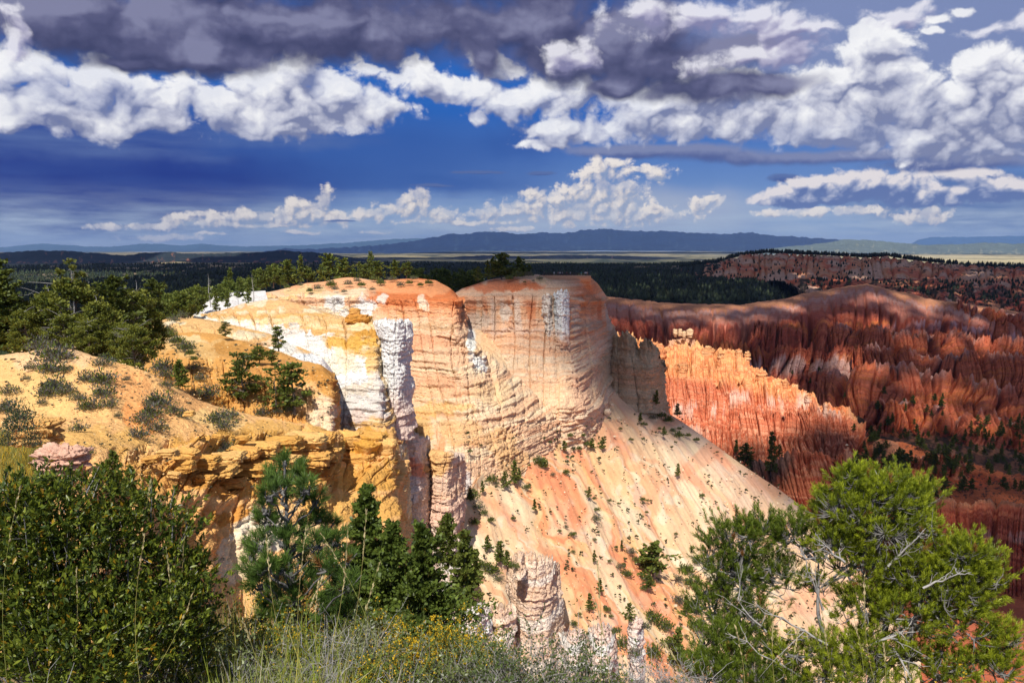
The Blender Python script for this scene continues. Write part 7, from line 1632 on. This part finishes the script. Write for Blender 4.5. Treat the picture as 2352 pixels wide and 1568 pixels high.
# ---- ground cover of the bank: grass, grey sage skeletons, yellow rabbitbrush
ORD = ['first', 'second', 'third', 'fourth', 'fifth', 'sixth', 'seventh', 'eighth', 'ninth', 'tenth', 'eleventh', 'twelfth', 'thirteenth', 'fourteenth', 'fifteenth', 'sixteenth', 'seventeenth', 'eighteenth']
rk = lambda rows, X: sorted(q[0] for q in rows).index(X)
def bank_cover():
    rs = np.random.RandomState(71)
    B = Bag(); V = LAND[-1][0]
    def surf(X, Ylow, Yhigh, n, dr_):
        x = rs.uniform(*X, n); d = rs.uniform(*dr_, n); return x, d
    def ground(x, d):
        w = P(x, 1500, d); out = []
        Vn = V[(V[:, 1] < 16)]
        for a in w:
            i = np.argmin((Vn[:, 0] - a[0]) ** 2 + (Vn[:, 1] - a[1]) ** 2); out.append([a[0], a[1], Vn[i, 2]])
        return np.array(out)
    n = 5200; x = rs.uniform(-200, 2500, n); d = 2.5 + 5.5 * rs.rand(n) ** 1.5; g = ground(x, d)
    m = pn2(x / 120, d * 2, 72); dens = np.interp(x, [-200, 400, 520, 850, 1000, 1500, 1700, 2500], [.3, .6, 1, 1, .5, .25, .35, .8]); k = rs.rand(n) < dens * (.6 + m); g = g[k]; x = x[k]
    per = 9; n = len(g); pos = np.repeat(g, per, 0) + rs.normal(0, .035, (n * per, 3)) * [1, 1, 0]
    tall = np.interp(np.repeat(x, per), [-200, 450, 560, 800, 950, 1500, 2500], [.25, .4, .62, .55, .25, .16, .22])
    nn = n * per; dirs = rs.normal(0, .28, (nn, 3)) + [0, 0, 1]; hh = tall * rs.uniform(.4, 1.1, nn)
    tv = np.array([[-.5, 0, 0], [.5, 0, 0], [.4, 0, .5], [-.4, 0, .5], [0, .12, 1.]]) * [.012, 1, 1]; tf = np.array([[0, 1, 2], [0, 2, 3], [3, 2, 4]])
    q = rs.rand(nn, 1); c = np.where(q < .6, np.array([.30, .36, .045]), np.where(q < .85, np.array([.50, .46, .10]), np.array([.58, .52, .34]))) * rs.uniform(.7, 1.2, (nn, 1))
    B.inst(tv, tf, pos, dirs, hh, c, rs=rs)
    o = B.build('grass', M_DRY); tag(o, 'green and straw grass covering the near bank', 'grass', kind='stuff')
    # grey woody skeleton bushes
    def skeleton(X, d, r, hgt, label, leaf, seed, flowers=0, grp=None):
        rs = np.random.RandomState(seed); g = ground(np.array([X]), np.array([d]))[0]; T = Bag(); Lf = Bag(); Fl = Bag()
        e = empty('rabbitbrush' if flowers else 'sagebrush', g)
        tips = []
        for i in range(46):
            a = rs.rand() * 6.28; el = rs.uniform(.35, 1.45); dd = np.array([np.cos(a) * np.cos(el), np.sin(a) * np.cos(el), np.sin(el)])
            q = np.linspace(0, 1, 6)[:, None]; ll = np.array([r, r, hgt]); m = dd * ll * q * rs.uniform(.7, 1.15) + rs.normal(0, .02, (6, 3)) * q; T.tube(m, .0035 * (1.15 - q[:, 0]), (GB * .8 if not flowers else np.array([.25, .30, .12])) * rs.uniform(.7, 1.2), 3)
            for _ in range(6):
                o = m[rs.randint(2, 6)]; d2 = dd * .5 + rs.normal(0, .55, 3); b = o + d2 * r * .35 * q[:5] / .8 + rs.normal(0, .006, (5, 3)); T.tube(b, .0016 * (1.2 - q[:5, 0]), (GB if not flowers else np.array([.25, .30, .12])) * rs.uniform(.8, 1.3), 3); tips.append(b[-1]); tips.append(b[3])
        tips = np.array(tips); T.build('stems', M_DRY, e)
        if leaf:
            n = len(tips) * 5; pos = np.repeat(tips, 5, 0) + rs.normal(0, .014, (n, 3)); Lf.inst(np.array([[-.3, 0, 0], [.3, 0, 0], [0, .05, 1.]]), TF, pos, rs.normal(0, .7, (n, 3)) + [0, 0, .6], .020, np.asarray(leaf) * rs.uniform(.6, 1.3, (n, 1)), rs=rs); Lf.build('leaves', M_BROAD, e)
        if flowers:
            top = tips[tips[:, 2] > np.quantile(tips[:, 2], .5)]; k = 18 if flowers > 1 else 5; n = len(top) * k; pos = np.repeat(top, k, 0) + rs.normal(0, .009, (n, 3))
            Fl.inst(TT, TF, pos, rs.normal(0, .6, (n, 3)) + [0, 0, 1], .010, np.array([.80, .52, .03]) * rs.uniform(.7, 1.15, (n, 1)), rs=rs); Fl.build('flowers', M_DRY, e)
        tag(e, label, 'bush', grp)
    G_ = (.14, .18, .05)
    S = [(30, 2.7, .40, .42, None, 0), (120, 2.5, .35, .24, G_, 0), (510, 3.3, .4, .36, (.22, .26, .10), 0), (600, 3.9, .42, .36, (.22, .26, .10), 0), (750, 3.6, .42, .48, None, 0), (840, 4.2, .42, .36, (.26, .28, .16), 0), (620, 3.0, .34, .30, (.2, .24, .08), 0), (920, 3.8, .36, .24, None, 0), (1010, 4.2, .34, .22, (.2, .24, .08), 0),
         (1180, 4.2, .40, .26, (.10, .14, .04), 0), (1260, 4.4, .38, .28, None, 0), (1110, 3.8, .3, .2, None, 0), (1340, 4.2, .4, .24, (.12, .16, .04), 0), (1450, 4.2, .36, .22, None, 0), (1560, 4.6, .3, .2, None, 0)]
    for k, (X, d, r, h, lf, f) in enumerate(S):
        skeleton(X, d, r, h, ('tangle of bare grey sagebrush twigs' if not lf else 'leafy grey-stemmed sagebrush') + ' on the near bank, %s from the left' % ORD[rk(S, X)], lf, 700 + k, 0, 'sagebrush along the near bank')
    F_ = [(560, 4.4, .3, .40, 1), (720, 4.6, .34, .42, 1), (890, 4.6, .38, .30, 1), (960, 4.5, .36, .28, 2), (1040, 4.6, .34, .24, 1), (1100, 4.9, .3, .22, 1), (860, 4.0, .3, .3, 1), (640, 4.2, .3, .36, 1), (790, 3.4, .3, .26, 1), (1850, 3.2, .12, .30, 2), (1740, 3.3, .10, .30, 2), (1770, 3.2, .10, .34, 2), (2120, 3.2, .14, .30, 1), (1880, 3.4, .14, .26, 1), (2260, 3.6, .24, .34, 1), (2330, 3.2, .2, .3, 1)]
    for k, (X, d, r, h, f) in enumerate(F_):
        skeleton(X, d, r, h, '%s yellow-flowered rabbitbrush clump from the left on the near bank' % ORD[rk(F_, X)], (.16, .22, .05), 740 + k, f, 'rabbitbrush along the near bank')
    # small dry white daisies
    D_ = Bag(); x = rs.uniform(560, 1000, 70); d = rs.uniform(2.9, 3.6, 70); g = ground(x, d); 
    for a in g:
        h = rs.uniform(.22, .34); top = a + [rs.normal(0, .03), rs.normal(0, .03), h]; D_.tube(np.array([a, (a + top) / 2 + [.01, 0, 0], top]), .0012, np.array([.4, .36, .2]), 3)
        n = 12; D_.inst(np.array([[-.25, 0, 0], [.25, 0, 0], [0, 0, 1.]]), TF, np.repeat([top], n, 0), rs.normal(0, .7, (n, 3)) + [0, 0, .8], .014, np.array([.75, .66, .48]), rs=rs)
    o = D_.build('dry_flowers', M_DRY); tag(o, 'scatter of small dried straw-coloured daisies on the near bank', 'flowers', kind='stuff')
    # yellow grass knoll at the left, with its own rabbitbrush
    K = Bag(); n = 900; pos = []
    for X, Y in zip(rs.uniform(-20, 130, n), rs.uniform(1000, 1120, n)):
        p, dd = stand(X, Y)
        if p is not None and dd < 60: pos.append(p)
    pos = np.array(pos); n = len(pos); pos = np.repeat(pos, 5, 0) + rs.normal(0, .15, (n * 5, 3)) * [1, 1, .1]; n *= 5
    K.inst(tv * [3, 1, 1], tf, pos, rs.normal(0, .3, (n, 3)) + [0, 0, 1], rs.uniform(.3, .8, n), np.where(rs.rand(n, 1) < .25, np.array([.75, .5, .04]), np.array([.36, .36, .10])) * rs.uniform(.7, 1.2, (n, 1)), rs=rs)
    o = K.build('grass', M_DRY); tag(o, 'yellow-green grass with golden flowers on the knoll at the left edge', 'grass', kind='stuff')
bank_cover()
# ------------------------------------------------------------------ observation platform with its rail and visitors
def overlook():
    d = 357.0
    a, b = P(1248, 636, d), P(1352, 634, d); a = np.array(a); b = np.array(b)
    R = Bag(); e = empty('railing', a); n = 17
    zt = max(a[2], b[2]) + .2
    def base(t): q = a + (b - a) * t; return np.array([q[0], q[1], zt])
    for k in range(n):
        p = base(k / (n - 1)) - a; R.tube([p - [0, 0, .6], p + [0, 0, 1.2]], .06, np.array([.12, .07, .05]), 4)
    R.build('posts', M_DRY, e)
    H = Bag()
    for h in (.35, .75, 1.15): H.tube([base(0) - a + [0, 0, h], base(.5) - a + [0, 0, h], base(1) - a + [0, 0, h]], .05, np.array([.14, .08, .06]), 4)
    H.build('rails', M_DRY, e); tag(e, 'thin brown railing along the flat top of the promontory', 'railing')
    # the deck the rail stands on
    D = Bag(); s = np.array([[-1.5, -1.2, -1.4], [1.5, -1.2, -1.4]]); v = []
    p0, p1 = base(0), base(1)
    for q in (p0 - [2, 0, 0], p1 + [1, 0, 0]):
        for dy, dz in ((-.6, 0), (5, 0), (5, -2.6), (-.6, -2.6)): v.append(q + [0, dy, dz - .02])
    D.add(np.array(v), [[0, 1, 5, 4], [1, 2, 6, 5], [2, 3, 7, 6], [3, 0, 4, 7], [0, 3, 2, 1], [4, 5, 6, 7]], L(226, 170, 130)); o = D.build('path', M_MIDS); tag(o, kind='structure')
    skin = np.array([.45, .27, .18])
    def person(t, shirt, legs, label, face, lean=0, seed=0, seat=0):
        g = base(t) + [0, .9, 0]; bm = bpy.data.meshes.new('person')
        # one connected skeleton grown into a body by the Skin modifier
        J = [((0, 0, .95), .15), ((0, 0, 1.2), .14), ((lean * .05, 0, 1.42), .15), ((lean * .06, 0, 1.53), .06), ((lean * .08, 0, 1.62), .09), ((lean * .08, 0, 1.72), .10),
             ((-.10, 0, .88), .095), ((-.11, .03, .48), .07), ((-.12, 0, .07), .05), ((-.12, -.14, .03), .04), ((.10, 0, .88), .095), ((.12, -.04, .48), .07), ((.13, 0, .07), .05), ((.13, -.14, .03), .04),
             ((-.20, 0, 1.42), .06), ((-.25, .02, 1.15), .045), ((-.22, -.18, 1.02), .035), ((-.21, -.26, 1.02), .03), ((.20, 0, 1.42), .06), ((.26, .02, 1.15), .045), ((.24, -.16, 1.0), .035), ((.23, -.24, 1.0), .03)]
        E = [(0, 1), (1, 2), (2, 3), (3, 4), (4, 5), (0, 6), (6, 7), (7, 8), (8, 9), (0, 10), (10, 11), (11, 12), (12, 13), (2, 14), (14, 15), (15, 16), (16, 17), (2, 18), (18, 19), (19, 20), (20, 21)]
        bm.from_pydata([j[0] for j in J], E, []); o = new_obj('person', bm, None, tuple(g)); o.rotation_euler = (0, 0, face)
        m = o.modifiers.new('skin', 'SKIN'); bm.skin_vertices[0].data[0].use_root = True
        for k, (_, r) in enumerate(J): bm.skin_vertices[0].data[k].radius = (r, r)
        sb = o.modifiers.new('sub', 'SUBSURF'); sb.levels = sb.render_levels = 1
        nm = 'clothes_%s' % seed; mt, t_, bs = principled(nm); pos = t_.n.new('ShaderNodeTexCoord').outputs['Object']; z = t_.sep(pos)[2]
        c = t_.mix(t_.rng(z, .90, .92), legs, shirt); c = t_.mix(t_.rng(z, 1.50, 1.51), c, tuple(skin)); c = t_.mix(t_.rng(z, 1.70, 1.71), c, (.05, .035, .025)); t_.l.new(c, bs.inputs['Base Color']); bs.inputs['Roughness'].default_value = .85
        bm.materials.append(mt); tag(o, label, 'person')
    W = (.8, .8, .8); N = (.03, .04, .09)
    for k, (t, sh, lg, lab, f) in enumerate([(.03, (.05, .05, .06), N, 'person in dark clothes at the left end of the promontory railing', .3), (.24, W, (.5, .45, .38), 'person in a white shirt standing alone at the left part of the railing', .2), (.33, (.5, .3, .25), N, 'person in a dusty pink top left of the white shirts by the railing', .4), (.37, W, (.05, .05, .06), 'person in a white shirt in the middle group at the railing', -.3), (.42, (.3, .3, .33), N, 'person in grey right of the middle group at the railing', .5),
                                             (.52, (.25, .08, .07), N, 'person in dark red leaning at the railing', .1), (.60, (.28, .33, .42), (.1, .1, .12), 'person in a slate blue top by the railing', -.2), (.84, (.02, .38, .40), (.6, .5, .4), 'person in a turquoise top toward the right end of the railing', .2), (.925, W, (.04, .04, .05), 'person in a white top left of the last two at the end of the railing', .3), (.95, (.7, .7, .72), N, 'person in pale grey at the right end of the railing', -.4), (.975, (.55, .4, .35), (.4, .1, .08), 'last person at the right end of the railing', .1)]):
        person(t, sh, lg, lab, f, 1, k)
overlook()
# ------------------------------------------------------------------ the air
def haze():
    x0, x1, y0, y1, z0, z1 = -95000, 95000, -3000, 99000, -640, 1250
    v = [(x, y, z) for z in (z0, z1) for x, y in ((x0, y0), (x1, y0), (x1, y1), (x0, y1))]
    me = bpy.data.meshes.new('haze'); me.from_pydata(v, [], [(3, 2, 1, 0), (4, 5, 6, 7), (0, 1, 5, 4), (1, 2, 6, 5), (2, 3, 7, 6), (3, 0, 4, 7)])
    m = bpy.data.materials.new('haze'); m.use_nodes = True; t = NT(m.node_tree); t.n.clear()
    o_ = t.n.new('ShaderNodeOutputMaterial'); pv = t.n.new('ShaderNodeVolumePrincipled')
    pv.inputs['Color'].default_value = (.42, .62, 1.0, 1); pv.inputs['Density'].default_value = HAZE_DENSITY; t.l.new(pv.outputs[0], o_.inputs['Volume'])
    me.materials.append(m); o = new_obj('haze', me); tag(o, 'thin blue air over the whole view', 'haze', kind='stuff')
HAZE_DENSITY = 0.000013
haze()
# ------------------------------------------------------------------ labels: where look-alikes share a description, count them from the left
def ordinal(n):
    one = ['', 'first', 'second', 'third', 'fourth', 'fifth', 'sixth', 'seventh', 'eighth', 'ninth', 'tenth', 'eleventh', 'twelfth', 'thirteenth', 'fourteenth', 'fifteenth', 'sixteenth', 'seventeenth', 'eighteenth', 'nineteenth']
    ten = {2: 'twent', 3: 'thirt', 4: 'fort', 5: 'fift', 6: 'sixt', 7: 'sevent'}
    if n < 20: return one[n]
    t, u = divmod(n, 10)
    return ten[t] + ('ieth' if u == 0 else 'y-' + one[u])
def count_labels():
    by = {}
    for o in SC.objects:
        if o.parent is None and 'label' in o: by.setdefault(o['label'], []).append(o)
    for lab, os_ in by.items():
        if 1 < len(os_) <= 79:
            for k, o in enumerate(sorted(os_, key=lambda q: q.location.x / max(q.location.y, .1))): o['label'] = lab + ', ' + ordinal(k + 1) + ' from the left'
count_labels()
